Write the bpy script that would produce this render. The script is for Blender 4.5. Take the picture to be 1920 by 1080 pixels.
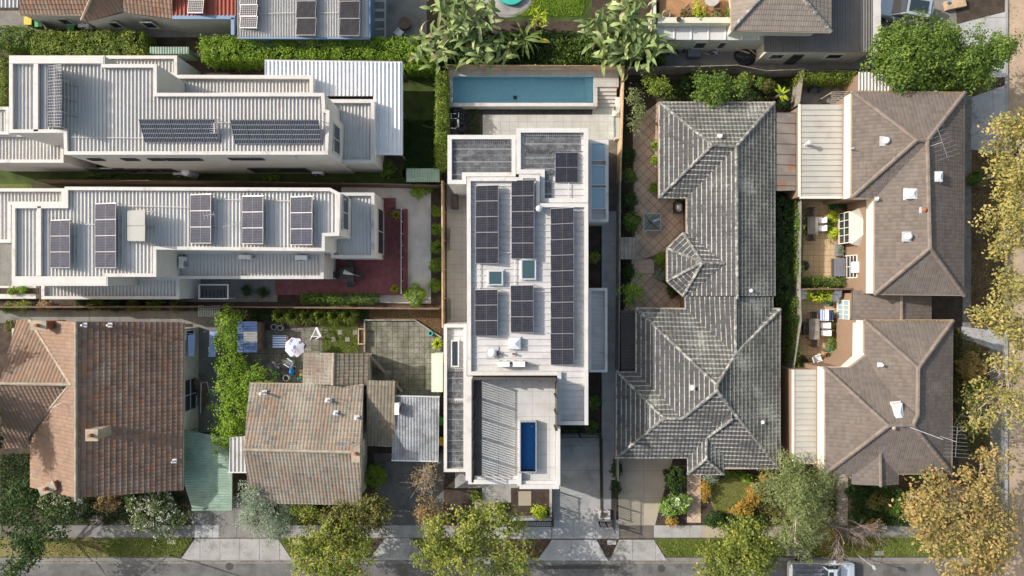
import bpy, bmesh, math, random
import numpy as np
from mathutils import Vector, Matrix
from mathutils.geometry import tessellate_polygon
R = math.radians
random.seed(7); rng = np.random.default_rng(7)
for o in list(bpy.data.objects): bpy.data.objects.remove(o)
SC = bpy.context.scene; COL = SC.collection

# ---------------------------------------------------------------- camera, sky, sun, exposure
CAMZ = 55.0; FPX = 1280.0            # straight-down drone view: height in metres, focal length in photo pixels
cam = bpy.data.cameras.new('camera'); co = bpy.data.objects.new('camera', cam); COL.objects.link(co)
co.location = (0, 0, CAMZ); cam.sensor_width = 36; cam.lens = 36*FPX/1920; cam.clip_end = 2000
SC.camera = co
SUN_EL = math.atan(1/1.52); SUN_AZ = math.atan2(-.953, .303)
w = bpy.data.worlds.new('World'); SC.world = w; w.use_nodes = True
sky = w.node_tree.nodes.new('ShaderNodeTexSky'); sky.sky_type = 'NISHITA'; sky.sun_disc = False
sky.sun_elevation = SUN_EL; sky.sun_rotation = SUN_AZ
bg = w.node_tree.nodes['Background']; bg.inputs[1].default_value = .125; sky.air_density = 1.6; sky.dust_density = 4.0; sky.ozone_density = 0
w.node_tree.links.new(sky.outputs[0], bg.inputs[0])
sl = bpy.data.lights.new('sun', 'SUN'); sl.energy = 3.6; sl.angle = R(.5); sl.color = (1, .965, .925)
so = bpy.data.objects.new('sun', sl); COL.objects.link(so)
sd = Vector((.953*math.cos(SUN_EL), -.303*math.cos(SUN_EL), -math.sin(SUN_EL)))
so.rotation_euler = sd.to_track_quat('-Z', 'Y').to_euler(); so.location = (-60, 20, 40)
vs = SC.view_settings; vs.view_transform = 'Standard'; vs.look = 'None'; vs.gamma = 1; vs.exposure = .42

# ---------------------------------------------------------------- helpers
def W(px, py, z=0.0):
    """a photo pixel seen at height z -> world point (straight-down camera)"""
    s = (CAMZ-z)/FPX
    return Vector(((px-960)*s, (540-py)*s, z))
def WP(pts, z): return [W(p[0], p[1], p[2] if len(p) > 2 else z) for p in pts]
LOC = {}
def wl(o): return LOC.get(o.name, Vector((0, 0, 0))) if o else Vector((0, 0, 0))
def tag(o, label=None, cat=None, group=None, kind=None):
    if label: o['label'] = label
    if cat: o['category'] = cat
    if group: o['group'] = group
    if kind: o['kind'] = kind
    return o
def thing(name, label, cat, loc, group=None, rz=0):
    o = bpy.data.objects.new(name, None); COL.objects.link(o); o.empty_display_size = .2
    o.location = loc; o.rotation_euler = (0, 0, rz); LOC[o.name] = Vector(loc)
    return tag(o, label, cat, group)
def link(name, me, parent=None, loc=None, rot=None):
    o = bpy.data.objects.new(name, me); COL.objects.link(o)
    if parent: o.parent = parent
    if loc is not None: o.location = Vector(loc)-wl(parent)
    if rot is not None: o.rotation_euler = rot
    LOC[o.name] = wl(parent) if loc is None else Vector(loc)
    return o
def mk_mesh(name, v, f, m=None, uv=None, smooth=False):
    me = bpy.data.meshes.new(name); me.from_pydata([tuple(p) for p in v], [], f)
    if uv is not None:
        l = me.uv_layers.new(name='UVMap'); l.data.foreach_set('uv', np.asarray(uv, dtype=np.float32).ravel())
    if m: me.materials.append(m)
    if smooth: me.polygons.foreach_set('use_smooth', [True]*len(me.polygons))
    me.update(); return me
class MB:
    def __init__(s): s.v = []; s.f = []
    def add(s, v, f):
        b = len(s.v); s.v += [Vector(p) for p in v]; s.f += [[i+b for i in q] for q in f]; return s
    def box(s, c, d, rz=0, M=None):
        c = Vector(c); x, y, z = d[0]/2, d[1]/2, d[2]/2
        v = [Vector(p) for p in [(-x,-y,-z),(x,-y,-z),(x,y,-z),(-x,y,-z),(-x,-y,z),(x,-y,z),(x,y,z),(-x,y,z)]]
        rm = M if M else Matrix.Rotation(rz, 3, 'Z')
        return s.add([rm@p+c for p in v], [(0,3,2,1),(4,5,6,7),(0,1,5,4),(1,2,6,5),(2,3,7,6),(3,0,4,7)])
    def beam(s, p, q, w, h):
        p, q = Vector(p), Vector(q); d = q-p; L = d.length
        if L < 1e-5: return s
        x = d/L; up = Vector((0,0,1)) if abs(x.z) < .95 else Vector((0,1,0))
        y = up.cross(x).normalized(); zz = x.cross(y)
        return s.box((p+q)/2, (L, w, h), M=Matrix((x, y, zz)).transposed())
    def prism(s, pts, z0, z1, bottom=True):
        n = len(pts); v = [(p[0], p[1], z0) for p in pts]+[(p[0], p[1], z1) for p in pts]
        f = [[i, (i+1) % n, n+(i+1) % n, n+i] for i in range(n)]+[list(range(n, 2*n))]
        if bottom: f.append(list(range(n))[::-1])
        return s.add(v, f)
    def walls(s, pts, z0, z1):
        n = len(pts); v = [(p[0], p[1], z0) for p in pts]+[(p[0], p[1], z1) for p in pts]
        return s.add(v, [[i, (i+1) % n, n+(i+1) % n, n+i] for i in range(n)])
    def poly(s, pts): return s.add(pts, [list(range(len(pts)))])
    def ring(s, a, b, z0, z1):
        n = len(a); v = [(p[0],p[1],z0) for p in a]+[(p[0],p[1],z1) for p in a]+[(p[0],p[1],z0) for p in b]+[(p[0],p[1],z1) for p in b]
        f = []
        for i in range(n):
            j = (i+1) % n
            f += [[i,j,n+j,n+i], [2*n+j,2*n+i,3*n+i,3*n+j], [n+i,n+j,3*n+j,3*n+i], [j,i,2*n+i,2*n+j]]
        return s.add(v, f)
    def tube(s, pts, rad, n=6, cap=True):
        pts = [Vector(p) for p in pts]; m = len(pts)
        if not hasattr(rad, '__len__'): rad = [rad]*m
        v = []; f = []
        for i, p in enumerate(pts):
            d = (pts[min(i+1, m-1)]-pts[max(i-1, 0)]).normalized()
            a = d.orthogonal().normalized() if abs(d.z) > .98 or abs(d.z) < .02 else Vector((0,0,1)).cross(d).normalized()
            b = d.cross(a)
            v += [p+(a*math.cos(2*math.pi*k/n)+b*math.sin(2*math.pi*k/n))*rad[i] for k in range(n)]
        for i in range(m-1):
            f += [[i*n+k, i*n+(k+1) % n, (i+1)*n+(k+1) % n, (i+1)*n+k] for k in range(n)]
        if cap: f += [list(range(n))[::-1], [(m-1)*n+k for k in range(n)]]
        return s.add(v, f)
    def cyl(s, c, r, h, n=14, r2=None):
        c = Vector(c); return s.tube([c, c+Vector((0,0,h))], [r, r if r2 is None else r2], n)
    def dome(s, c, rx, ry, rz, n=12, m=5, jit=0):
        c = Vector(c); v = []; f = []
        for i in range(m):
            a = i/m*math.pi/2
            for k in range(n):
                b = 2*math.pi*k/n; j = 1+random.uniform(-jit, jit)
                v.append(c+Vector((rx*math.cos(a)*math.cos(b)*j, ry*math.cos(a)*math.sin(b)*j, rz*math.sin(a)*j)))
        v.append(c+Vector((0,0,rz)))
        for i in range(m-1): f += [[i*n+k, i*n+(k+1) % n, (i+1)*n+(k+1) % n, (i+1)*n+k] for k in range(n)]
        f += [[(m-1)*n+k, (m-1)*n+(k+1) % n, m*n] for k in range(n)]
        return s.add(v, f)
    def build(s, name, m, parent=None, smooth=False, kind=None, label=None):
        l = wl(parent); o = link(name, mk_mesh(name, [p-l for p in s.v], s.f, m, smooth=smooth), parent)
        return tag(o, label, kind=kind)
    def solo(s, name, m, label, cat, group=None, smooth=False, kind=None):
        c = Vector((sum(p.x for p in s.v)/len(s.v), sum(p.y for p in s.v)/len(s.v), min(p.z for p in s.v)))
        o = link(name, mk_mesh(name, [p-c for p in s.v], s.f, m, smooth=smooth), None, c)
        return tag(o, label, cat, group, kind)
def area2(p): return sum(p[i][0]*p[(i+1) % len(p)][1]-p[(i+1) % len(p)][0]*p[i][1] for i in range(len(p)))/2
def ccw(p): return list(p) if area2(p) > 0 else list(p)[::-1]
def inset(p, d):
    p = [Vector((q[0], q[1])) for q in ccw(p)]; n = len(p); out = []
    for i in range(n):
        a = (p[i]-p[i-1]).normalized(); b = (p[(i+1) % n]-p[i]).normalized()
        na = Vector((-a.y, a.x)); nb = Vector((-b.y, b.x)); k = 1+na.dot(nb)
        out.append(p[i]+(na+nb)*(d/max(k, .3)))
    return out
def clip2(sub, clip):
    """convex clip of a polygon (Sutherland-Hodgman), clip is ccw"""
    for i in range(len(clip)):
        a = clip[i]; b = clip[(i+1) % len(clip)]; ex, ey = b[0]-a[0], b[1]-a[1]; out = []
        side = lambda q: ex*(q[1]-a[1])-ey*(q[0]-a[0])
        for k in range(len(sub)):
            p, q = sub[k], sub[(k+1) % len(sub)]; sp, sq = side(p), side(q)
            if sp >= 0: out.append(p)
            if sp*sq < 0: t = sp/(sp-sq); out.append((p[0]+(q[0]-p[0])*t, p[1]+(q[1]-p[1])*t))
        sub = out
        if len(sub) < 3: return []
    return sub

# ---------------------------------------------------------------- materials
def sock(nt, v, inp):
    if v is None: return
    if isinstance(v, bpy.types.NodeSocket): nt.links.new(v, inp)
    elif hasattr(v, '__len__') and len(v) == 3 and inp.type == 'RGBA': inp.default_value = (*v, 1)
    else: inp.default_value = v
class NT:
    def __init__(s, name):
        s.m = bpy.data.materials.new(name); s.m.use_nodes = True; s.nt = s.m.node_tree
        s.b = s.nt.nodes['Principled BSDF']; s.out = s.nt.nodes['Material Output']
    def n(s, t, ins=None, **kw):
        o = s.nt.nodes.new('ShaderNode'+t)
        for k, v in kw.items(): setattr(o, k, v)
        for k, v in (ins or {}).items(): sock(s.nt, v, o.inputs[k])
        return o
    def math(s, op, a, b=None, c=None):
        o = s.n('Math', operation=op)
        for i, v in enumerate((a, b, c)): sock(s.nt, v, o.inputs[i])
        return o.outputs[0]
    def mix(s, f, a, b, bt='MIX'):
        o = s.n('Mix', data_type='RGBA', blend_type=bt); sock(s.nt, f, o.inputs[0]); sock(s.nt, a, o.inputs[6]); sock(s.nt, b, o.inputs[7]); return o.outputs[2]
    def obj(s): return s.n('TexCoord').outputs['Object']
    def geo(s): return s.n('NewGeometry').outputs['Position']
    def noise(s, scale, det=3, vec=None, rough=.6):
        return s.n('TexNoise', {'Vector': vec if vec is not None else s.geo(), 'Scale': scale, 'Detail': det, 'Roughness': rough}).outputs[0]
    def ramp(s, f, stops, interp='LINEAR'):
        o = s.n('ValToRGB'); r = o.color_ramp; r.interpolation = interp
        while len(r.elements) < len(stops): r.elements.new(.5)
        for e, (p, c) in zip(r.elements, stops): e.position = p; e.color = (*c, 1) if len(c) == 3 else c
        sock(s.nt, f, o.inputs[0]); return o.outputs[0]
    def step(s, f, a, b):
        o = s.n('MapRange', {0: f, 1: a, 2: b}, interpolation_type='SMOOTHSTEP'); return o.outputs[0]
    def bump(s, h, st=.3, d=.02): sock(s.nt, s.n('Bump', {'Strength': st, 'Distance': d, 'Height': h}).outputs[0], s.b.inputs['Normal'])
    def fin(s, col, rough=.8, metal=0, spec=.3):
        sock(s.nt, col, s.b.inputs['Base Color']); sock(s.nt, rough, s.b.inputs['Roughness']); s.b.inputs['Metallic'].default_value = metal
        s.b.inputs['Specular IOR Level'].default_value = spec; return s.m
def sc(c, k): return tuple(min(1, x*k) for x in c)
def MAT(name, c, rough=.75, var=.25, scale=1.5, fine=14, metal=0, spec=.3, stain=None, st=(.55,.75), bump=.15, crack=0):
    """plain surface: broad and fine mottling, optional stains"""
    t = NT(name); a = t.noise(scale, 4); b = t.noise(fine, 3)
    col = t.mix(t.step(a, .3, .7), sc(c, 1-var), sc(c, 1+var*.6))
    col = t.mix(t.step(b, .35, .7), col, t.mix(.5, col, sc(c, 1-var*1.3)))
    if stain: col = t.mix(t.math('MULTIPLY', t.step(t.noise(scale*.6+.21, 6), *st), .8), col, stain)
    if crack:
        wv = t.n('VectorMath', {0: t.geo(), 1: t.n('TexNoise', {'Vector': t.geo(), 'Scale': 1.2, 'Detail': 4}).outputs[1]}, operation='ADD').outputs[0]
        vd = t.n('TexVoronoi', {'Vector': wv, 'Scale': crack}, feature='DISTANCE_TO_EDGE').outputs[0]
        col = t.mix(t.math('MULTIPLY', t.math('LESS_THAN', vd, .008), .4), col, sc(c, .4))
    if bump: t.bump(b, bump)
    return t.fin(col, rough, metal, spec)
def TILE(name, cols, lichen, amt, edge=.5, grime=(.06,.055,.05), rough=.9):
    """roof tiles: a colour for each tile (from its course and column), lichen that likes the lower edge of a tile"""
    t = NT(name); uv = t.n('UVMap', uv_map='UVMap').outputs[0]
    fl = t.n('VectorMath', {0: uv}, operation='FLOOR').outputs[0]; fr = t.n('VectorMath', {0: uv}, operation='FRACTION').outputs[0]
    rn = t.n('TexWhiteNoise', {'Vector': fl}, noise_dimensions='2D').outputs[0]
    n = len(cols); c = t.ramp(rn, [(i/n, cols[i]) for i in range(n)], 'CONSTANT')
    c = t.mix(t.math('MULTIPLY', t.step(t.noise(.5, 5), .42, .72), .4), c, grime)
    yy = t.n('SeparateXYZ', {0: fr}).outputs[1]
    low = t.math('SUBTRACT', 1, t.step(yy, .0, .3))
    ln = t.math('ADD', t.noise(11, 5, None, .75), t.math('MULTIPLY', t.noise(.45, 5), 1.0))
    rn2 = t.n('TexWhiteNoise', {'Vector': t.n('VectorMath', {0: fl, 1: (7.3,3.1,0)}, operation='ADD').outputs[0]}, noise_dimensions='2D').outputs[0]
    ln = t.math('ADD', ln, t.math('MULTIPLY', t.math('MULTIPLY', low, t.math('ADD', t.math('MULTIPLY', rn2, .6), .55)), edge))
    mask = t.step(ln, 1.36-amt, 1.62-amt)
    c = t.mix(t.math('MULTIPLY', mask, .85), c, lichen)
    c = t.mix(t.math('MULTIPLY', t.noise(30, 2), .35), c, grime)
    t.bump(t.noise(25, 3), .2)
    return t.fin(c, rough, 0, .15)
def LEAF(name, stops, trans=.35):
    t = NT(name); uv = t.n('SeparateXYZ', {0: t.n('UVMap', uv_map='UVMap').outputs[0]})
    stops = [(p, tuple(min(.85, x*1.48) for x in q)) for p, q in stops]
    c = t.ramp(t.math('ADD', t.math('MULTIPLY', uv.outputs[0], .55), t.math('MULTIPLY', uv.outputs[1], .45)), stops)
    d = t.n('BsdfPrincipled', {'Base Color': c, 'Roughness': .55, 'Specular IOR Level': .25})
    tr = t.n('BsdfTranslucent', {'Color': t.mix(1, c, (1.0,1.0,.45), 'MULTIPLY')})
    mx = t.n('MixShader', {0: trans, 1: d.outputs[0], 2: tr.outputs[0]}); t.nt.links.new(mx.outputs[0], t.out.inputs[0]); return t.m
M = {}
M['asphalt'] = MAT('asphalt', (.16,.155,.15), .9, .3, .7, 30, stain=(.09,.085,.08), st=(.5,.66), crack=.28)
M['roadtan'] = MAT('concrete_road', (.47,.35,.245), .9, .18, .5, 25, stain=(.3,.24,.18))
M['soil'] = MAT('soil', (.075,.055,.042), .95, .4, 1.5, 18, bump=.6)
M['mulch'] = MAT('mulch', (.13,.075,.05), .95, .5, 2, 30, stain=(.25,.17,.11), bump=.8)
M['leaflitter'] = MAT('leaf_litter', (.13,.085,.045), .95, .5, 1.2, 20, stain=(.2,.15,.05), bump=.8)
M['grassbase'] = MAT('grass_base', (.11,.13,.03), .95, .4, .8, 20, stain=(.2,.15,.07), bump=.6)
M['lawn_pale'] = MAT('dry_lawn', (.2,.18,.065), .95, .3, .8, 20, stain=(.26,.2,.1), bump=.5)
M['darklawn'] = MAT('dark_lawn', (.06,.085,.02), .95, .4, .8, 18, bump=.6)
M['conc'] = MAT('concrete', (.37,.36,.34), .9, .18, .8, 18, stain=(.22,.21,.2), st=(.5,.68))
M['conc2'] = MAT('new_concrete', (.43,.425,.42), .9, .15, .8, 18, stain=(.29,.29,.285), st=(.5,.7))
M['concdark'] = MAT('old_concrete', (.24,.23,.21), .9, .25, .6, 14, stain=(.13,.12,.1), crack=.3)
M['conctan'] = MAT('tan_concrete', (.4,.34,.26), .9, .15, .5, 18, stain=(.28,.24,.19))
M['gravel'] = MAT('gravel', (.6,.57,.53), .95, .22, .8, 26, bump=1)
M['pebble'] = MAT('pebble', (.05,.05,.055), .7, .5, 3, 22, bump=1)
M['ptile'] = MAT('stone_tile', (.47,.45,.41), .7, .14, .9, 9, stain=(.37,.35,.315))
M['ttile'] = MAT('terrace_tile', (.5,.49,.465), .7, .12, .9, 9, stain=(.4,.39,.37))
M['darktile'] = MAT('grey_paving', (.4,.37,.33), .7, .1, .9, 9)
M['joint'] = MAT('joint', (.15,.13,.11), .95)
M['jointdark'] = MAT('mossy_joint', (.085,.1,.045), .95, .5, 1.5)
M['brickpave'] = MAT('terracotta_paver', (.55,.42,.31), .85, .22, .9, 10, stain=(.33,.25,.18))
M['sandpave'] = MAT('sandstone_paver', (.55,.4,.23), .85, .18, .7, 10, stain=(.42,.31,.19))
M['oldpave'] = MAT('old_paver', (.25,.235,.195), .9, .45, 1.1, 9, stain=(.12,.125,.08), st=(.48,.64))
M['render'] = MAT('white_render', (.6,.58,.55), .8, .06, .8, 10, stain=(.5,.46,.4))
M['rendergrey'] = MAT('grey_render', (.5,.48,.45), .8, .08, .8, 10)
M['coping'] = MAT('coping', (.58,.558,.53), .6, .08, 1.3, 10, stain=(.34,.29,.24), st=(.56,.74))
M['white'] = MAT('white_coping', (.6,.585,.565), .55, .08, 1.4, 10, stain=(.42,.39,.35), st=(.55,.74))
M['cream'] = MAT('cream_paint', (.74,.67,.56), .7, .04, .6, 8)
M['creamwall'] = MAT('cream_wall', (.6,.58,.47), .8, .08, .8, 8, stain=(.4,.38,.3))
M['metal_a'] = MAT('roof_sheet_beige', (.6,.58,.55), .5, .06, .6, 6, stain=(.45,.41,.37), spec=.5)
M['metal_b'] = MAT('roof_sheet_cream', (.64,.62,.59), .5, .06, .6, 6, stain=(.5,.46,.42), spec=.5)
M['metal_w'] = MAT('roof_sheet_white', (.76,.77,.78), .4, .06, .8, 7, stain=(.6,.61,.62), st=(.55,.75), spec=.5)
M['metal_e'] = MAT('roof_sheet_pale', (.56,.545,.535), .45, .09, 1.1, 7, spec=.4, stain=(.43,.405,.38), st=(.5,.72))
M['metal_grey'] = MAT('roof_sheet_grey', (.2,.19,.18), .5, .12, .6, 5, spec=.5)
M['metal_pale'] = MAT('roof_sheet_bluegrey', (.55,.55,.54), .5, .06, .6, 6)
M['metal_red'] = MAT('roof_sheet_red', (.42,.12,.075), .5, .12, .6, 6)
M['metal_green'] = MAT('roof_sheet_green', (.25,.345,.265), .6, .2, .9, 6, stain=(.15,.19,.14), st=(.5,.7))
M['metal_ltgreen'] = MAT('roof_sheet_mint', (.6,.72,.5), .6, .06, .7, 6)
M['metal_zinc'] = MAT('corrugated_zinc', (.3,.315,.335), .4, .35, 1.2, 6, .2, stain=(.13,.13,.13), st=(.5,.65))
M['metal_blue'] = MAT('roof_sheet_blue', (.09,.14,.27), .5, .1)
M['metal_tan'] = MAT('roof_sheet_tan', (.42,.41,.375), .6, .08, .8, 6, stain=(.34,.31,.26))
M['bluepaint'] = MAT('blue_paint', (.2,.28,.42), .6, .08)
M['rusty'] = MAT('rusty_sheet', (.26,.225,.2), .7, .25, .8, 9, stain=(.3,.16,.09), st=(.58,.68))
M['brick'] = None
M['timber'] = MAT('grey_timber', (.3,.27,.23), .9, .3, 1.5, 20)
M['timbertan'] = MAT('tan_timber', (.55,.4,.25), .85, .25, 2, 20)
M['timberbrown'] = MAT('brown_timber', (.2,.13,.095), .9, .3, 1.5, 20)
M['deck'] = MAT('burgundy_deck', (.2,.062,.066), .6, .25, 2.5, 12, stain=(.26,.12,.11), st=(.55,.75))
M['deckwood'] = MAT('timber_deck', (.42,.23,.11), .7, .25, 2, 16)
M['steel'] = MAT('steel', (.6,.6,.6), .35, .1, 2, 10, .7)
M['panelframe'] = MAT('panel_frame', (.22,.22,.225), .4, .08, 2, 10, .4)
M['alu'] = MAT('aluminium', (.42,.42,.43), .35, .05, 2, 10, .6)
M['black'] = MAT('black_plastic', (.025,.025,.028), .5, .3, 3, 12)
M['mat'] = MAT('pool_heating_rubber', (.17,.172,.175), .45, .5, 2.5, 7, spec=.5, stain=(.3,.3,.3), st=(.55,.7))
M['charcoal'] = MAT('charcoal_paint', (.07,.065,.06), .6, .15)
M['whiteplastic'] = MAT('white_plastic', (.78,.78,.76), .5, .04)
M['terracotta'] = MAT('terracotta', (.42,.15,.065), .85, .25, 2, 10)
M['chimney'] = MAT('chimney_brick', (.38,.16,.09), .9, .3, 3, 12)
M['lead'] = MAT('lead_flashing', (.52,.53,.55), .6, .15)
M['galv'] = MAT('galvanised', (.65,.66,.66), .4, .1, 2, 8, .4)
M['bark'] = MAT('bark', (.2,.165,.13), .95, .4, 3, 12, bump=.8)
M['twig'] = MAT('pinkish_twig', (.36,.27,.24), .9, .3, 3, 12)
M['palebark'] = MAT('pale_bark', (.46,.4,.33), .9, .3, 3, 12, bump=.6)
M['green'] = MAT('green_plastic', (.05,.36,.08), .5, .1)
M['yellow'] = MAT('yellow_plastic', (.75,.5,.03), .5, .1)
M['bluetoy'] = MAT('blue_plastic', (.02,.22,.6), .4, .1)
M['navy'] = MAT('navy_cloth', (.03,.04,.09), .9, .2)
M['paleblue'] = MAT('pale_blue_cloth', (.4,.5,.8), .9, .1)
M['whitecloth'] = MAT('white_cloth', (.8,.8,.8), .9, .05)
M['tarp'] = MAT('dark_tarp', (.035,.045,.055), .45, .5, 3, 6, bump=1)
M['turquoise'] = MAT('turquoise_plastic', (.05,.42,.36), .5, .1)
M['greymesh'] = MAT('grey_fabric', (.18,.19,.22), .9, .15)
M['carpaint'] = MAT('silver_paint', (.6,.63,.68), .25, .03, 1, 4, .5, .6, bump=0)
M['carwhite'] = MAT('pale_paint', (.72,.76,.8), .25, .03, 1, 4, .3, .6, bump=0)
M['tyre'] = MAT('tyre', (.02,.02,.02), .9, .2)
def glassmat(name, c, rough=.04):
    t = NT(name); t.b.inputs['IOR'].default_value = 1.5; return t.fin(c, rough, 0, .6)
M['glass'] = glassmat('dark_glass', (.03,.04,.05)); M['skyglass'] = glassmat('skylight_glass', (.045,.085,.095))
M['blueglass'] = glassmat('pale_glass', (.3,.42,.5)); M['acrylic'] = glassmat('acrylic_dome', (.75,.8,.82), .2)
def clearglass():
    t = NT('clear_glass'); tr = t.n('BsdfTransparent', {'Color': (.8,.9,.88)}); g = t.n('BsdfGlossy', {'Roughness': .05})
    f = t.n('Fresnel', {'IOR': 1.5}); mx = t.n('MixShader', {0: f.outputs[0], 1: tr.outputs[0], 2: g.outputs[0]})
    t.nt.links.new(mx.outputs[0], t.out.inputs[0]); return t.m
M['clear'] = clearglass()
def watermat(name, col):
    t = NT(name); tr = t.n('BsdfTransparent', {'Color': col}); bp = t.n('Bump', {'Strength': .6, 'Distance': .05, 'Height': t.noise(6, 4)})
    g = t.n('BsdfGlossy', {'Roughness': .06, 'Normal': bp.outputs[0]}); f = t.n('Fresnel', {'IOR': 1.33, 'Normal': bp.outputs[0]})
    mx = t.n('MixShader', {0: f.outputs[0], 1: tr.outputs[0], 2: g.outputs[0]}); t.nt.links.new(mx.outputs[0], t.out.inputs[0]); return t.m
M['water'] = watermat('pool_water', (.72,.9,.95)); M['waterdeep'] = watermat('plunge_water', (.42,.66,.88))
def mosaic(name, a, b, s):
    t = NT(name); v = t.n('TexVoronoi', {'Vector': t.geo(), 'Scale': s}).outputs[1]; h = t.n('SeparateColor', {0: v}).outputs[0]
    return t.fin(t.mix(h, a, b), .6)
M['poolshell'] = mosaic('pool_mosaic', (.5,.68,.7), (.62,.77,.78), 14); M['plungeshell'] = mosaic('plunge_mosaic', (.09,.27,.46), (.14,.35,.56), 14)
def brickmat():
    t = NT('brick_wall'); p = t.n('SeparateXYZ', {0: t.geo()}); v = t.n('CombineXYZ', {0: t.math('ADD', p.outputs[0], p.outputs[1]), 1: p.outputs[2]}).outputs[0]
    b = t.n('TexBrick', {'Vector': v, 'Scale': 1, 'Color1': (.36,.2,.115), 'Color2': (.28,.16,.1), 'Mortar': (.2,.165,.13), 'Mortar Size': .02, 'Brick Width': .24, 'Row Height': .086})
    t.bump(b.outputs[1], -.3, .01); return t.fin(b.outputs[0], .9)
M['brick'] = brickmat()
def cellmat(name, base, line, nu, nv, lw=.05, mid=True):
    """solar glass: cell grid from the panel's own coordinates"""
    t = NT(name); s = t.n('SeparateXYZ', {0: t.n('UVMap', uv_map='UVMap').outputs[0]})
    def ln(x, n, wd): return t.math('LESS_THAN', t.math('ABSOLUTE', t.math('SUBTRACT', t.math('FRACT', t.math('MULTIPLY', x, n)), .5)), .5) if 0 else t.math('GREATER_THAN', t.math('ABSOLUTE', t.math('SUBTRACT', t.math('FRACT', t.math('MULTIPLY', x, n)), .5)), .5-wd/2)
    g = t.math('MAXIMUM', ln(s.outputs[0], nu, lw*1.3), ln(s.outputs[1], nv, lw))
    if mid: g = t.math('MAXIMUM', g, t.math('LESS_THAN', t.math('ABSOLUTE', t.math('SUBTRACT', s.outputs[0], .5)), .016))
    c = t.mix(g, t.mix(t.step(t.noise(2.5, 3), .3, .7), base, sc(base, 1.7)), line); return t.fin(c, .05, 0, .15)
M['cell'] = cellmat('solar_cells', (.016,.017,.026), (.075,.075,.08), 12, 6, .07)
M['cellold'] = cellmat('old_solar_cells', (.02,.024,.038), (.36,.37,.39), 8, 5, .11, False)
M['cellblue'] = cellmat('blue_solar_cells', (.024,.03,.052), (.12,.13,.16), 12, 6, .06)
M['cellblack'] = cellmat('black_solar_cells', (.02,.021,.026), (.045,.045,.05), 12, 6, .06, False)
M['absorber'] = MAT('solar_absorber', (.26,.27,.265), .6, .08, 1, 8, spec=.5)
M['t_terra'] = TILE('terracotta_tiles', [(.3,.175,.12),(.26,.15,.105),(.33,.2,.14),(.28,.18,.13),(.22,.14,.105),(.31,.21,.155),(.34,.17,.1),(.25,.18,.14),(.29,.19,.14),(.24,.165,.125)], (.42,.37,.29), .26, .12, (.13,.095,.075))
M['t_pink'] = TILE('pale_terracotta_tiles', [(.3,.2,.145),(.275,.18,.13),(.325,.22,.16),(.29,.195,.135),(.235,.165,.125),(.315,.19,.125),(.27,.19,.147)], (.37,.31,.25), .24, .08, (.2,.145,.11))
M['t_mix'] = TILE('weathered_mixed_tiles', [(.25,.215,.17),(.3,.205,.15),(.22,.2,.165),(.27,.225,.18),(.31,.225,.165),(.17,.155,.14),(.28,.175,.125),(.26,.23,.195),(.23,.2,.165)], (.4,.375,.31), .38, .2, (.13,.11,.09))
M['t_lichen'] = TILE('lichen_covered_dark_tiles', [(.085,.083,.085),(.098,.096,.096),(.074,.073,.075),(.108,.106,.104),(.09,.088,.089)], (.62,.61,.56), .19, .6, (.095,.095,.09))
M['t_lichen_b'] = TILE('dense_lichen_tiles', [(.095,.094,.088),(.115,.114,.105),(.085,.084,.08),(.125,.123,.113)], (.47,.465,.405), .34, .5, (.11,.11,.1))  # duller lichen covering more of each tile, for the top and right slopes
M['t_brown'] = TILE('brown_tiles', [(.18,.153,.135),(.16,.138,.122),(.2,.168,.147),(.174,.15,.136),(.188,.156,.133),(.15,.127,.112)], (.3,.255,.21), .24, .1, (.12,.1,.088))
M['t_grey'] = TILE('grey_brown_tiles', [(.27,.23,.2),(.25,.215,.185),(.29,.25,.215)], (.3,.25,.2), .05, .1, (.19,.16,.14))
M['t_moss'] = TILE('mossy_tiles', [(.22,.2,.15),(.26,.22,.17),(.2,.17,.13),(.3,.22,.16)], (.36,.35,.26), .25, .2, (.1,.095,.07))
M['capgrey'] = MAT('ridge_cap_grey', (.22,.217,.205), .9, .45, 4, 12, stain=(.5,.485,.42), st=(.5,.62)); M['capbrown'] = MAT('ridge_cap_brown', (.225,.185,.158), .9, .25, 2, 10, stain=(.15,.13,.11))
M['captan'] = MAT('ridge_cap_tan', (.42,.36,.28), .9, .3, 2, 8)
M['gutter'] = MAT('gutter', (.42,.33,.26), .6, .1)
# foliage
G = lambda *s: list(s)
M['l_green'] = LEAF('leaves_green', [(0,(.03,.06,.012)),(.45,(.08,.135,.022)),(.8,(.14,.2,.035)),(1,(.24,.28,.06))])
M['l_bright'] = LEAF('leaves_bright', [(0,(.06,.12,.012)),(.5,(.14,.23,.02)),(1,(.28,.35,.04))])
M['l_yellow'] = LEAF('leaves_yellow_green', [(0,(.05,.07,.018)),(.4,(.13,.165,.03)),(.75,(.235,.25,.05)),(.93,(.36,.31,.06)),(1,(.42,.27,.05))])
M['l_plane'] = LEAF('leaves_autumn_plane', [(0,(.1,.1,.035)),(.35,(.2,.19,.065)),(.65,(.31,.27,.09)),(.85,(.4,.32,.11)),(1,(.38,.22,.08))])
M['l_orange'] = LEAF('leaves_autumn_rust', [(0,(.11,.1,.035)),(.35,(.21,.18,.065)),(.65,(.33,.255,.1)),(.85,(.38,.24,.1)),(1,(.33,.13,.06))])
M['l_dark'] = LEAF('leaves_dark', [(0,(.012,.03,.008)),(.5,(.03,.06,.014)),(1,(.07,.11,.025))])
M['l_grey'] = LEAF('leaves_grey_green', [(0,(.08,.1,.035)),(.5,(.155,.185,.07)),(1,(.25,.27,.13))])
M['l_silver'] = LEAF('leaves_silver_conifer', [(0,(.09,.12,.08)),(.5,(.2,.245,.18)),(1,(.34,.39,.3))])
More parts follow.
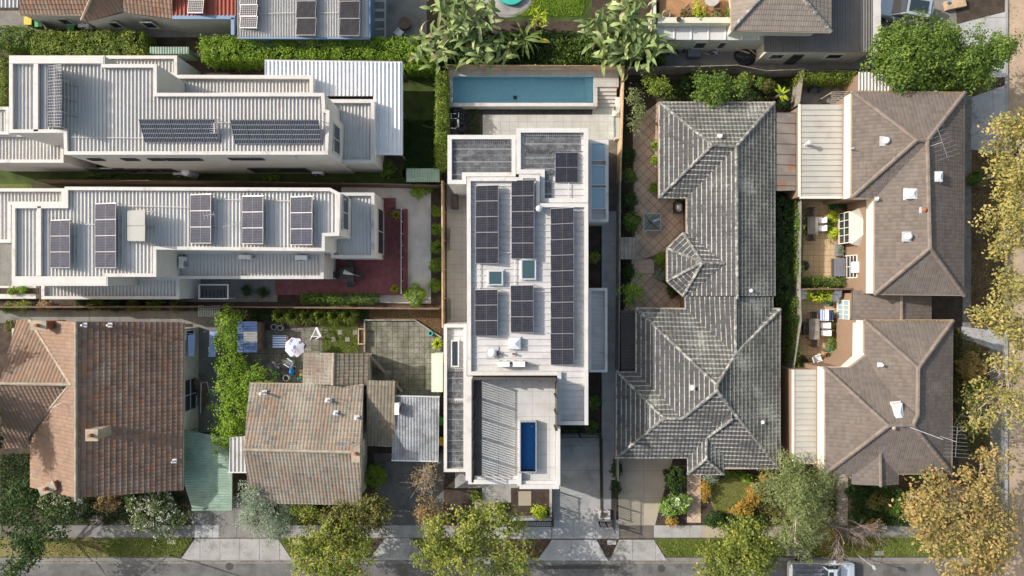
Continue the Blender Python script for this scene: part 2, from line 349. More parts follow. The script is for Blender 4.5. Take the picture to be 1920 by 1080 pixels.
M['l_olive'] = LEAF('leaves_olive', [(0,(.045,.055,.015)),(.5,(.11,.115,.03)),(1,(.22,.19,.06))])
M['l_ygreen'] = LEAF('leaves_hedge_mixed', [(0,(.04,.075,.012)),(.5,(.11,.16,.022)),(.8,(.24,.25,.04)),(1,(.42,.36,.07))])
M['l_flower'] = LEAF('leaves_with_white_flowers', [(0,(.03,.055,.015)),(.5,(.08,.11,.03)),(.72,(.15,.17,.06)),(.75,(.62,.54,.54)),(1,(.65,.6,.58))], .2)
M['l_lily'] = LEAF('leaves_with_cream_flowers', [(0,(.05,.1,.015)),(.5,(.12,.2,.025)),(.78,(.2,.28,.05)),(.81,(.64,.64,.56)),(1,(.65,.65,.6))], .2)
M['l_red'] = LEAF('leaves_rust_shrub', [(0,(.1,.09,.02)),(.5,(.28,.2,.04)),(.8,(.42,.22,.05)),(1,(.45,.1,.03))])
M['l_lime'] = LEAF('leaves_lime', [(0,(.2,.26,.02)),(.5,(.36,.42,.03)),(1,(.5,.54,.06))])
M['l_banana'] = LEAF('leaves_strelitzia', [(0,(.08,.115,.04)),(.35,(.15,.2,.07)),(.75,(.26,.31,.13)),(.9,(.36,.38,.19)),(1,(.32,.24,.15))], .25)
M['l_palm'] = LEAF('leaves_palm', [(0,(.05,.08,.02)),(.6,(.11,.15,.035)),(1,(.35,.34,.06))], .25)
M['l_brown'] = LEAF('leaves_brown', [(0,(.12,.085,.045)),(.5,(.24,.165,.08)),(1,(.36,.27,.12))])
M['l_grass'] = LEAF('grass_blades', [(0,(.07,.1,.018)),(.5,(.13,.17,.03)),(1,(.24,.25,.07))], .3)
# ---------------------------------------------------------------- builders: roof cladding
def clad(poly, prof, wu, course=None, riser=.03, u_dir=None, step=None):
    """tiles (courses with a riser) or ribbed sheet laid on a polygon in space and cut to it; returns verts, faces, uvs.
       poly[0]->poly[1] is the eave. prof: [(fraction of wu, height)]."""
    poly = [Vector(p) for p in poly]; o = poly[0]
    u = (Vector(u_dir) if u_dir is not None else poly[1]-poly[0]).normalized()
    nrm = Vector((0,0,0))
    for i in range(len(poly)): nrm += (poly[i]-o).cross(poly[(i+1) % len(poly)]-o)
    nrm.normalize()
    if nrm.z < 0: nrm = -nrm
    u = (u-nrm*u.dot(nrm)).normalized(); v = nrm.cross(u)
    cen = sum(poly, Vector((0,0,0)))/len(poly)
    if u_dir is None and (cen-o).dot(v) < 0: v = -v
    q = [((p-o).dot(u), (p-o).dot(v)) for p in poly]; hs = [(p-o).dot(nrm) for p in poly]
    woff = sum(hs)/len(hs)
    if area2(q) < 0: q = q[::-1]
    conv = all((q[(i+1) % len(q)][0]-q[i][0])*(q[(i+2) % len(q)][1]-q[(i+1) % len(q)][1])-(q[(i+1) % len(q)][1]-q[i][1])*(q[(i+2) % len(q)][0]-q[(i+1) % len(q)][0]) > -.02 for i in range(len(q)))
    if conv: pieces = [q]
    else: pieces = [ccw([q[i] for i in t]) for t in tessellate_polygon([[Vector((a, b, 0)) for a, b in q]])]
    V, Fc, UV = [], [], []
    for pc in pieces:
        umin = min(p[0] for p in pc); umax = max(p[0] for p in pc); vmin = min(p[1] for p in pc); vmax = max(p[1] for p in pc)
        us = []; hh = []
        k = math.floor(umin/wu)-1
        while k*wu < umax+wu:
            for f, h in prof: us.append((k+f)*wu); hh.append(h)
            k += 1
        us = np.array(us); hh = np.array(hh); n = len(us)
        rows = []
        if course:
            for c in range(math.floor(vmin/course)-1, math.ceil(vmax/course)+1):
                rows.append([(c*course, 0., c+.001), (c*course, riser, c+.001), ((c+1)*course, .004, c+.999)])
        else: rows.append([(vmin-.1, 0., 0), (vmax+.1, 0., 1)])
        bm = bmesh.new(); uvl = bm.loops.layers.uv.new('UVMap')
        for rw in rows:
            grid = []
            for (vv, hz, cv) in rw:
                low = hz == 0. and course
                grid.append([bm.verts.new((us[i], vv, (hh[i] if not low else hh[i]*.4)+hz)) for i in range(n)])
            for a in range(len(rw)-1):
                for i in range(n-1):
                    f = bm.faces.new((grid[a][i], grid[a][i+1], grid[a+1][i+1], grid[a+1][i]))
                    lo = math.floor((us[i]+us[i+1])/2/wu)
                    for L, (uu, cc) in zip(f.loops, ((us[i],rw[a][2]),(us[i+1],rw[a][2]),(us[i+1],rw[a+1][2]),(us[i],rw[a+1][2]))):
                        L[uvl].uv = (min(max(uu/wu, lo+.001), lo+.999)+500, cc+500)
        for i in range(len(pc)):
            a, b = pc[i], pc[(i+1) % len(pc)]; ex, ey = b[0]-a[0], b[1]-a[1]
            if math.hypot(ex, ey) < 1e-4: continue
            bmesh.ops.bisect_plane(bm, geom=bm.verts[:]+bm.edges[:]+bm.faces[:], plane_co=(a[0], a[1], 0), plane_no=(ey, -ex, 0), clear_outer=True)
        b0 = len(V); bm.verts.index_update()
        for p in bm.verts: V.append(o+u*p.co.x+v*p.co.y+nrm*(p.co.z+woff))
        for f in bm.faces:
            Fc.append([x.index+b0 for x in f.verts]); UV += [tuple(L[uvl].uv) for L in f.loops]
        bm.free()
    return V, Fc, UV
P_PAN = [(0,.0),(.18,.02),(.4,.027),(.6,.018),(.8,.0)]        # rolled terracotta / concrete tile
P_FLAT = [(0,.0),(.06,.02),(.16,.0),(.5,.012),(.9,.0)]
P_RIB = [(0,0),(.05,.095),(.14,.095),(.19,0)]
P_RIBW = [(0,0),(.04,.075),(.1,.075),(.14,0)]
P_CORR = [(0,0),(.25,.03),(.5,.04),(.75,.03)]
def sheet_part(name, poly, mat, parent, kind='stuff', **kw):
    v, f, uv = clad(poly, **kw); l = wl(parent)
    o = link(name, mk_mesh(name, [p-l for p in v], f, mat, uv), parent)
    if kind: o['kind'] = kind
    return o
def tile_roof(parent, faces, mat, cap_mat, caps, wu=.3, course=.34, prof=P_PAN, riser=.045, ze=None, gut=None, r=.12, mat2=None, second=()):
    """faces: pixel polygons with heights, eave first; caps: pixel lines for ridges and hips; valleys too"""
    roof = MB()
    for fp in faces:
        w3 = WP(fp, ze); cz = [p-Vector((0,0,.15)) for p in w3]
        for t in tessellate_polygon([cz]): roof.add([cz[i] for i in t], [(0,1,2)])
    ro = roof.build('roof', M['charcoal'], parent)
    for i_, fp in enumerate(faces): sheet_part('tile_field', WP(fp, ze), mat2 if i_ in second else mat, ro, wu=wu, course=course, prof=prof, riser=riser)
    for a, b in caps:
        p, q = W(*a), W(*b); L = (q-p).length; n = max(1, round(L/.42)); mb = MB()
        for i in range(n):
            s0 = p+(q-p)*(i/n)+Vector((0,0,.03)); s1 = p+(q-p)*((i+1)/n+.02)+Vector((0,0,.03)); mb.tube([s0, s1], [r*1.08, r*.9], 7)
        mb.build('ridge_capping', cap_mat, ro, kind='stuff')
    if gut:
        for a, b in gut: MB().beam(W(a[0],a[1],ze)+Vector((0,0,-.08)), W(b[0],b[1],ze)+Vector((0,0,-.08)), .14, .13).build('gutter', M['gutter'], ro)
    return ro
def house_walls(parent, pts, ze, mat, over=.45, z0=0, top=None, name='wall'):
    p = inset([W(a, b, ze) for a, b in pts], over); mb = MB(); mb.prism([(q.x, q.y) for q in p], z0, (top or ze)-.12, bottom=False)
    return mb.build(name, mat, parent)
def block(parent, pts, ztop, drop=.3, width=.22, ribs='y', rib_mat='metal_a', wall='render', cope='coping', z0=0, wu=.26, prof=P_RIB, cwidth=None, upper=False):
    """flat-roofed volume: walls, parapet coping, ribbed roof sheet inside the parapet"""
    outer = ccw([W(a, b, ztop).xy for a, b in pts]); inn = inset(outer, width)
    mb = MB(); mb.walls(inset(outer, .025), z0, ztop-.03); mb.build('wall', M[wall], parent)
    mb = MB(); mb.walls(inset(outer, width-.012), ztop-drop-.15, ztop-.04); mb.build('parapet_lining', M[wall], parent)
    mb = MB(); mb.ring(outer, inset(outer, (cwidth or width)+.02), ztop-.07, ztop); mb.build('coping', M[cope], parent)
    poly = [Vector((p.x, p.y, ztop-drop)) for p in inn]
    if rib_mat:
        return sheet_part('roof_sheet', poly, M[rib_mat], parent, wu=wu, prof=prof, u_dir=(1,0,0) if ribs == 'y' else (0,1,0))
def ribbed(parent, pts, z, mat, ribs='y', wu=.26, prof=P_RIB, name='roof_sheet', thick=.05):
    """plain ribbed sheet (px, py[, z]) with a thin body under it"""
    w3 = WP(pts, z); o = sheet_part(name, w3, M[mat] if isinstance(mat, str) else mat, parent, wu=wu, prof=prof, u_dir=(1,0,0) if ribs == 'y' else (0,1,0))
    mb = MB(); n = len(w3); lo = [p-Vector((0,0,.012)) for p in w3]; bo = [p-Vector((0,0,.012+thick)) for p in w3]
    mb.add(lo+bo, [list(range(n)), list(range(n, 2*n))[::-1]]+[[i, (i+1) % n, n+(i+1) % n, n+i] for i in range(n)])
    mb.build('sheet_edge', M[mat] if isinstance(mat, str) else mat, parent); return o
def win(parent, face, pos, a0, a1, z0, z1, frame='charcoal', glass='glass', bars=0, name='window', hbars=0):
    """window in a wall; face '-y','+y','-x','+x' is where it looks, pos the wall plane, a0..a1 along it"""
    s = -1 if face[0] == '-' else 1; ax = face[1]
    def P(a, d, z): return (a, pos+s*d, z) if ax == 'y' else (pos+s*d, a, z)
    def bx(mb, a, b, c, d, dep, off):
        ca, cz = (a+b)/2, (c+d)/2
        mb.box(P(ca, off, cz), (b-a, dep, d-c) if ax == 'y' else (dep, b-a, d-c))
    f = MB(); t = .07
    bx(f, a0-t, a1+t, z0-t, z0, .1, .03); bx(f, a0-t, a1+t, z1, z1+t, .1, .03); bx(f, a0-t, a0, z0, z1, .1, .03); bx(f, a1, a1+t, z0, z1, .1, .03)
    for i in range(bars): c = a0+(a1-a0)*(i+1)/(bars+1); bx(f, c-.025, c+.025, z0, z1, .08, .025)
    for i in range(hbars): c = z0+(z1-z0)*(i+1)/(hbars+1); bx(f, a0, a1, c-.025, c+.025, .07, .024)
    o = f.build(name, M[frame], parent); g = MB(); bx(g, a0, a1, z0, z1, .02, .012); g.build('pane', M[glass], o); return o
# ---------------------------------------------------------------- builders: solar
def array(label, x0, y0, x1, y1, cols, rows, zl, zr, cell='cell', axis='x', group='solar arrays', frame='panelframe', name='solar_array', legs=True, slant=0):
    """solar array between two pixel corners, raised to zr at its right edge (axis x) or top edge (axis y); long module side along x"""
    if axis == 'x': A, B, D = W(x0, y1, zl), W(x1, y1, zr), W(x0+slant, y0, zl)
    else: A, B, D = W(x0+slant, y1, zl), W(x1+slant, y1, zl), W(x0, y0, zr)
    U = (B-A)/cols; Vv = (D-A)/rows; nn = U.cross(Vv).normalized()
    t = thing(name, label, 'solar panels', A, group)
    key = (cell, round(U.length, 2), round(Vv.length, 2)); L, Wd = U.length-.014, Vv.length-.014
    fr = MB(); fr.ring([Vector((0,0)), Vector((L,0)), Vector((L,Wd)), Vector((0,Wd))], [Vector((.022,.022)), Vector((L-.022,.022)), Vector((L-.022,Wd-.022)), Vector((.022,Wd-.022))], 0, .045)
    fr.poly([(0,0,.002),(L,0,.002),(L,Wd,.002),(0,Wd,.002)])
    fm = mk_mesh('panel', fr.v, fr.f, M[frame])
    gm = mk_mesh('panel_glass', [(.021,.021,.04),(L-.021,.021,.04),(L-.021,Wd-.021,.04),(.021,Wd-.021,.04)], [(0,1,2,3)], M[cell], [(0,0),(1,0),(1,1),(0,1)])
    ux = U.normalized(); vy = (Vv-ux*Vv.dot(ux)).normalized(); mt = Matrix((ux, vy, nn)).transposed().to_4x4()
    for i in range(cols):
        for j in range(rows):
            p = link('panel', fm, t); mm = mt.copy(); mm.translation = U*i+Vv*j; p.matrix_local = mm
            g = link('panel_glass', gm, p)
    if legs:
        zb = min(zl, zr)-.12
        N = rows if axis == 'x' else cols
        for k in range(N+1):
            if axis == 'x': p = A+Vv*(rows*k/N); a, b = p, p+U*cols
            else: p = A+U*(cols*k/N); a, b = p, p+Vv*rows
            mb = MB(); mb.beam(a-Vector((0,0,.03)), b-Vector((0,0,.03)), .04, .04)
            mb.beam(b-Vector((0,0,.03)), (b.x, b.y, zb), .035, .035); mb.beam((a.x, a.y, zb), (b.x, b.y, zb), .04, .03); mb.build('mounting_rail', M['alu'], t)
    return t
# ---------------------------------------------------------------- builders: ground pieces
def sheet(name, pts, k, mat, kind='structure', z=0.0, parent=None):
    w2 = WP([(p[0], p[1]) for p in pts], z); mb = MB(); mb.poly([(p.x, p.y, z+.004*k) for p in w2]); o = mb.build(name, M[mat], parent)
    if kind and not parent: o['kind'] = kind
    return o
def paving(parent, pts, z, su, sv, mat, ang=0, gap=.012, th=.02, name='paver', off=(0,0), cap=300, bond=False, jit=0.):
    """single paving pieces laid on a convex area; whole ones share a mesh, cut ones are trimmed to the edge"""
    poly = ccw([W(a, b, z).xy for a, b in pts]); ca, sa = math.cos(ang), math.sin(ang)
    loc = [((p.x*ca+p.y*sa), (-p.x*sa+p.y*ca)) for p in poly]; loc = ccw(loc)
    u0, u1 = min(p[0] for p in loc), max(p[0] for p in loc); v0, v1 = min(p[1] for p in loc), max(p[1] for p in loc)
    full = MB(); full.box((0,0,th/2), (su-gap, sv-gap, th)); fm = mk_mesh(name, full.v, full.f, M[mat]); n = 0; rest = MB()
    j = 0; vv = v0+off[1]*sv-sv
    while vv < v1:
        uu = u0+off[0]*su-su-(su/2 if bond and j % 2 else 0)
        while uu < u1:
            c = [(uu+gap/2,vv+gap/2),(uu+su-gap/2,vv+gap/2),(uu+su-gap/2,vv+sv-gap/2),(uu+gap/2,vv+sv-gap/2)]
            k = clip2(c, loc)
            if len(k) >= 3 and abs(area2(k)) > .012:
                dz = random.uniform(-jit, jit)
                wp = [(a*ca-b*sa, a*sa+b*ca) for a, b in k]
                if n < cap:
                    if abs(area2(k)) > .985*(su-gap)*(sv-gap):
                        cx, cy = uu+su/2, vv+sv/2; link(name, fm, parent, (cx*ca-cy*sa, cx*sa+cy*ca, z+dz), (random.uniform(-jit,jit)*.6, random.uniform(-jit,jit)*.6, ang))
                    else:
                        mb = MB(); mb.prism(wp, z+dz, z+dz+th, bottom=False); mb.build(name, M[mat], parent)
                    n += 1
                else: rest.prism(wp, z+dz, z+dz+th, bottom=False)
            uu += su
        vv += sv; j += 1
    if rest.v: rest.build(name+'_field', M[mat], parent, kind='stuff')
def fence(label, pts, h, mat='timber', pw=.12, th=.02, z0=0, lean=0, cap=False, group='boundary fences', rail=True, gap=.008, jit=.015, side=1):
    """paling fence along a pixel path given at the ground"""
    P = [W(a, b, z0) for a, b in pts]; t = thing('fence', label, 'fence', (P[0]+P[-1])/2, group)
    pal = MB(); ra = MB()
    for a, b in zip(P[:-1], P[1:]):
        d = b-a; L = d.length; x = d/L; nrm = Vector((-x.y, x.x, 0))*side; n = int(L/pw)
        for i in range(n):
            c = a+x*(pw*(i+.5)); hh = h+random.uniform(-jit, jit)*2; ln = Vector((0,0,1))+nrm*(lean+random.uniform(-jit, jit)*.3)
            pal.beam(c+nrm*random.uniform(0, .008), c+ln*hh, pw-gap, th) if 0 else pal.box(c+ln*hh/2, (pw-gap, th, hh), rz=math.atan2(x.y, x.x))
        m = max(1, round(L/2.4))
        for i in range(m+1):
            c = a+x*(L*i/m)+nrm*.07; po = MB(); po.box(c+Vector((0,0,h*.47)), (.1,.08,h*.94), rz=math.atan2(x.y, x.x)); po.build('post', M[mat], t)
        if rail:
            for zz in (.25, h*.55, h-.2): ra.beam(a+nrm*.04+Vector((0,0,zz)), b+nrm*.04+Vector((0,0,zz)), .045, .07)
        if cap: ra.beam(a+Vector((0,0,h+.02)), b+Vector((0,0,h+.02)), .1, .035)
    pal.build('palings', M[mat], t, kind='stuff')
    if ra.v: ra.build('rails', M[mat], t)
    return t
# ---------------------------------------------------------------- builders: plants
def leaf_arrays(P, Nn, size, asp=.55, bend=.0, cl=None):
    n = len(P); up = Nn/np.linalg.norm(Nn, axis=1, keepdims=True)
    r = rng.normal(size=(n,3)); a = np.cross(up, r); a /= np.linalg.norm(a, axis=1, keepdims=True)+1e-9; b = np.cross(up, a)
    s = size*rng.uniform(.6, 1.35, (n,1))
    v = np.stack([P-a*s*.5, P+b*s*asp*.5+up*s*bend, P+a*s*.5, P-b*s*asp*.5+up*s*bend], 1).reshape(-1,3)
    f = np.arange(4*n).reshape(n,4); uvx = rng.random(n); uvy = rng.random(n) if cl is None else cl
    uv = np.repeat(np.stack([uvx, uvy], 1), 4, axis=0); return v, f, uv
def np_mesh(name, v, f, uv, mat):
    me = bpy.data.meshes.new(name); n = len(f)
    me.vertices.add(len(v)); me.vertices.foreach_set('co', np.ascontiguousarray(v, dtype=np.float32).ravel())
    me.loops.add(4*n); me.loops.foreach_set('vertex_index', f.astype(np.int32).ravel())
    me.polygons.add(n); me.polygons.foreach_set('loop_start', np.arange(0, 4*n, 4, dtype=np.int32))
    l = me.uv_layers.new(name='UVMap'); l.data.foreach_set('uv', uv.astype(np.float32).ravel())
    me.materials.append(mat); me.update(calc_edges=True); return me
def crown_points(lobes, clump, per, dens, hollow=.5, flat=.35):
    """clumps of leaves near the surface of ellipsoids (cx,cy,cz,rx,ry,rz)"""
    Ps, Ns, Cl = [], [], []
    cen = []
    for (cx,cy,cz,rx,ry,rz) in lobes:
        k = max(3, int(1.6*dens*(rx*ry+rx*rz+ry*rz)/3*4*math.pi))
        d = rng.normal(size=(k,3)); d /= np.linalg.norm(d, axis=1, keepdims=True); d[:,2] = np.where(d[:,2] < -.25, -d[:,2]*.6, d[:,2])
        rr = hollow+(1-hollow)*rng.random((k,1))**.5
        rr *= 1+.26*np.sin(d[:,:1]*5+cx)*np.cos(d[:,1:2]*4+cy)+.12*np.sin(d[:,:1]*11+cy*3)*np.cos(d[:,1:2]*9+cx*2); rr *= np.where(rng.random((k,1)) < .07, 1.18, 1)
        c = d*rr*np.array([rx,ry,rz])+np.array([cx,cy,cz])
        for i in range(k):
            m = max(2, int(per*rng.uniform(.4, 1.5))); cs = clump*rng.uniform(.6, 1.3)
            q = rng.normal(size=(m,3))*np.array([cs, cs, cs*.6])*.6
            Ps.append(c[i]+q); nn = d[i]*.7+np.array([0,0,flat+.45]); Ns.append(nn+rng.normal(size=(m,3))*.5); Cl.append(np.full(m, rng.random()))
            cen.append(c[i])
    return np.concatenate(Ps), np.concatenate(Ns), np.concatenate(Cl), np.array(cen)
def tree(name, label, cat, lobes_px, z0, z1, mat, leaf=.22, clump=.38, per=16, dens=1.6, base=None, bark='bark', limbs=9, trunk_r=.16, group=None, hollow=.5, asp=.55, twig=0, zg=0, sub_n=9, sub_r=.36):
    """lobes_px: (px, py, radius px[, zc]) seen at the crown's height"""
    lobes = []; zc = (z0+z1)/2
    for L in lobes_px:
        zz = L[3] if len(L) > 3 else zc; c = W(L[0], L[1], zz+.25*(z1-z0)); r = L[2]*(CAMZ-zz)/FPX; ry = (L[4]*(CAMZ-zz)/FPX) if len(L) > 4 else r
        lobes.append((c.x, c.y, zz, r, ry, (z1-z0)/2))
    big = lobes[0]
    if sub_n:
        small = []
        for (cx,cy,cz,rx,ry,rz) in lobes:
            for k in range(sub_n):
                d = rng.normal(size=3); d /= np.linalg.norm(d); d[2] = abs(d[2])*1.1-.25; q = rng.uniform(.3, .9); g = sub_r*rng.uniform(.65, 1.3)
                small.append((cx+d[0]*rx*q, cy+d[1]*ry*q, cz+d[2]*rz*q, rx*g, ry*g, min(rz*g, rx*g*.8)))
        lobes = small; dens = dens*.85
    P, Nn, Cl, cen = crown_points(lobes, clump, per, dens, hollow)
    if base is None: base = W(lobes_px[0][0], lobes_px[0][1], zc); base = Vector((base.x, base.y, zg))
    else: base = W(base[0], base[1], zg)
    P[:,2] = np.maximum(P[:,2], zg+.05)
    t = thing(name, label, cat, base, group)
    v, f, uv = leaf_arrays(P-np.array(base), Nn, leaf, asp, cl=Cl); link('crown', np_mesh('crown', v, f, uv, M[mat]), t)
    mb = MB(); fork = Vector((base.x, base.y, z0+.15*(z1-z0))); cl0 = Vector((big[0], big[1], z0+.3*(z1-z0))); fork = fork.lerp(cl0, .4)
    mb.tube([base-Vector((0,0,.05)), base.lerp(fork, .5)+Vector((random.uniform(-.1,.1), random.uniform(-.1,.1), 0)), fork], [trunk_r*1.2, trunk_r, trunk_r*.8], 8)
    for i in range(limbs):
        e = Vector(cen[random.randrange(len(cen))]) if not sub_n or i % 3 else Vector(lobes[random.randrange(len(lobes))][:3]); m = fork.lerp(e, .5)+Vector((random.uniform(-.3,.3), random.uniform(-.3,.3), random.uniform(0,.4)))
        mb.tube([fork, m, e], [trunk_r*.55, trunk_r*.35, trunk_r*.08], 5)
        for _ in range(twig):
            s0 = m.lerp(e, random.random()); e2 = s0+Vector((random.gauss(0,.5), random.gauss(0,.5), random.gauss(.25,.3))); mb.tube([s0, s0.lerp(e2,.5)+Vector((random.gauss(0,.06),random.gauss(0,.06),0)), e2], [trunk_r*.16, trunk_r*.1, .008], 4, False)
    mb.build('trunk', M[bark], t, smooth=True); return t
def shrub(label, px, py, rpx, h, mat, leaf=.11, group=None, cat='shrub', name='shrub', rpy=None, zg=0, clump=.16, per=15, dens=7, hollow=.75, asp=.6):
    c = W(px, py, zg+h*.6); r = rpx*(CAMZ-zg-h*.6)/FPX; ry = (rpy or rpx)*(CAMZ-zg-h*.6)/FPX
    P, Nn, Cl, cen = crown_points([(c.x, c.y, zg+h*.42, r*.93, ry*.93, h*.55)], clump, per, dens*1.5, hollow)
    base = Vector((c.x, c.y, zg)); P[:,2] = np.maximum(P[:,2], zg+.03)
    t = thing(name, label, cat, base, group); v, f, uv = leaf_arrays(P-np.array(base), Nn, leaf, asp, cl=Cl)
    link('foliage', np_mesh('foliage', v, f, uv, M[mat]), t)
    mb = MB()
    for i in range(4): e = Vector(cen[random.randrange(len(cen))]); mb.tube([base+Vector((random.gauss(0,.04), random.gauss(0,.04), 0)), base.lerp(e, .5)+Vector((0,0,.1)), e], [.035,.025,.008], 4)
    mb.build('stem', M['bark'], t); return t
def hedge(label, x0, y0, x1, y1, h, mat, leaf=.12, dens=70, group='hedges', cat='hedge', zb=0, name='hedge', asp=.6, top=1.0, rnd=.12):
    """hedge over a pixel rectangle (at its top)"""
    a, b = W(x0, y1, h*.8), W(x1, y0, h*.8); c = Vector(((a.x+b.x)/2, (a.y+b.y)/2, zb)); sx, sy = b.x-a.x, b.y-a.y
    area = sx*sy+2*(sx+sy)*(h-zb); n = int(area*dens/3.6); Ps, Ns, Cl = [], [], []
    for i in range(n):
        s = random.random()*area
        if s < sx*sy: p = np.array([random.uniform(-.5,.5)*sx, random.uniform(-.5,.5)*sy, h-zb]); nn = np.array([0,0,1.])
        elif s < sx*sy+2*sx*(h-zb): k = random.choice((-1,1)); p = np.array([random.uniform(-.5,.5)*sx, k*sy/2, random.random()*(h-zb)]); nn = np.array([0,k,.6])
        else: k = random.choice((-1,1)); p = np.array([k*sx/2, random.uniform(-.5,.5)*sy, random.random()*(h-zb)]); nn = np.array([k,0,.6])
        wob = .5+.5*math.sin(p[0]*2.1+p[1]*3.3+c.x)*math.sin(p[0]*.9-p[1]*1.7+c.y)
        p[2] *= .86+.14*wob
        p *= np.array([1-rnd*.3*random.random(), 1-rnd*random.random(), 1])
        m = random.randint(4, 12); Ps.append(p+rng.normal(size=(m,3))*np.array([.11,.11,.08])); Ns.append(nn+np.array([0,0,.3])+rng.normal(size=(m,3))*.55); Cl.append(np.full(m, .35*random.random()+.65*wob*random.random()**.4))
    P = np.concatenate(Ps); P[:,2] = np.maximum(P[:,2], .02)
    t = thing(name, label, cat, c, group); v, f, uv = leaf_arrays(P, np.concatenate(Ns), leaf, asp, cl=np.concatenate(Cl)); link('foliage', np_mesh('foliage', v, f, uv, M[mat]), t)
    mb = MB()
    L = max(sx, sy); k = max(2, int(L/.9))
    for i in range(k):
        q = (i+.5)/k-.5; p = c+Vector((q*sx if sx > sy else 0, q*sy if sy >= sx else 0, 0)); mb.tube([p, p+Vector((random.uniform(-.1,.1), random.uniform(-.1,.1), (h-zb)*.8))], [.04,.015], 5)
    mb.build('stem', M['bark'], t); return t
def blade(L, wd, droop, n=7, fold=.25, rag=0):
    """one long arching leaf with midrib fold, growing along +x from the origin"""
    v, f = [], []
    for i in range(n+1):
        s = i/n; x = L*(s-.18*droop*s*s); z = L*(.35*s-droop*s*s*.75); hw = wd*.5*math.sin(math.pi*min(1, .12+.9*s))**.6*(1 if i < n else .05)
        hw *= 1-rag*random.random()
        v += [(x,-hw,z+hw*fold),(x,0,z),(x,hw,z+hw*fold)]
    for i in range(n):
        a = i*3; f += [(a,a+1,a+4,a+3),(a+1,a+2,a+5,a+4)]
    return v, f
def fronds(name, label, px, py, zc, n, L, wd, mat, group=None, cat='plant', zg=0, variants=5, droop=.55, stem=.12, dead=0, tilt=(0,.7), rag=.3, spread=.0):
    """rosette of big leaves on a stem, every leaf its own part"""
    c = W(px, py, zc); base = Vector((c.x, c.y, zg)); t = thing(name, label, cat, base, group); ms = []
    for k in range(variants):
        v, f = blade(L*random.uniform(.7,1.15), wd*random.uniform(.75,1.15), droop*random.uniform(.7,1.3), rag=rag); ux, uy = random.random(), random.random()
        ms.append(mk_mesh('leaf', v, f, M[mat], [(ux, uy)]*(4*len(f)), True))
    for i in range(n):
        o = link('leaf', random.choice(ms), t); o.location = (random.gauss(0,spread), random.gauss(0,spread), zc-zg+random.uniform(-.5,.1)*min(1, zc-zg)); o.rotation_euler = (random.gauss(0,.6), -random.uniform(*tilt), 2.4*i+random.uniform(-.6,.6))
    mb = MB()
    for k in range(1 if spread < .2 else 3):
        q = base+Vector((random.gauss(0,spread*.6), random.gauss(0,spread*.6), 0)); mb.tube([q, (q+c)/2 if 0 else q.lerp(Vector((q.x,q.y,zc)), .5), Vector((q.x, q.y, zc))], [stem*1.1, stem, stem*.7], 7)
    mb.build('stem', M['bark'], t); return t
def tuft(label, px, py, rpx, h, mat='l_grass', group=None, n=90, name='grass_tuft', cat='plant', zg=0, wd=.035):
    c = W(px, py, zg+h*.4); base = Vector((c.x, c.y, zg)); r = rpx*(CAMZ-zg)/FPX; v, f, uv = [], [], []
    for i in range(n):
        a = random.uniform(0, 6.283); L = r*random.uniform(.6, 1.1); d = Vector((math.cos(a), math.sin(a), 0)); s = Vector((-d.y, d.x, 0))*wd*.5; k = len(v)
        o = d*r*.12*random.random(); hh = h*random.uniform(.6, 1.1)
        v += [o-s, o+s, o+d*L*.45+Vector((0,0,hh))+s, o+d*L*.45+Vector((0,0,hh))-s, o+d*L+Vector((0,0,hh*.45))]
        f += [(k,k+1,k+2,k+3),(k+3,k+2,k+4)]; u = (random.random(), random.random()); uv += [u]*7
    t = thing(name, label, cat, base, group); link('foliage', mk_mesh('foliage', v, f, M[mat], uv), t); 
    mb = MB(); mb.cyl(base, r*.14, h*.25, 8, r*.1); mb.build('stem', M['bark'], t); return t
def cover(name, label, pts, n, mat, leaf=.1, h=.1, zg=0.02, kind='stuff', flat=.5):
    """low ground cover or fallen leaves over a pixel polygon (one uncountable mass)"""
    poly = ccw([W(a, b, zg).xy for a, b in pts]); tri = tessellate_polygon([[Vector((p.x, p.y, 0)) for p in poly]])
    ar = [abs(area2([poly[i] for i in t])) for t in tri]; pr = np.array(ar)/sum(ar); k = rng.choice(len(tri), n, p=pr); T = np.array([[(poly[i].x, poly[i].y) for i in t] for t in tri])
    a, b = rng.random(n), rng.random(n); fl = a+b > 1; a[fl] = 1-a[fl]; b[fl] = 1-b[fl]
    xy = T[k,0]+(T[k,1]-T[k,0])*a[:,None]+(T[k,2]-T[k,0])*b[:,None]; z = zg+rng.random(n)*h
    P = np.concatenate([xy, z[:,None]], 1); nn = np.tile([0,0,flat], (n,1))+rng.normal(size=(n,3))*.35
    wob = .5+.5*np.sin(xy[:,0]*1.3)*np.cos(xy[:,1]*1.1+xy[:,0]*.4)
    v, f, uv = leaf_arrays(P, nn, leaf, .5, cl=wob); o = link(name, np_mesh(name, v, f, uv, M[mat])); return tag(o, label, kind=kind)
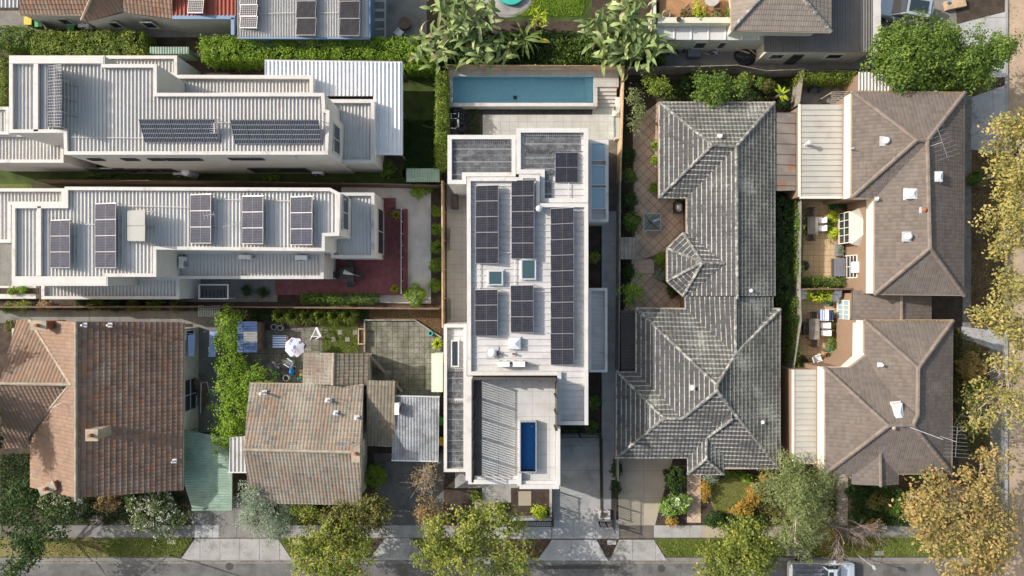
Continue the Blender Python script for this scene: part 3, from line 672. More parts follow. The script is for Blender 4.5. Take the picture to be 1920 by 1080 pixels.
# ---------------------------------------------------------------- builders: furniture and fittings
def table(label, px, py, L, Wd, rz, mat, h=.74, zg=0, slats=7, group=None):
    c = W(px, py, zg+h); base = Vector((c.x, c.y, zg)); t = thing('outdoor_table', label, 'table', base, group, rz); l = Vector((0,0,0))
    def B(name, *bx):
        mb = MB()
        for b in bx: mb.box(*b)
        return link(name, mk_mesh(name, mb.v, mb.f, M[mat]), t)
    if slats:
        for i in range(slats): w_ = Wd/slats; B('slat', ((0, -Wd/2+w_*(i+.5), h-.015), (L, w_-.012, .03)))
    else: B('table_top', ((0,0,h-.02), (L, Wd, .04)))
    B('apron', ((0,0,h-.07), (L-.12, Wd-.12, .07)))
    for sx in (-1,1):
        for sy in (-1,1): B('leg', ((sx*(L/2-.1), sy*(Wd/2-.1), (h-.1)/2), (.07,.07,h-.1)))
    return t
def chair(label, px, py, rz, mat='charcoal', seat=None, zg=0, group=None, arms=True, recline=.15, wd=.52):
    c = W(px, py, zg+.5); t = thing('outdoor_chair', label, 'chair', (c.x, c.y, zg), group, rz); seat = seat or mat
    def B(name, m, bx):
        mb = MB()
        for b in bx: mb.box(*b[:2], M=b[2] if len(b) > 2 else None)
        return link(name, mk_mesh(name, mb.v, mb.f, M[m]), t)
    B('seat', seat, [((0,0,.43), (.5, wd-.06, .06))]); rm = Matrix.Rotation(-recline, 3, 'Y')
    B('backrest', seat, [((-.27-.07*recline*4, 0, .68), (.05, wd-.06, .48), rm)])
    for sx in (-1,1):
        for sy in (-1,1): B('leg', mat, [((sx*.22, sy*wd/2, .22), (.045,.045,.44))])
    if arms:
        for sy in (-1,1): B('armrest', mat, [((0, sy*wd/2, .64), (.5,.06,.035)), ((.22, sy*wd/2, .54), (.04,.04,.2)), ((-.2, sy*wd/2, .54), (.04,.04,.2))])
    return t
def aircon(label, px, py, z, rz=0, sx=.85, sy=.34, h=.6, group='air conditioner units', fan='y'):
    c = W(px, py, z+h); t = thing('air_conditioner', label, 'air conditioner', (c.x, c.y, z), group, rz)
    mb = MB(); mb.box((0,0,h/2+.06), (sx,sy,h)); link('casing', mk_mesh('casing', mb.v, mb.f, M['whiteplastic']), t)
    mb = MB()
    for r_ in (.1,.17,.23): mb.tube([(-.12+r_*math.cos(a*.5236), -sy/2-.012, h/2+.06+r_*math.sin(a*.5236)) for a in range(13)], .012, 4)
    link('fan_guard', mk_mesh('fan_guard', mb.v, mb.f, M['charcoal']), t)
    for k in (-1,1): mb = MB(); mb.box((k*sx*.32,0,.03), (.08,sy+.12,.06)); link('foot', mk_mesh('foot', mb.v, mb.f, M['steel']), t)
    mb = MB(); mb.tube([(sx/2,0,.25),(sx/2+.12,.0,.22),(sx/2+.14,.1,.0)], .025, 5); link('pipe', mk_mesh('pipe', mb.v, mb.f, M['charcoal']), t); return t
def pot(label, px, py, r, h, mat, plant=None, zg=0, group='garden pots', pr=1.5):
    c = W(px, py, zg+h); b = Vector((c.x, c.y, zg)); t = thing('plant_pot', label, 'pot', b, group)
    mb = MB(); mb.tube([b, b+Vector((0,0,h*.9)), b+Vector((0,0,h))], [r*.72, r*.96, r*1.06], 14, False); mb.tube([b+Vector((0,0,h)), b+Vector((0,0,h*.85))], [r*.9, r*.86], 14, False)
    a_ = [b+Vector((r*1.06*math.cos(k*.4488), r*1.06*math.sin(k*.4488), h)) for k in range(14)]; i_ = [b+Vector((r*.9*math.cos(k*.4488), r*.9*math.sin(k*.4488), h)) for k in range(14)]
    mb.add(a_+i_, [[k,(k+1)%14,14+(k+1)%14,14+k] for k in range(14)]); mb.build('pot', M[mat], t)
    mb = MB(); mb.cyl(b+Vector((0,0,.02)), r*.7, h*.8, 12, r*.88); mb.build('soil', M['soil'], t)
    if plant:
        P, Nn, Cl, _ = crown_points([(0,0,h+r*.5,r*pr,r*pr,r*1.1)], .1, 10, 12, .6); v, f, uv = leaf_arrays(P, Nn, .1, .5, cl=Cl); link('foliage', np_mesh('foliage', v, f, uv, M[plant]), t)
    return t
def vent(label, px, py, z, r=.13, h=.3, mat='galv', name='roof_vent', group='roof vents', flash=True, cowl=True):
    c = W(px, py, z+h); t = thing(name, label, 'vent', (c.x, c.y, z), group)
    if flash: mb = MB(); mb.box((0,0,.02), (r*3.6,r*3.6,.05)); link('flashing', mk_mesh('flashing', mb.v, mb.f, M['lead']), t)
    mb = MB(); mb.cyl((0,0,0), r*.75, h, 12); link('pipe', mk_mesh('pipe', mb.v, mb.f, M[mat]), t)
    if cowl:
        mb = MB(); mb.dome((0,0,h-.03), r*1.25, r*1.25, r*.8, 14, 4); link('cowl', mk_mesh('cowl', mb.v, mb.f, M[mat], smooth=True), t)
    return t
def antenna(label, px, py, z, h=1.6, L=1.3, rz=0, n=7, el=.9, group='roof antennas', boom_px=None):
    c = W(px, py, z); t = thing('antenna', label, 'antenna', c, group, rz)
    mb = MB(); mb.tube([(0,0,0),(0,0,h)], .022, 6); link('mast', mk_mesh('mast', mb.v, mb.f, M['galv']), t)
    mb = MB(); mb.tube([(-L/2,0,h),(L/2,0,h)], .016, 5); link('boom', mk_mesh('boom', mb.v, mb.f, M['alu']), t)
    for i in range(n):
        x = -L/2+L*i/(n-1); e = el*(1-.5*i/n); mb = MB(); mb.tube([(x,-e/2,h+.02),(x,e/2,h+.02)], .012, 4); link('element', mk_mesh('element', mb.v, mb.f, M['alu']), t)
    return t
def skylight(label, px, py, wx, wy, z, h=.25, mat='skyglass', frame='galv', dome=False, group='skylights', rz=0):
    c = W(px, py, z+h); t = thing('skylight', label, 'skylight', (c.x, c.y, z), group, rz); a = [Vector((-wx/2,-wy/2)), Vector((wx/2,-wy/2)), Vector((wx/2,wy/2)), Vector((-wx/2,wy/2))]
    mb = MB(); mb.ring(a, inset(a, .09), -.05, h); mb.ring([p*1.18 for p in a], [p*.99 for p in a], -.03, .03); link('kerb', mk_mesh('kerb', mb.v, mb.f, M[frame]), t)
    mb = MB()
    if dome: mb.dome((0,0,h-.01), wx*.6, wy*.6, .18, 4, 3) if 0 else mb.add([(-wx/2+.04,-wy/2+.04,h),(wx/2-.04,-wy/2+.04,h),(wx/2-.04,wy/2-.04,h),(-wx/2+.04,wy/2-.04,h),(0,0,h+.2)], [(0,1,4),(1,2,4),(2,3,4),(3,0,4)])
    else: mb.box((0,0,h-.04), (wx-.18, wy-.18, .03))
    link('pane', mk_mesh('pane', mb.v, mb.f, M[mat]), t); return t
# ---------------------------------------------------------------- the setting
mb = MB(); mb.poly([(-400,-400,-.16),(400,-400,-.16),(400,400,-.16),(-400,400,-.16)]); tag(mb.build('ground', M['asphalt']), kind='structure')
def slab(name, pts, z0, z1, mat):
    p = [W(a, b, z1).xy for a, b in pts]; mb = MB(); mb.prism(p, z0, z1, bottom=False); return tag(mb.build(name, M[mat]), kind='structure')
slab('terrain', [(-700,-700),(1884,-700),(1884,1046),(-700,1046)], -.16, 0, 'soil')
road = tag(MB().poly([W(a,b).to_3d()+Vector((0,0,-.15)) for a,b in [(-900,1046),(1884,1046),(1884,1500),(-900,1500)]]).build('road', M['asphalt']), kind='structure')
laneway = tag(MB().poly([W(a,b)+Vector((0,0,-.145)) for a,b in [(1886,-700),(2300,-700),(2300,1500),(1886,1500)]]).build('laneway', M['roadtan']), kind='structure')
paving(laneway, [(1900,-10),(2060,-10),(2060,1100),(1900,1100)], -.145, 6.0, 2.75, 'roadtan', gap=.02, th=.012, name='road_slab')
kerb = MB()
pk = [W(-700,1049), W(1884,1049)]; n = 60
ko = tag(MB().box((pk[0]+pk[1])/2+Vector((0,0,-.09)), ((pk[1]-pk[0]).length, .3, .16)).build('kerb', M['concdark']), kind='structure')
for i in range(30):
    a = W(-10+64*i, 1047); b = W(-10+64*(i+1)-1.2, 1047); m = MB(); m.box((a+b)/2+Vector((0,-.02,-.07)), ((b-a).length, .17, .16)); m.build('kerb_stone', M['concdark'], ko)
k2 = tag(MB().beam(W(1887,-300)+Vector((0,0,-.06)), W(1887,1046)+Vector((0,0,-.06)), .22, .15).build('kerb', M['conc']), kind='structure')
gut_ = tag(MB().poly([W(a,b)+Vector((0,0,-.147)) for a,b in [(-300,1050.5),(1884,1050.5),(1884,1058),(-300,1058)]]).build('gutter_channel', M['joint']), kind='structure'); paving(gut_, [(-20,1051),(1884,1051),(1884,1057),(-20,1057)], -.146, 2.6, .28, 'concdark', gap=.02, th=.008, name='channel_slab')
# verge grass and beds
sheet('grass_verge', [(-200,1006),(362,1006),(338,1044),(-200,1044)], 1, 'lawn_pale'); sheet('grass_verge', [(520,1006),(705,1006),(690,1044),(546,1044)], 1, 'grassbase')
sheet('grass_verge', [(770,1005),(800,1005),(800,1044),(800,1044)], 1, 'grassbase'); sheet('grass_verge', [(1226,1010),(1480,1010),(1480,1044),(1250,1044)], 1, 'grassbase')
sheet('grass_verge', [(1480,1000),(1880,1000),(1880,1044),(1480,1044)], 1, 'grassbase'); sheet('soil_bed', [(955,1010),(1033,1010),(1008,1044),(955,1044)], 1, 'mulch')
sheet('soil_bed', [(1119,1011),(1160,1011),(1143,1044),(1139,1044)], 2, 'soil')
cover('grass', 'short grass on the verge at the left driveway', [(200,1008),(362,1008),(340,1043),(200,1043)], 5000, 'l_grass', .11, .07)
cover('grass', 'sparse grass on the shaded verge by the dark trees', [(40,1008),(200,1008),(200,1043),(40,1043)], 1800, 'l_olive', .1, .05)
cover('grass', 'green grass on the verge beside the wide driveway', [(1228,1012),(1480,1012),(1480,1043),(1252,1043)], 9000, 'l_grass', .1, .06)
cover('grass', 'leafy grass on the verge by the parked vehicle', [(1480,1003),(1870,1003),(1870,1043),(1480,1043)], 7000, 'l_grass', .1, .06)
cover('grass', 'grass beside the yellow verge tree', [(522,1008),(700,1008),(690,1043),(546,1043)], 4000, 'l_grass', .1, .06)
cover('fallen_leaves', 'orange fallen leaves around the bare tree', [(1500,985),(1660,985),(1640,1040),(1510,1040)], 1500, 'l_red', .12, .03)
cover('fallen_leaves', 'brown fallen leaves on the right verge', [(1812,175),(1884,270),(1884,900),(1812,700)], 3500, 'l_brown', .12, .03)
# footpath of single slabs and crossovers
fp = sheet('footpath', [(-100,985),(1885,985),(1885,1009),(-100,1009)], 2, 'joint')
for a, b, m in ((90,365,'concdark'), (365,410,'conc2'), (410,545,'concdark'), (545,720,'conc'), (720,930,'conc'), (1226,1316,'conc'), (1316,1500,'conctan'), (1600,1780,'concdark'), (1780,1884,'concdark')):
    paving(fp, [(a,985),(b,985),(b,1008),(a,1008)], .01, 1.45, 1.2, m, gap=.02, th=.015, name='slab')
fp2 = sheet('footpath', [(930,974),(1160,974),(1160,1011),(930,1011)], 3, 'joint')
paving(fp2, [(930,975),(1034,975),(1034,1010),(930,1010)], .014, 1.1, 1.6, 'conc2', gap=.02, th=.014, name='slab')
paving(fp2, [(1035,975),(1160,975),(1160,1010),(1035,1010)], .014, 1.75, 1.7, 'conc2', gap=.02, th=.014, name='slab')
def crossover(pts, m, su, sv=9., name='crossover'):
    o = sheet(name, pts, 2, 'joint'); paving(o, pts, .01, su, sv, m, gap=.025, th=.02, name='slab'); return o
crossover([(366,1010),(521,1010),(548,1050),(338,1050)], 'conc', 1.6, 3.); crossover([(722,1009),(772,1009),(800,1050),(692,1050)], 'conc', 1.7, 3.)
crossover([(1035,1012),(1118,1012),(1140,1051),(1007,1051)], 'conc2', 2.75, 3.); crossover([(1161,1012),(1226,1012),(1250,1051),(1143,1051)], 'conc', 1.85, 3.)
crossover([(1785,48),(1886,22),(1886,145),(1850,145),(1785,75)], 'conc2', 2.4, 2.4)
crossover([(1822,182),(1884,160),(1884,290),(1820,280)], 'conc2', 1.8, 2.6); crossover([(1801,612),(1884,622),(1884,662),(1801,634)], 'conc2', 1.8, 2.6)
sheet('footpath', [(1808,178),(1822,178),(1820,700),(1804,700)], 3, 'concdark'); sheet('footpath', [(1856,640),(1884,640),(1884,1046),(1856,1046)], 1, 'concdark')
sheet('driveway', [(1650,0),(1790,0),(1800,100),(1650,110)], 1, 'concdark')
# driveways
d1 = sheet('driveway', [(360,930),(462,930),(462,985),(360,985)], 1, 'joint'); paving(d1, [(360,930),(462,930),(462,985),(360,985)], .006, 1.7, 1.6, 'concdark', gap=.02, th=.012, name='slab')
sheet('driveway', [(700,850),(832,850),(832,985),(715,985)], 1, 'asphalt')
d2 = sheet('driveway', [(1040,812),(1126,812),(1126,975),(1034,975)], 2, 'joint'); paving(d2, [(1034,812),(1126,812),(1126,975),(1034,975)], .01, 4.4, 2.0, 'conc', gap=.018, th=.014, name='slab')
d3 = sheet('driveway', [(1158,858),(1262,858),(1228,985),(1160,985)], 1, 'joint'); paving(d3, [(1158,858),(1262,858),(1228,985),(1160,985)], .006, 2.1, 2.2, 'conctan', gap=.02, th=.014, name='slab')
# left lots
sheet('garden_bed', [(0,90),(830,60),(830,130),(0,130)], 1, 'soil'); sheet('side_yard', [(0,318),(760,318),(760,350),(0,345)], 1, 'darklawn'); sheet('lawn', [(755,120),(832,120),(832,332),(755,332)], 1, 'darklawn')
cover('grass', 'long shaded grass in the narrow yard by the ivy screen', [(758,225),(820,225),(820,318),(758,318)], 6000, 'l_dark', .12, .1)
sheet('lawn', [(0,345),(60,345),(60,420),(0,420)], 2, 'grassbase'); sheet('courtyard', [(0,455),(30,455),(30,540),(0,540)], 2, 'concdark')
sheet('gravel_yard', [(640,343),(826,346),(826,570),(640,566)], 2, 'gravel')
cover('gravel', 'pale gravel around the burgundy deck', [(700,346),(815,346),(815,565),(764,565),(764,392),(700,392)], 22000, 'g_stone' if 'g_stone' in M else 'l_grass', .05, .02) if 0 else None
sheet('soil_bed', [(808,346),(826,346),(826,570),(808,570)], 3, 'soil'); sheet('side_passage', [(330,520),(520,520),(520,566),(330,566)], 2, 'concdark')
sheet('garden_bed', [(0,566),(400,566),(400,585),(0,585)], 2, 'soil'); p_ = sheet('side_path', [(0,580),(412,583),(412,608),(0,606)], 3, 'joint'); paving(p_, [(0,582),(410,584),(410,607),(0,605)], .014, 2.4, 1.2, 'concdark', gap=.02, th=.01, name='slab')
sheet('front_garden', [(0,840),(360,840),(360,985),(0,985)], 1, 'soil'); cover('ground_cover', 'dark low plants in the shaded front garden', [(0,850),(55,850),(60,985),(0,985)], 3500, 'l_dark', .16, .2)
sheet('rear_yard', [(362,600),(460,600),(460,810),(362,810)], 1, 'concdark')
# backyard with old pavers, lawn and mulch
by = sheet('backyard_paving', [(440,595),(690,595),(690,735),(440,735)], 1, 'soil'); paving(by, [(455,622),(606,612),(606,722),(455,735)], .006, .62, .62, 'oldpave', gap=.025, th=.015, jit=.004)
sheet('lawn', [(602,606),(672,606),(672,662),(602,662)], 2, 'grassbase'); cover('grass', 'mown green grass between the stepping stones', [(603,607),(672,607),(672,662),(603,662)], 5000, 'l_grass', .08, .04)
for x, y in ((612,622),(638,623),(626,636),(652,636),(666,623)): m = MB(); c = W(x,y); m.box(c+Vector((0,0,.035)), (.36,.36,.06), rz=random.uniform(-.1,.1)); m.solo('stepping_stone', M['oldpave'], {612:'grey stepping stone at the trestle end of the lawn',638:'grey stepping stone in the upper middle of the lawn',626:'grey stepping stone low left on the lawn',652:'grey stepping stone low right on the lawn',666:'grey stepping stone beside the timber trough'}[x], 'stepping stone', 'stepping stones on the small lawn')
sheet('mulch_bed', [(690,572),(828,572),(828,632),(780,600),(690,600)], 3, 'mulch'); cover('bark_mulch', 'brown bark chips along the fence', [(692,574),(826,574),(826,628),(780,599),(692,599)], 9000, 'l_brown', .06, .03)
by2 = sheet('courtyard_paving', [(684,598),(780,598),(828,632),(828,745),(684,745)], 2, 'jointdark'); paving(by2, [(686,600),(778,600),(826,634),(826,742),(686,742)], .01, .43, .43, 'oldpave', gap=.03, th=.015, jit=.006)
# modern house: pool terrace and paths
sheet('side_path', [(836,340),(878,340),(878,612),(836,612)], 2, 'joint').name; sp = sheet('terrace', [(836,200),(1160,200),(1160,400),(836,400)], 1, 'joint')
paving(sp, [(905,205),(1154,205),(1154,262),(905,262)], .008, .72, .72, 'ptile', gap=.012, th=.02, name='tile'); paving(sp, [(838,345),(877,345),(877,608),(838,608)], .012, .6, .6, 'darktile', gap=.012, th=.015, name='tile')
sheet('pebble_bed', [(872,205),(905,205),(905,252),(872,252)], 2, 'soil')
s2 = sheet('side_path', [(1126,395),(1158,395),(1156,900),(1126,900)], 2, 'joint'); paving(s2, [(1128,396),(1157,396),(1155,900),(1128,900)], .01, 1.3, 1.6, 'conc2', gap=.015, th=.014, name='slab')
sheet('garden_bed', [(1100,415),(1128,415),(1128,820),(1045,820),(1045,790),(1100,790)], 2, 'soil'); sheet('front_garden', [(832,880),(1046,880),(1046,975),(832,975)], 1, 'soil')
fg = sheet('front_path', [(853,885),(880,885),(880,905),(1040,905),(1040,915),(958,915),(958,942),(928,942),(928,975),(890,975),(890,942),(904,942),(904,915),(853,915)], 3, 'conc'); 
# grey-roofed house: courtyard, lawn
cy = sheet('courtyard', [(1166,190),(1300,190),(1300,590),(1166,590)], 1, 'joint')
paving(cy, [(1186,230),(1236,190),(1290,300),(1290,440),(1252,470),(1192,490)], .006, .6, .6, 'brickpave', R(45), gap=.035, th=.016); paving(cy, [(1186,514),(1222,514),(1282,560),(1282,578),(1168,590)][::-1], .006, .6, .6, 'brickpave', R(45), gap=.035, th=.016); paving(cy, [(1184,486),(1226,486),(1226,513),(1184,513)], .01, .55, .36, 'brickpave', gap=.015, th=.03)
sheet('garden_bed', [(1165,130),(1186,130),(1186,578),(1165,578)], 3, 'soil'); sheet('garden_bed', [(1170,130),(1490,130),(1490,192),(1240,192),(1236,215),(1186,240),(1170,240)], 4, 'soil'); sheet('garden_bed', [(1452,200),(1492,200),(1490,880),(1452,880)], 2, 'soil')
sheet('front_garden', [(1236,858),(1580,878),(1580,985),(1226,985)], 1, 'soil'); sheet('lawn', [(1328,898),(1425,890),(1440,920),(1395,965),(1340,960),(1330,935)], 3, 'lawn_pale'); cover('grass', 'dry short lawn in front of the grey-roofed house', [(1330,898),(1420,892),(1435,920),(1393,962),(1340,958)], 6000, 'l_grass', .07, .03)
fp3 = sheet('garden_path', [(1288,886),(1314,886),(1314,980),(1288,980)], 3, 'joint'); paving(fp3, [(1288,886),(1314,886),(1314,980),(1288,980)], .014, .55, .55, 'brickpave', R(45), gap=.025, th=.014)
# brown townhouses: courtyards
c1 = sheet('courtyard', [(1490,375),(1590,375),(1590,535),(1490,535)], 1, 'joint'); paving(c1, [(1504,378),(1586,378),(1586,522),(1504,522)], .006, .46, .46, 'sandpave', gap=.02, th=.016)
c2 = sheet('courtyard', [(1490,545),(1592,545),(1592,690),(1488,690)], 1, 'joint'); paving(c2, [(1494,560),(1590,560),(1590,688),(1492,688)], .006, .46, .46, 'sandpave', gap=.02, th=.016)
sheet('front_garden', [(1580,880),(1800,880),(1800,985),(1580,985)], 2, 'leaflitter'); fp4 = sheet('garden_path', [(1568,880),(1590,880),(1590,985),(1566,985)], 4, 'joint'); paving(fp4, [(1568,882),(1590,882),(1589,985),(1567,985)], .018, .9, .55, 'conctan', gap=.02, th=.012, name='slab')
sheet('verge', [(1812,165),(1884,165),(1884,1046),(1780,1046),(1812,700)], 2 if 0 else 0.5, 'leaflitter')
# top gardens
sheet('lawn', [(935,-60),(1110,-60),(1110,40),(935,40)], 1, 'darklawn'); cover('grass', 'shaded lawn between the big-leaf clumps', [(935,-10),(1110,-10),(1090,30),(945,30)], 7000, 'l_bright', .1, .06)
sheet('rear_yard', [(722,-60),(800,-60),(800,70),(722,70)], 2, 'concdark'); ps = sheet('side_path', [(696,-30),(724,-30),(724,72),(696,72)], 3, 'gravel'); 
for y in (10,28,46,62): m = MB(); m.box(W(712,y)+Vector((0,0,.03)), (.75,.5,.05)); m.build('slab', M['concdark'], ps)
sheet('side_passage', [(0,20),(450,20),(450,70),(0,70)], 2, 'concdark'); sheet('side_passage', [(1235,75),(1640,75),(1640,130),(1235,130)], 2, 'concdark')
sheet('courtyard', [(1495,140),(1610,140),(1610,200),(1495,200)], 2, 'concdark')
m = MB(); m.dome(W(950,-4)+Vector((0,0,.02)), 2.2, 1.6, .14, 20, 3); m.solo('paving_ring', M['conc'], 'curved grey stone surround at the top edge', 'paving', kind='structure')
m = MB(); m.cyl(W(958,-14)+Vector((0,0,.03)), 1.15, .4, 24); m.solo('small_pool', M['turquoise'], 'small turquoise pool rim at the top edge between big-leaf plants', 'pool')
# ---------------------------------------------------------------- house A: pale parapet house, upper left
A = thing('parapet_house', 'pale two-storey parapet house with tilted solar panels, upper left', 'house', W(330,215,0))
up = [(17,104),(196,104),(196,120),(294,120),(294,174),(608,174),(610,205),(618,207),(615,290),(120,290),(119,249),(17,249)]
block(A, up, 8.0, .32, .22, 'y', 'metal_a')
m = MB(); m.prism([W(a,b,8.0).xy for a,b in [(18,106),(194,106),(194,119),(18,119)]], 7.7, 8.02); m.build('parapet_cap', M['coping'], A)
m = MB(); m.beam(W(70,120,7.85), W(70,247,7.85), .3, .3); m.build('roof_upstand', M['coping'], A)
block(A, [(198,104),(332,104),(332,142),(290,142),(290,130),(198,130)], 3.9, .3, .22, 'y', 'metal_a'); block(A, [(292,140),(587,141),(587,180),(292,180)], 4.2, .45, .25, 'y', 'metal_a')
block(A, [(618,186),(702,186),(702,306),(618,306)], 4.1, .4, .25, 'y', 'metal_a'); block(A, [(-60,250),(119,250),(119,305),(-60,305)], 4.0, .4, .22, 'y', 'metal_a'); block(A, [(-60,200),(16,200),(16,252),(-60,252)], 4.3, .3, .2, 'y', 'metal_a')
yw = W(0,290,8.0).y; xa = lambda p, z: W(p,0,z).x
for a, b, z0, z1 in ((165,186,6.0,6.6),(228,252,6.0,6.6),(278,300,6.0,6.6),(308,340,6.0,6.6),(342,372,6.0,6.6),(430,490,6.2,6.7),(160,230,.9,2.6),(240,262,1.2,2.4),(268,290,1.2,2.4),(296,318,1.2,2.4),(465,570,.9,2.7)):
    win(A, '-y', yw+.02, xa(a,z1), xa(b,z1), z0, z1, 'charcoal')
xw = W(617,0,8.0).x
win(A, '+x', xw-.03, W(0,282,7).y, W(0,230,7).y, 5.2, 6.8, 'coping', bars=1)
m = MB(); m.tube([W(555,293,7.6),W(558,300,5.5),W(590,318,1.5)], .05, 6); m.build('downpipe', M['coping'], A)
# white carport at its side
cp = thing('carport', 'bright white ribbed carport roof beside the upper left house', 'carport', W(690,205,0))
ribbed(cp, [(497,114),(754,117),(754,291),(700,290),(700,180),(497,180)], 3.2, 'metal_w', 'y', .3, [(0,0),(.05,.1),(.15,.1),(.2,0)])
for x, y in ((500,116),(620,117),(752,119),(752,205),(752,288),(704,288)): c = W(x,y,3.2); m = MB(); m.box((c.x-.1,c.y-.1 if y<150 else c.y+.1,1.55), (.12,.12,3.1)); m.build('post', M['steel'], cp)
m = MB(); m.beam(W(754.5,117,3.1), W(754.5,291,3.1), .1, .14); m.build('gutter', M['steel'], cp); MB().beam(W(497,113.5,3.1), W(754,116.5,3.1), .1, .14).build('gutter', M['steel'], cp)
# ---------------------------------------------------------------- house B: parapet house with burgundy deck
B_ = thing('parapet_house', 'pale two-storey parapet house with burgundy deck, left centre', 'house', W(350,440,0))
block(B_, [(121,350),(619,352),(638,362),(636,442),(609,443),(609,471),(293,468),(293,519),(202,519),(202,536),(22,536),(22,384),(121,384)][::-1], 7.2, .32, .22, 'y', 'metal_b')
m = MB(); m.prism([W(a,b,7.2).xy for a,b in [(24,518),(200,518),(200,534),(24,534)]], 6.9, 7.22); m.build('parapet_cap', M['coping'], B_)
m = MB(); m.beam(W(76,387,7.05), W(76,517,7.05), .26, .3); m.build('roof_upstand', M['coping'], B_)
block(B_, [(-30,353),(121,353),(121,384),(20,384),(20,455),(-30,455)], 4.4, .4, .22, 'y', 'metal_b'); block(B_, [(293,470),(607,470),(607,523),(293,523)], 4.0, .4, .22, 'y', 'metal_b'); block(B_, [(77,520),(336,520),(336,561),(77,561)], 3.6, .35, .22, 'y', 'metal_b')
block(B_, [(620,361),(702,361),(702,484),(620,484)], 4.0, .4, .22, 'y', 'metal_b')
m = MB(); m.prism([W(a,b,0).xy for a,b in [(600,487),(622,487),(622,523),(600,523)]], 0, 2.6); m.build('side_bay', M['rendergrey'], B_)
m = MB(); m.prism([W(a,b,0).xy for a,b in [(-20,536),(76,536),(76,560),(-20,560)]], .0, .55); m.build('planter_wall', M['coping'], B_)
m = MB(); m.prism([W(a,b,.5).xy for a,b in [(-20,540),(73,540),(73,551),(-20,551)]], .5, .57); m.build('planter_soil', M['soil'], B_)
xb = W(638,0,7.2).x-.03; win(B_, '+x', xb, W(0,428,6.5).y, W(0,366,6.5).y, 5.0, 6.5, 'coping', bars=1)
xb2 = W(702,0,4).x-.03; win(B_, '+x', xb2, W(0,475,2).y, W(0,392,2).y, .4, 2.7, 'coping', bars=1)
win(B_, '+x', W(622,0,0).x, W(0,510,1).y, W(0,492,1).y, .4, 2.2, 'charcoal')
# ---------------------------------------------------------------- terracotta house, lower left
D1 = thing('tiled_house', 'terracotta tiled gable house with side wing, lower left', 'house', W(200,760,0)); e, r_ = 3.7, 7.1
tile_roof(D1, [[(343,604,e),(341,919,e),(143,933,r_),(143,603,r_)]], M['t_terra'], M['captan'], [], .28, .36, prof=[(a_, h_*.6) for a_, h_ in P_PAN], riser=.055, ze=e, gut=[((343,604),(341,919))])
tile_roof(D1, [[(57,914,e),(57,812,e),(133,720,6.6),(57,600,e),(143,603,r_),(143,933,r_)]], M['t_pink'], M['captan'], [((143,603,r_),(143,933,r_)),((57,600,e),(133,720,6.65)),((57,812,e),(133,720,6.65))], .28, .33, ze=e)
tile_roof(D1, [[(32,601,e),(57,600,e),(133,720,6.6),(-1,718,6.6)],[(57,842,e),(8,842,e),(-1,720,6.6),(133,722,6.6),(57,812,e)]], M['t_pink'], M['captan'], [((-1,719,6.63),(133,721,6.63))], .28, .33, ze=e)
house_walls(D1, [(57,606),(343,606),(341,912),(57,908)], e, M['creamwall'], .5); house_walls(D1, [(10,606),(100,606),(100,838),(10,838)], e, M['creamwall'], .4, name='wing_wall')
for gy in (608, 918): m = MB(); a, b, c = W(75,gy,e), W(330,gy,e), W(143,gy+(14 if gy>800 else 0),r_-.1); s = -1 if gy > 800 else 1; m.add([a,b,c], [(0,1,2)]); m.build('gable', M['creamwall'], D1)
xd = W(343,0,e).x-.5+.02
win(D1, '+x', xd, W(0,635,2).y, W(0,628,2).y-.0+.3, 1., 2.3, 'whiteplastic'); win(D1, '+x', xd, W(0,770,2).y, W(0,712,2).y, .6, 2.5, 'coping', bars=1, hbars=1)
def chimney(label, px, py, z, h, sx, sy, rz=0, pots=1, mat='chimney'):
    c = W(px, py, z+h); t = thing('chimney', label, 'chimney', (c.x,c.y,z), 'chimneys', rz)
    m = MB(); m.box((0,0,h/2-.3), (sx,sy,h+.6)); link('stack', mk_mesh('stack', m.v, m.f, M[mat]), t)
    m = MB(); m.box((0,0,h-.04), (sx+.12,sy+.12,.12)); link('cap', mk_mesh('cap', m.v, m.f, M['captan']), t)
    for i in range(pots): m = MB(); m.tube([(sx*(.5*(i+.5)/pots*2-.5)*.6,0,h),(sx*(.5*(i+.5)/pots*2-.5)*.6,0,h+.35)], [.14,.11], 10); link('chimney_pot', mk_mesh('chimney_pot', m.v, m.f, M['terracotta']), t)
chimney('terracotta chimney at the top of the side wing', 72, 610, 5.0, 1.6, 1.0, .55, 0, 1); chimney('pale capped chimney on the terracotta slope with long shadow', 172, 816, 6.2, 1.5, .75, .7, 0, 1, 'captan'); chimney('orange brick chimney at the lower left gable corner', 88, 916, 4.9, 1.5, 1.1, .55, .4, 1)
antenna('thin bent antenna mast on the pale terracotta slope', 122, 756, 6.2, .9, .7, .5, 3, .3)
for x, y, l in ((152,610,'lead flashed pipe vent at the top ridge corner'),(200,610,'lead flashed pipe vent near the top gutter'),(322,867,'lead flashed pipe vent low on the terracotta slope')): vent(l, x, y, 6.9 if x < 160 else (6.2 if x < 220 else 4.1), .09, .45, 'galv', cowl=False)
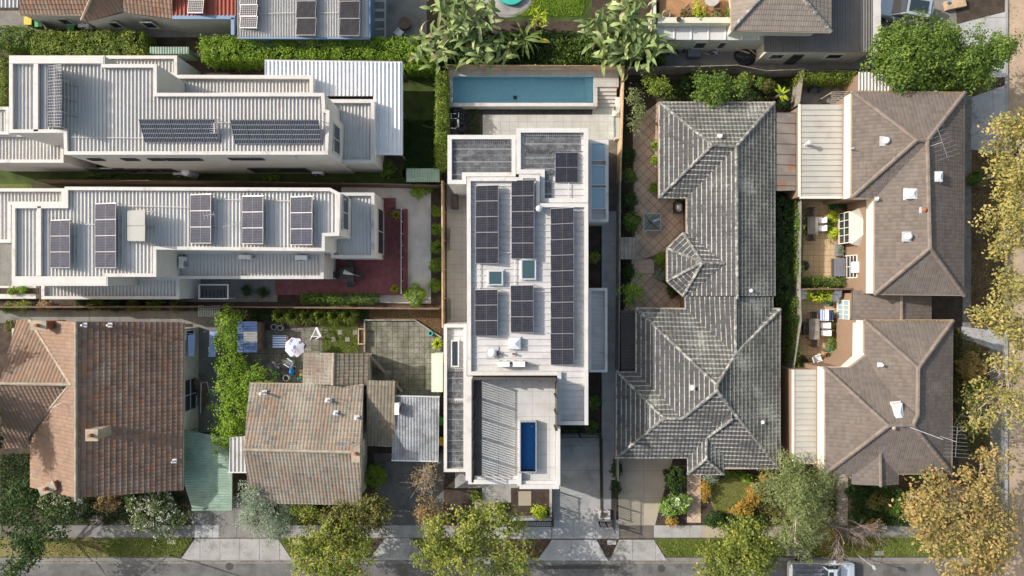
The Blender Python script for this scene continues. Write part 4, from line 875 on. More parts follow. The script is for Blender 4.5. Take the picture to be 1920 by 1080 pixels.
# green carport and white awning
gc = thing('carport', 'green ribbed carport roof beside the terracotta house', 'carport', W(390,880,0))
ribbed(gc, [(345,806),(430,822),(433,820),(432,954),(360,952),(345,905)], 2.3, 'metal_green', 'x', .2, P_CORR)
for x, y in ((350,812),(428,830),(428,948),(364,946)): c = W(x,y,2.3); m = MB(); m.box((c.x,c.y,1.1), (.1,.1,2.2)); m.build('post', M['metal_green'], gc)
m = MB(); m.beam(W(434,820,2.3), W(434,953,2.3), .14, .16); m.build('fascia', M['metal_green'], gc); MB().beam(W(360,955,2.31), W(436,955,2.31), .14, .16).build('fascia', M['metal_green'], gc)
wa = thing('awning', 'small white ribbed awning between carport and tiled house', 'awning', W(447,850,0)); ribbed(wa, [(431,820),(462,818),(462,884),(429,884)], 2.9, 'metal_e', 'y', .3)
m = MB(); m.beam(W(428,885,2.85), W(463,885,2.85), .12, .14); m.build('gutter', M['white'], wa)
for x, y in ((433,823),(433,882),(459,882)): c = W(x,y,2.9); m = MB(); m.box((c.x,c.y,1.4), (.09,.09,2.8)); m.build('post', M['white'], wa)
# ---------------------------------------------------------------- mixed tile house
D2 = thing('tiled_house', 'weathered pink and grey tiled gable house, lower left centre', 'house', W(575,830,0)); e, r_ = 3.0, 5.1
tile_roof(D2, [[(682,722,e),(468,719,e),(457,843,r_),(675,848,r_)],[(470,942,e),(679,946,e),(675,848,r_),(457,843,r_)]], M['t_mix'], M['captan'], [((457,843,r_),(675,848,r_))], .26, .33, ze=e, gut=[((468,719),(682,722)),((470,942),(679,946))])
house_walls(D2, [(470,722),(682,724),(679,944),(472,940)], e, M['creamwall'], .3); m = MB(); m.add([W(681.5,724,e),W(678.5,944,e),W(676,847,r_-.1)], [(0,1,2)]); m.add([W(471,724,e),W(472,940,e),W(459,843,r_-.1)], [(0,1,2)]); m.build('gable', M['creamwall'], D2)
l2 = 2.8; tile_roof(D2, [[(568,721,l2),(570,661,l2),(626,662,3.5),(624,721,3.5)]], M['t_mix'], M['captan'], [((626,662,3.5),(624,721,3.5))], .26, .36, ze=l2)
tile_roof(D2, [[(690,663,l2),(689,721,l2),(624,721,3.5),(626,662,3.5)]], M['t_moss'], M['captan'], [], .26, .36, ze=l2, gut=[((690,663),(689,721))])
tile_roof(D2, [[(688,835,2.7),(741,838,2.7),(741,714,3.2),(688,713,3.2)]], M['t_moss'], M['captan'], [], .26, .34, ze=2.7)
house_walls(D2, [(571,664),(688,664),(688,730),(571,730)], l2, M['creamwall'], .2, name='wing_wall'); house_walls(D2, [(684,718),(739,718),(739,832),(684,832)], 2.75, M['brick'], .15, name='wing_wall')
chimney('square cream chimney at the right gable end', 667, 850, 4.2, 1.3, .5, 1.2, 0, 1, 'captan')
for x, y, z, l in ((488,739,3.4,'white capped vent pipe casting a long shadow, upper left of pink roof'),(612,752,3.7,'small pale vent on the upper middle of pink roof'),(627,776,4.0,'white capped vent right of middle on pink roof'),(667,785,4.1,'white capped vent near the right gable of pink roof'),(484,926,3.3,'bent vent pipe at the lower left corner of pink roof')): vent(l, x, y, z, .1, .9 if x == 488 else .45, 'whiteplastic')
antenna('small roof antenna above the pink tile ridge', 627, 745, 3.6, .8, .8, 1.5, 4, .3); antenna('rake-like antenna at the right end of the pink ridge', 655, 828, 4.9, 1.0, .9, .5, 6, .7)
aw = thing('awning', 'corrugated zinc carport roof with ragged edge over driveway', 'carport', W(780,800,0)); ribbed(aw, [(740,742),(824,744),(822,864),(734,862)], 2.8, 'metal_zinc', 'y', .22, P_CORR)
for x, y in ((742,746),(820,748),(818,860),(738,858)): c = W(x,y,2.8); m = MB(); m.box((c.x,c.y,1.35), (.1,.1,2.7)); m.build('post', M['timberbrown'], aw)
m = MB(); m.beam(W(740,742,2.8), W(824,744,2.8), .1, .1); m.build('gutter', M['galv'], aw); MB().beam(W(734,863,2.8), W(822,865,2.8), .1, .1).build('gutter', M['galv'], aw)
aircon('white air conditioner box at the edge of the zinc carport', 744, 767, 2.85, 1.57)
# ---------------------------------------------------------------- central modern house
E = thing('modern_house', 'long white modern house with rooftop terrace and solar panels, centre', 'house', W(975,560,0))
block(E, [(875,332),(973,332),(973,327),(1012,327),(1012,381),(1103,381),(1103,797),(1045,797),(1045,704),(876,704)], 7.0, .28, .26, 'x', 'metal_e', 'white', 'white', wu=.45, prof=P_RIBW)
block(E, [(968,240),(1103,240),(1103,380),(1013,380),(1013,326),(968,326)], 6.55, .3, .3, 'x', 'metal_e', 'white', 'white', wu=.45, prof=P_RIBW); block(E, [(839,253),(967,253),(967,331),(874,331),(874,345),(839,345)], 6.4, .32, .28, 'x', 'metal_e', 'white', 'white', wu=.45, prof=P_RIBW)
m = MB(); m.prism([W(a,b,0).xy for a,b in [(840,346),(876,346),(876,606),(872,606),(872,350),(840,350)]], 2.9, 3.1); m.build('eave_slab', M['white'], E) if 0 else None
block(E, [(832,608),(875,608),(875,885),(832,885)], 4.0, .35, .22, 'x', 'metal_e', 'white', 'white', wu=.45, prof=P_RIBW)
block(E, [(1104,540),(1139,540),(1139,698),(1104,698)], 3.6, .3, .18, 'x', 'metal_e', 'white', 'white', wu=.3, prof=P_RIB); block(E, [(1104,262),(1141,262),(1141,416),(1104,416)], 3.7, .3, .2, None and 'x' or 'x', 'metal_e', 'white', 'white', wu=.45, prof=P_RIBW)
for y0, y1 in ((268,302),(310,348),(352,392)): # three big roof windows over the side bay
    c = W(1121,(y0+y1)/2,3.6); s = (y1-y0)*.0401; m = MB(); a = [Vector((c.x-.58,c.y-s/2)),Vector((c.x+.58,c.y-s/2)),Vector((c.x+.58,c.y+s/2)),Vector((c.x-.58,c.y+s/2))]; m.ring(a, inset(a,.07), 3.3, 3.72); f = m.build('roof_window', M['white'], E)
    m = MB(); m.box((c.x,c.y,3.64), (1.03,s-.13,.02)); m.build('pane', M['blueglass'], f)
# rooftop terrace
tz = 6.55; TT = [(877,705),(1044,705),(1044,798),(1048,798),(1048,912),(972,912),(972,902),(876,902)]
m = MB(); m.prism([W(a,b,tz).xy for a,b in TT], 0, tz, bottom=False); ter = m.build('terrace', M['joint'], E)
paving(E, [(903,708),(1041,708),(1041,900),(903,900)], tz, 1.2, .9, 'ttile', gap=.012, th=.018, name='terrace_tile')
for k_, (a, b) in enumerate((((1046,798),(1046,908)),((974,911),(1048,911)),((878,902),(973,902)),((880,705),(880,899)),((973.5,886),(973.5,909)))): MB().beam(W(*a,tz+.2+.004*k_), W(*b,tz+.2+.004*k_), .3 if a[0]!=880 else .5, .5).build('terrace_parapet', M['white'], E)
for k_, (a, b) in enumerate((((976,906),(1043,906)),((890,897),(970,897)))): MB().beam(W(*a,tz+.12), W(*b,tz+.12), .4, .25).build('terrace_kerb', M['white'], E)
scr = thing('privacy_screen', 'dark slatted privacy screen along the left of the roof terrace', 'screen', W(890,795,tz), 'roof terrace screens'); sl_ = MB()
pa, pb = W(888,707,tz), W(888,888,tz); nS = int((pb-pa).length/.17)
m = MB(); m.beam(pa+Vector((0,0,.2)), pb+Vector((0,0,.2)), .06, .42); m.build('upstand', M['charcoal'], scr)
for i in range(nS): c = pa.lerp(pb, (i+.5)/nS); sl_.box(c+Vector((0,0,1.25)), (.05,.085,1.7))
sl_.build('slats', M['charcoal'], scr, kind='stuff'); m = MB(); m.beam(pa+Vector((0,0,2.12)), pb+Vector((0,0,2.12)), .06, .05); m.build('top_rail', M['charcoal'], scr)
for i in range(6): c = pa.lerp(pb, i/5); m = MB(); m.box(c+Vector((.06,0,1.06)), (.1,.1,2.12)); m.build('post', M['charcoal'], scr)
sb = thing('privacy_screen', 'dark solid screen with brackets along the back of the roof terrace', 'screen', W(965,704,tz), 'roof terrace screens'); pa, pb = W(888,705.5,tz), W(1041,706.5,tz)
m = MB(); m.beam(pa+Vector((0,0,.9)), pb+Vector((0,0,.9)), .05, 1.8); m.build('panel', M['charcoal'], sb)
for i in range(6): c = pa.lerp(pb, i/5); m = MB(); m.box(c+Vector((0,-.08,.9)), (.1,.14,1.85)); m.build('post', M['charcoal'], sb)
sr = thing('privacy_screen', 'dark solid screen along the right of the roof terrace', 'screen', W(1042,750,tz), 'roof terrace screens'); pa, pb = W(1042,708,tz), W(1042,797,tz)
m = MB(); m.beam(pa+Vector((0,0,.9)), pb+Vector((0,0,.9)), .05, 1.8); m.build('panel', M['charcoal'], sr)
for i in range(4): c = pa.lerp(pb, i/3); m = MB(); m.box(c+Vector((-.08,0,.9)), (.14,.1,1.85)); m.build('post', M['charcoal'], sr)
pl = thing('plunge_pool', 'deep blue raised plunge pool on the roof terrace', 'pool', W(990,837,tz)); a = [W(x,y,tz+.55).xy for x,y in [(974.5,886),(1006,886),(1006,790),(974.5,790)]]
m = MB(); m.ring(a, inset(a,.07), tz, tz+.55); m.build('rim', M['steel'], pl); b = inset(a,.07); m = MB(); m.poly([(p.x,p.y,tz+.03) for p in b]); m.walls(b, tz+.03, tz+.54); m.build('basin', M['plungeshell'], pl)
m = MB(); m.poly([(p.x,p.y,tz+.46) for p in b]); m.build('water', M['waterdeep'], pl); m = MB(); p0, p1 = W(1000,884,tz+.3), W(1004,792,tz+.3); m.box(((p0.x+p1.x)/2,(p0.y+p1.y)/2,tz+.17), (p1.x-p0.x,p1.y-p0.y,.26)); m.build('bench', M['plungeshell'], pl); m = MB(); m.box(W(997,799,tz+.1), (.2,.16,.06)); m.build('inlet', M['white'], pl)
# solar and fittings on the modern house
zr = 6.75
SG = 'dark solar rows on the white modern house'
array('row of five dark panels, upper left on the modern house', 892,348,935,494,1,5,zr+.12,zr+.5,group=SG); array('row of five dark panels nearest the top middle of the modern house', 959,338,1002,485,1,5,zr+.12,zr+.5,group=SG)
array('long right-hand row of ten dark panels on the modern house', 1033,391,1077,684,1,10,zr+.12,zr+.5,group=SG); array('row of three dark panels, lower left on the modern house', 891,543,934,630,1,3,zr+.12,zr+.5,group=SG)
array('row of three dark panels, lower middle on the modern house', 958,535,1001,623,1,3,zr+.12,zr+.5,group=SG); array('pair of dark panels near the pool end of the modern house', 1041,286,1084,342,1,2,6.35,6.45,group=SG)
skylight('square skylight between the left panel rows', 929,521,1.05,1.05,zr,.3); skylight('tall rectangular skylight below the middle panel row', 991,505,1.05,1.45,zr,.3); skylight('small domed skylight near the roof air conditioners', 965,644,.8,.8,zr,.35,'acrylic',dome=True)
skylight('long narrow dark skylight on the left lower roof', 853,663,.6,2.0,3.65,.25,'glass','white')
m = MB()
def heater(label, x0, y0, x1, y1, z, across='y'):
    t = thing('pool_heating_mat', label, 'pool heater', W((x0+x1)/2,(y0+y1)/2,z), 'black pool heating mats'); a, b = W(x0,y1,z), W(x1,y0,z); n = int((b.x-a.x)/.11); m = MB()
    for i in range(n): x = a.x+.11*(i+.5); m.box((x,(a.y+b.y)/2,z+.04), (.075,b.y-a.y,.05))
    m.build('tubes', M['mat'], t, kind='stuff'); m = MB(); m.tube([(a.x,b.y,z+.07),(b.x,b.y,z+.07)], .035, 6); m.tube([(a.x,a.y,z+.07),(b.x,a.y,z+.07)], .035, 6); m.build('manifold', M['mat'], t)
    m = MB(); k = int((b.y-a.y)/.7)
    for i in range(k): m.box(((a.x+b.x)/2, a.y+(i+.5)*(b.y-a.y)/k, z+.072), (b.x-a.x,.04,.012))
    m.build('strap', M['steel'], t); 
    m = MB()
    for i in range(int((b.x-a.x)/.14)): x = a.x+.14*(i+.5); m.tube([(x,b.y-.05,z+.06),(x+.03,b.y+.12,z+.2),(x+.05,b.y+.26,z+.08)], .03, 4)
    m.build('hose_loops', M['mat'], t, kind='stuff')
heater('black pool heating mat on the left wing near the pool', 849,268,963,340,6.1); heater('black pool heating mat on the right wing near the pool', 983,256,1088,284,6.27); heater('black pool heating mat left of the panel pair', 983,287,1038,326,6.27); heater('short black pool heating mat below the right wing mat', 1014,328,1037,376,6.27)
heater('black pool heating strip on the left lower roof, upper piece', 839,697,871,745,3.67); heater('black pool heating strip on the left lower roof, lower piece', 839,757,871,875,3.67)
aircon('left white air conditioner at the roof terrace screen', 944,683,zr,0); aircon('right white air conditioner at the roof terrace screen', 973,683,zr,0)
vent('round silver roof ventilator near the middle panel row', 1011,391,zr,.2,.5); vent('white square roof cowl left of the air conditioners', 923,662,zr,.24,.3,'whiteplastic')
vent('small dark vent beside the left air conditioner', 937,664,zr,.1,.35,'charcoal',cowl=False); vent('small brown vent beside the right air conditioner', 962,664,zr,.1,.35,'terracotta',cowl=False)
# pool
PZ = .9
m = MB(); o_ = [W(a,b,PZ).xy for a,b in [(841,128),(1160,128),(1160,163),(1120,163),(1120,200),(841,200)]]; m.walls(o_, 0, PZ); pd = tag(m.build('pool_deck', M['ptile']), kind='structure')
for pts in ([(841,128),(1160,128),(1160,143),(841,143)], [(841,143),(849,143),(849,193),(841,193)], [(1113,143),(1160,143),(1160,163),(1113,163)], [(1113,163),(1120,163),(1120,193),(1113,193)], [(841,193),(1120,193),(1120,200),(841,200)]):
    m = MB(); m.poly([W(a,b,PZ) for a,b in pts]); m.build('deck_bed', M['joint'], pd); paving(pd, pts, PZ+.002, .9, .6, 'ptile', gap=.012, th=.02, name='tile')
pool = thing('swimming_pool', 'long rectangular blue-green lap pool', 'pool', W(981,168,0)); b = [W(x,y,PZ).xy for x,y in [(849,193),(1113,193),(1113,143),(849,143)]]
m = MB(); m.poly([(p.x,p.y,.05) for p in b]); m.walls(b, .05, PZ-.002); m.build('basin', M['poolshell'], pool); m = MB(); m.poly([(p.x,p.y,PZ-.13) for p in b]); m.build('water', M['water'], pool)
m = MB(); m.beam(W(849,196,PZ+.03), W(1113,196,PZ+.03), .26, .05); m.build('coping', M['coping'], pool); m = MB(); p0, p1 = W(1096,192.5,.4), W(1112.5,143.5,.4); m.box(((p0.x+p1.x)/2,(p0.y+p1.y)/2,.25), (p1.x-p0.x,p1.y-p0.y,.4)); m.build('bench', M['poolshell'], pool); m = MB(); m.box(W(966,183,.06), (.3,.3,.04)); m.build('drain', M['charcoal'], pool)
st = thing('pool_steps', 'pale stone steps at the right end of the pool', 'steps', W(1137,185,0))
for i in range(6): z1 = PZ-(i+1)*.15; a, c = W(1120,164+i*7.2,z1), W(1156,164+(i+1)*7.2,z1); m = MB(); m.box(((a.x+c.x)/2,(a.y+c.y)/2,z1/2+.005), (c.x-a.x, a.y-c.y-.012, max(.02,z1))); m.build('step', M['ptile'], st)
m = MB(); m.prism([W(a,b).xy for a,b in [(905,204),(1110,204),(1110,215),(905,215)]], .0, .08); pb_ = tag(m.build('pebble_channel', M['pebble']), kind='structure')
m = MB(); m.beam(W(1158,185,.5), W(1156,262,.5), .3, .9); m.solo('garden_wall', M['render'], 'low pale wall along the right edge of the pool terrace', 'wall')
m = MB(); m.box(W(1154,213,1.0), (.5,.45,.25)); m.cyl(W(1154,213,1.12), .12, .12); m.solo('wall_lamp', M['white'], 'small white box lamp on the pool terrace wall', 'lamp')
for a, b, l in (((1150,205),(1150,262),'clear glass pool fence panel on the right of the terrace'),((905,201),(1110,201),'clear glass panel along the pool edge'),((845,430),(845,470),'upper clear glass balustrade in the left passage'),((846,560),(846,598),'lower clear glass balustrade in the left passage')):
    z_ = PZ if b[1] == 201 else 0
    if z_: continue
    t = thing('glass_fence', l, 'glass fence', (W(*a)+W(*b))/2, 'glass fence panels'); m = MB(); m.beam(W(*a,z_)+Vector((0,0,.65)), W(*b,z_)+Vector((0,0,.65)), .015, 1.1); m.build('pane', M['clear'], t); m = MB(); m.box(W(*a)+Vector((0,0,.15)), (.06,.06,.3)); m.build('spigot', M['steel'], t)
# ---------------------------------------------------------------- grey lichen house
Cc = thing('tiled_house', 'single-storey house with dark lichen-covered hip roof, right of centre', 'house', W(1340,560,0)); e = 2.8
w1, w2, m2 = (1336,272,4.4), (1380,275,4.4), (1382,555,4.3)
up = [[(1236,192,e),(1452,192,e),w2,w1],[(1236,370,e),(1236,192,e),w1],[(1288,371,e),(1236,370,e),w1,w2],[(1288,555,e),(1288,371,e),w2,m2],[(1452,192,e),(1453,555,e),m2,w2]]
bay = [[(1251,466,e),(1281,437,e),(1317,492,3.95)],[(1251,527,e),(1251,466,e),(1317,492,3.95)],[(1281,555,e),(1251,527,e),(1317,492,3.95)],[(1281,437,e),(1290,437,e+.05),(1357,494,4.0),(1317,492,3.98)],[(1290,555,e+.05),(1281,555,e),(1317,492,3.98),(1357,494,4.0)]]
tile_roof(Cc, up, M['t_lichen'], M['capgrey'], [((1236,192,e),w1),((1452,192,e),w2),(w1,w2),(w1,(1236,370,e)),(w2,m2)], .3, .36, ze=e, gut=[((1236,192),(1452,192)),((1452,192),(1453,555)),((1236,192),(1236,370)),((1236,370),(1288,371)),((1288,371),(1288,437))], mat2=M['t_lichen_b'], second=(0,4))
tile_roof(Cc, bay, M['t_lichen'], M['capgrey'], [((1281,437,e),(1317,492,4.0)),((1251,466,e),(1317,492,4.0)),((1251,527,e),(1317,492,4.0)),((1281,555,e),(1317,492,4.0)),((1317,492,4.02),(1357,494,4.02))], .3, .36, ze=e, gut=[((1281,437),(1251,466)),((1251,466),(1251,527)),((1251,527),(1281,555))])
k1 = (1379,556,4.1); k2_ = (1379,664,4.1); t1, t2 = (1344,722,5.25), (1344,733,5.2); u1, u2 = (1245,784,4.15), (1279,785,4.2); s1, s2, s3 = (1193,578,e), (1463,579,e), (1460,878,e); v1 = (1373,770,4.5)
low = [[(1285,579,e),(1284,556,e),k1,k2_],[(1449,556,e),(1449,579,e),k2_,k1],[s1,(1285,579,e),k2_,t1],[(1449,579,e),s2,k2_],[s2,s3,v1,t2,t1,k2_],[(1289,858,e),(1156,858,e),u1,u2,t2,v1],[(1193,697,e),s1,t1,t2,u2],[(1156,697,e),(1193,697,e),u2,u1],[(1156,858,e),(1156,697,e),u1],
       [(1289,889,e-.05),(1289,838,e),v1,(1373,786,4.4),(1325,822,3.5),(1324,861,3.45)],[(1356,889,e-.05),(1289,889,e-.05),(1324,861,3.45)],[(1356,850,e+.1),(1356,889,e-.05),(1324,861,3.45),(1325,822,3.5)],[s3,(1356,878,e),(1356,850,e+.1),(1325,822,3.5),(1373,786,4.4),v1]]
tile_roof(Cc, low, M['t_lichen'], M['capgrey'], [(s1,t1),(s2,k2_),(k2_,t1),(t1,t2),(t2,v1),(v1,s3),(t2,u2),(u1,u2),(u1,(1156,858,e)),(u1,(1156,697,e)),(k1,k2_),((1289,889,e),(1324,861,3.45)),((1356,889,e),(1324,861,3.45)),((1324,861,3.45),(1325,822,3.5)),((1325,822,3.5),(1373,786,4.42))], .3, .36, ze=e, gut=[((1193,578),(1284,579)),((1449,579),(1463,579)),((1463,579),(1460,878)),((1460,878),(1356,878)),((1289,889),(1356,889)),((1156,858),(1289,858)),((1156,697),(1156,858)),((1193,578),(1193,697))], mat2=M['t_lichen_b'], second=(1,2,3,4,7,11))
house_walls(Cc, [(1236,192),(1452,192),(1453,556),(1290,556),(1288,371),(1236,370)], e, M['brick'], .4); house_walls(Cc, [(1193,578),(1463,579),(1460,878),(1290,860),(1156,858),(1156,697),(1193,697)], e, M['brick'], .4); house_walls(Cc, [(1281,437),(1300,437),(1300,555),(1281,555),(1251,527),(1251,466)], e, M['brick'], .3)
house_walls(Cc, [(1284,540),(1449,540),(1449,600),(1284,600)], e, M['brick'], .3); m = MB(); m.add([W(1288,555.5,e),W(1453,555.5,e),W(1382,555.5,4.22)], [(0,1,2)]); m.build('gable', M['brick'], Cc)
for x, y, z, l in ((1352,255,4.1,'white flashed vent on the top hip of the lichen roof'),(1300,728,4.6,'white square vent on the left lower hip of the lichen roof'),(1409,545,3.6,'white round vent near the gable of the lichen roof'),(1431,792,3.4,'white pipe vent on the right lower slope of lichen roof')): vent(l, x, y, z, .12, .3, 'whiteplastic')
sheet_part('pergola_roof', [W(1164,582,2.5),W(1192,582,2.5),W(1192,696,2.5),W(1164,696,2.5)], M['charcoal'], Cc, wu=.25, prof=P_RIB, u_dir=(0,1,0))
# rusty lean-to between the houses
rl = thing('lean_to', 'rusty lichen-flecked lean-to roof between the grey and brown houses', 'lean-to', W(1470,285,0)); ribbed(rl, [(1455,211,2.75),(1492,211,2.5),(1492,357,2.5),(1455,358,2.75)], 2.7, 'rusty', 'x', .8, P_RIBW)
m = MB(); m.beam(W(1492.5,211,1.25), W(1492.5,357,1.25), .2, 2.4); m.build('wall', M['brick'], rl)
# ---------------------------------------------------------------- brown townhouses
R1 = thing('townhouse', 'brown tiled hip-roofed townhouse, upper right', 'house', W(1700,360,0)); e = 4.9; a1, a2, b2 = (1718,263,6.5), (1738,264,6.5), (1743,465,6.35)
fs = [[(1598,172,e),(1808,174,e),a2,a1],[(1597,370,e),(1598,172,e),a1],[(1644,371,e),(1597,370,e),a1,a2],[(1640,551,e),(1641,371,e),a2,b2],[(1808,174,e),(1806,553,e),b2,a2],[(1806,553,e),(1640,551,e),b2]]
tile_roof(R1, fs, M['t_brown'], M['capbrown'], [((1598,172,e),a1),((1808,174,e),a2),(a1,a2),(a1,(1597,370,e)),(a2,b2),(b2,(1806,553,e)),(b2,(1640,551,e))], .29, .27, P_FLAT, .028, ze=e, gut=[((1598,172),(1808,174)),((1808,174),(1806,553)),((1806,553),(1640,551)),((1640,551),(1641,371)),((1597,370),(1598,172))], r=.15)
pts = [(1598,172),(1808,174),(1806,553),(1640,551),(1641,371),(1597,370)]; house_walls(R1, pts, e, M['brick'], .06, top=3.7); house_walls(R1, pts, e, M['cream'], .03, z0=3.6, name='upper_cladding')
R2 = thing('townhouse', 'brown tiled townhouse with small porch gable, lower right', 'house', W(1690,760,0)); a1 = (1721,690,6.4); a2 = (1720,778,6.4); c1_ = (1665,798,6.5); c2_ = (1711,797,6.45)
q1 = (1657,723,5.48)
fs = [[(1621,601,e),(1786,601,e),a1],[(1786,601,e),(1784,888,e),c2_,a2,a1],[(1621,662,e),(1621,601,e),a1,a2,q1],[(1547,690,e),(1592,690,e),q1,a2,c2_,c1_],[(1547,888,e),(1547,690,e),c1_],[(1784,888,e),(1547,888,e),c1_,c2_],[(1590,692,e),(1627,664,e),q1]]
tile_roof(R2, fs, M['t_brown'], M['capbrown'], [((1621,601,e),a1),((1786,601,e),a1),(a1,a2),(a2,c2_),(c1_,c2_),(c1_,(1547,690,e)),(c1_,(1547,888,e)),(c2_,(1784,888,e))], .29, .27, P_FLAT, .028, ze=e, gut=[((1621,601),(1786,601)),((1786,601),(1784,888)),((1784,888),(1547,888)),((1547,690),(1592,690)),((1621,662),(1621,601)),((1592,690),(1625,664))], r=.15)
tile_roof(R2, [[(1597,908,4.8),(1597,888,4.85),(1650,847,5.5),(1651,911,5.5)],[(1685,888,4.85),(1684,908,4.8),(1651,911,5.5),(1650,847,5.5)]], M['t_brown'], M['capbrown'], [((1650,847,5.5),(1651,911,5.5))], .29, .27, P_FLAT, .028, ze=4.85)
pts = [(1621,601),(1786,601),(1784,888),(1547,888),(1547,690),(1592,690),(1621,664)]; house_walls(R2, pts, e, M['brick'], .06, top=3.7); house_walls(R2, pts, e, M['cream'], .03, z0=3.6, name='upper_cladding')
house_walls(R2, [(1598,870),(1683,870),(1683,906),(1598,906)], 4.7, M['cream'], .2, z0=3, name='porch_wall')
tile_roof(R2, [[(1598,603,2.9),(1599,544,2.9),(1690,546,3.7),(1690,600,3.7)],[(1746,555,2.9),(1746,603,2.9),(1690,601,3.7),(1690,550,3.7)]], M['t_brown'], M['capbrown'], [((1690,547,3.72),(1690,601,3.72))], .29, .27, P_FLAT, .028, ze=2.9)
house_walls(R2, [(1600,546),(1745,558),(1745,602),(1600,602)], 2.9, M['brick'], .15, name='link_wall')
for lab, y0, y1, x0, x1 in (('cream ribbed carport roof above the paved courtyard', 196, 369, 1500, 1584), ('cream ribbed carport roof beside the lower townhouse', 693, 866, 1488, 1537)):
    t = thing('carport', lab, 'carport', W((x0+x1)/2,(y0+y1)/2,0), 'carports of the brown townhouses'); ribbed(t, [(x0,y0),(x1,y0),(x1,y1),(x0,y1)], 3.3, 'metal_tan', 'x', .42, P_RIBW)
    o_ = [W(a,b,3.3).xy for a,b in [(x0-1,y0-1),(x1,y0-1),(x1,y1+1),(x0-1,y1+1)]]; m = MB(); m.walls(inset(o_,.1), 0, 3.22); m.build('wall', M['brick'], t); m = MB(); m.beam(W(x0-1,y0,3.28), W(x0-1,y1,3.28), .14, .16); m.build('gutter', M['cream'], t); MB().beam(W(x0,y1+1.5,3.28), W(x1,y1+1.5,3.28), .16, .18).build('gutter', M['cream'], t)
    m = MB(); m.prism([W(a,b,3.35).xy for a,b in [(x1+.5,y0),(x1+16 if x1 < 1580 else x1+17,y0),(x1+16,y1),(x1+.5,y1)]], 3.25, 3.36); m.build('box_gutter', M['cream'], t)
m = MB(); m.prism([W(a,b,3.4).xy for a,b in [(1624,374),(1640,374),(1640,549),(1624,549)]], 3.55, 3.62); m.build('ledge', M['cream'], R1)
m = MB(); m.prism([W(a,b,3.4).xy for a,b in [(1598,605),(1622,605),(1622,662),(1590,690),(1573,690),(1597,668)]], 3.5, 3.58); m.build('ledge', M['cream'], R2)
xw = W(1641,0,e).x+.05
def wy(p, z): return W(0,p,z).y
win(R1, '-x', xw, wy(520,1.2), wy(480,1.2), .1, 2.2, 'cream', 'glass', 1, 'french_door', 3)
bw = thing('bay_window', 'cream framed bay window with pale pyramid hood on brick wall', 'window', (xw-.3, wy(427,1), 0)); m = MB(); xx = xw-.6
m.box((xw-.3, wy(427,1.4), .3), (.6, 2.55, .6)); m.build('sill_base', M['brick'], bw); m = MB(); m.prism([(xw,wy(394,2.4)+.1),(xx-.05,wy(398,2.4)),(xx-.05,wy(456,2.4)),(xw,wy(460,2.4)-.1)], 2.3, 2.5); m.build('hood', M['cream'], bw)
m = MB(); y0_, y1_ = wy(460,2.4)-.1, wy(394,2.4)+.1; m.add([(xx,y0_+.2,2.5),(xx,y1_-.2,2.5),(xw,y1_,2.52),(xw,y0_,2.52),(xw,(y0_+y1_)/2+.6,3.1),(xw,(y0_+y1_)/2-.6,3.1)], [(0,1,4,5),(1,2,4),(0,5,3)]); m.build('hood_roof', M['metal_tan'], bw)
win(bw, '-x', xx, wy(455,1.5), wy(400,1.5), .65, 2.25, 'cream', 'glass', 3, 'sash', 1)
xw2 = W(1622,0,e).x+.05; win(R2, '-x', W(1599,0,2.9).x+.12, wy(598,1.4), wy(564,1.4), .3, 2.1, 'cream', 'blueglass', 3, 'french_door', 1)
aircon('white air conditioner on a bracket by the brick wall of the courtyard', 1607, 501, 1.9, 1.57, .85, .4, .55)
vent('white roof ventilator on a square flashing, upper townhouse left hip', 1663,263,5.7,.2,.3,'whiteplastic'); vent('white round ventilator low on the upper townhouse roof', 1705,443,5.9,.2,.3,'whiteplastic'); vent('brown pipe vent near the ridge of the upper townhouse', 1735,393,6.2,.12,.35,'terracotta'); vent('slim white pipe vent on the left slope of lower townhouse', 1655,685,5.5,.1,.4,'whiteplastic'); vent('brown capped pipe vent at the hip of lower townhouse', 1677,803,6.3,.12,.35,'captan'); vent('tiny pipe vent on the inner slope of the upper townhouse', 1647,372,5.2,.08,.25,'whiteplastic')
skylight('square white skylight on the upper townhouse ridge side', 1710,363,.75,.75,5.85,.3,'acrylic','white',True); skylight('small square skylight on the right slope of the upper townhouse', 1760,331,.6,.75,5.95,.3,'acrylic','galv',True); skylight('tall white dome skylight on the lower townhouse', 1685,772,.65,1.2,6.0,.3,'acrylic','white',True, rz=.1)
antenna('large antenna on the ridge of the upper townhouse', 1742,275,6.3,1.5,2.2,1.9,8,1.8); antenna('large antenna over the right slope of the lower townhouse', 1763,818,5.6,1.8,2.1,1.5,9,1.9); 
m = MB(); m.tube([W(1695,797,6.4), W(1768,824,7.2)], .025, 6); m.solo('antenna_stay', M['galv'], 'slanting silver mast across the lower townhouse hip', 'mast')
vent('grey flue pipe with cap on the cream carport roof', 1519,267,3.3,.16,.75,'galv',flash=False)
vent('thin bent pipe at the edge of the upper townhouse roof', 1601,277,5.0,.06,.5,'galv',flash=False,cowl=False)
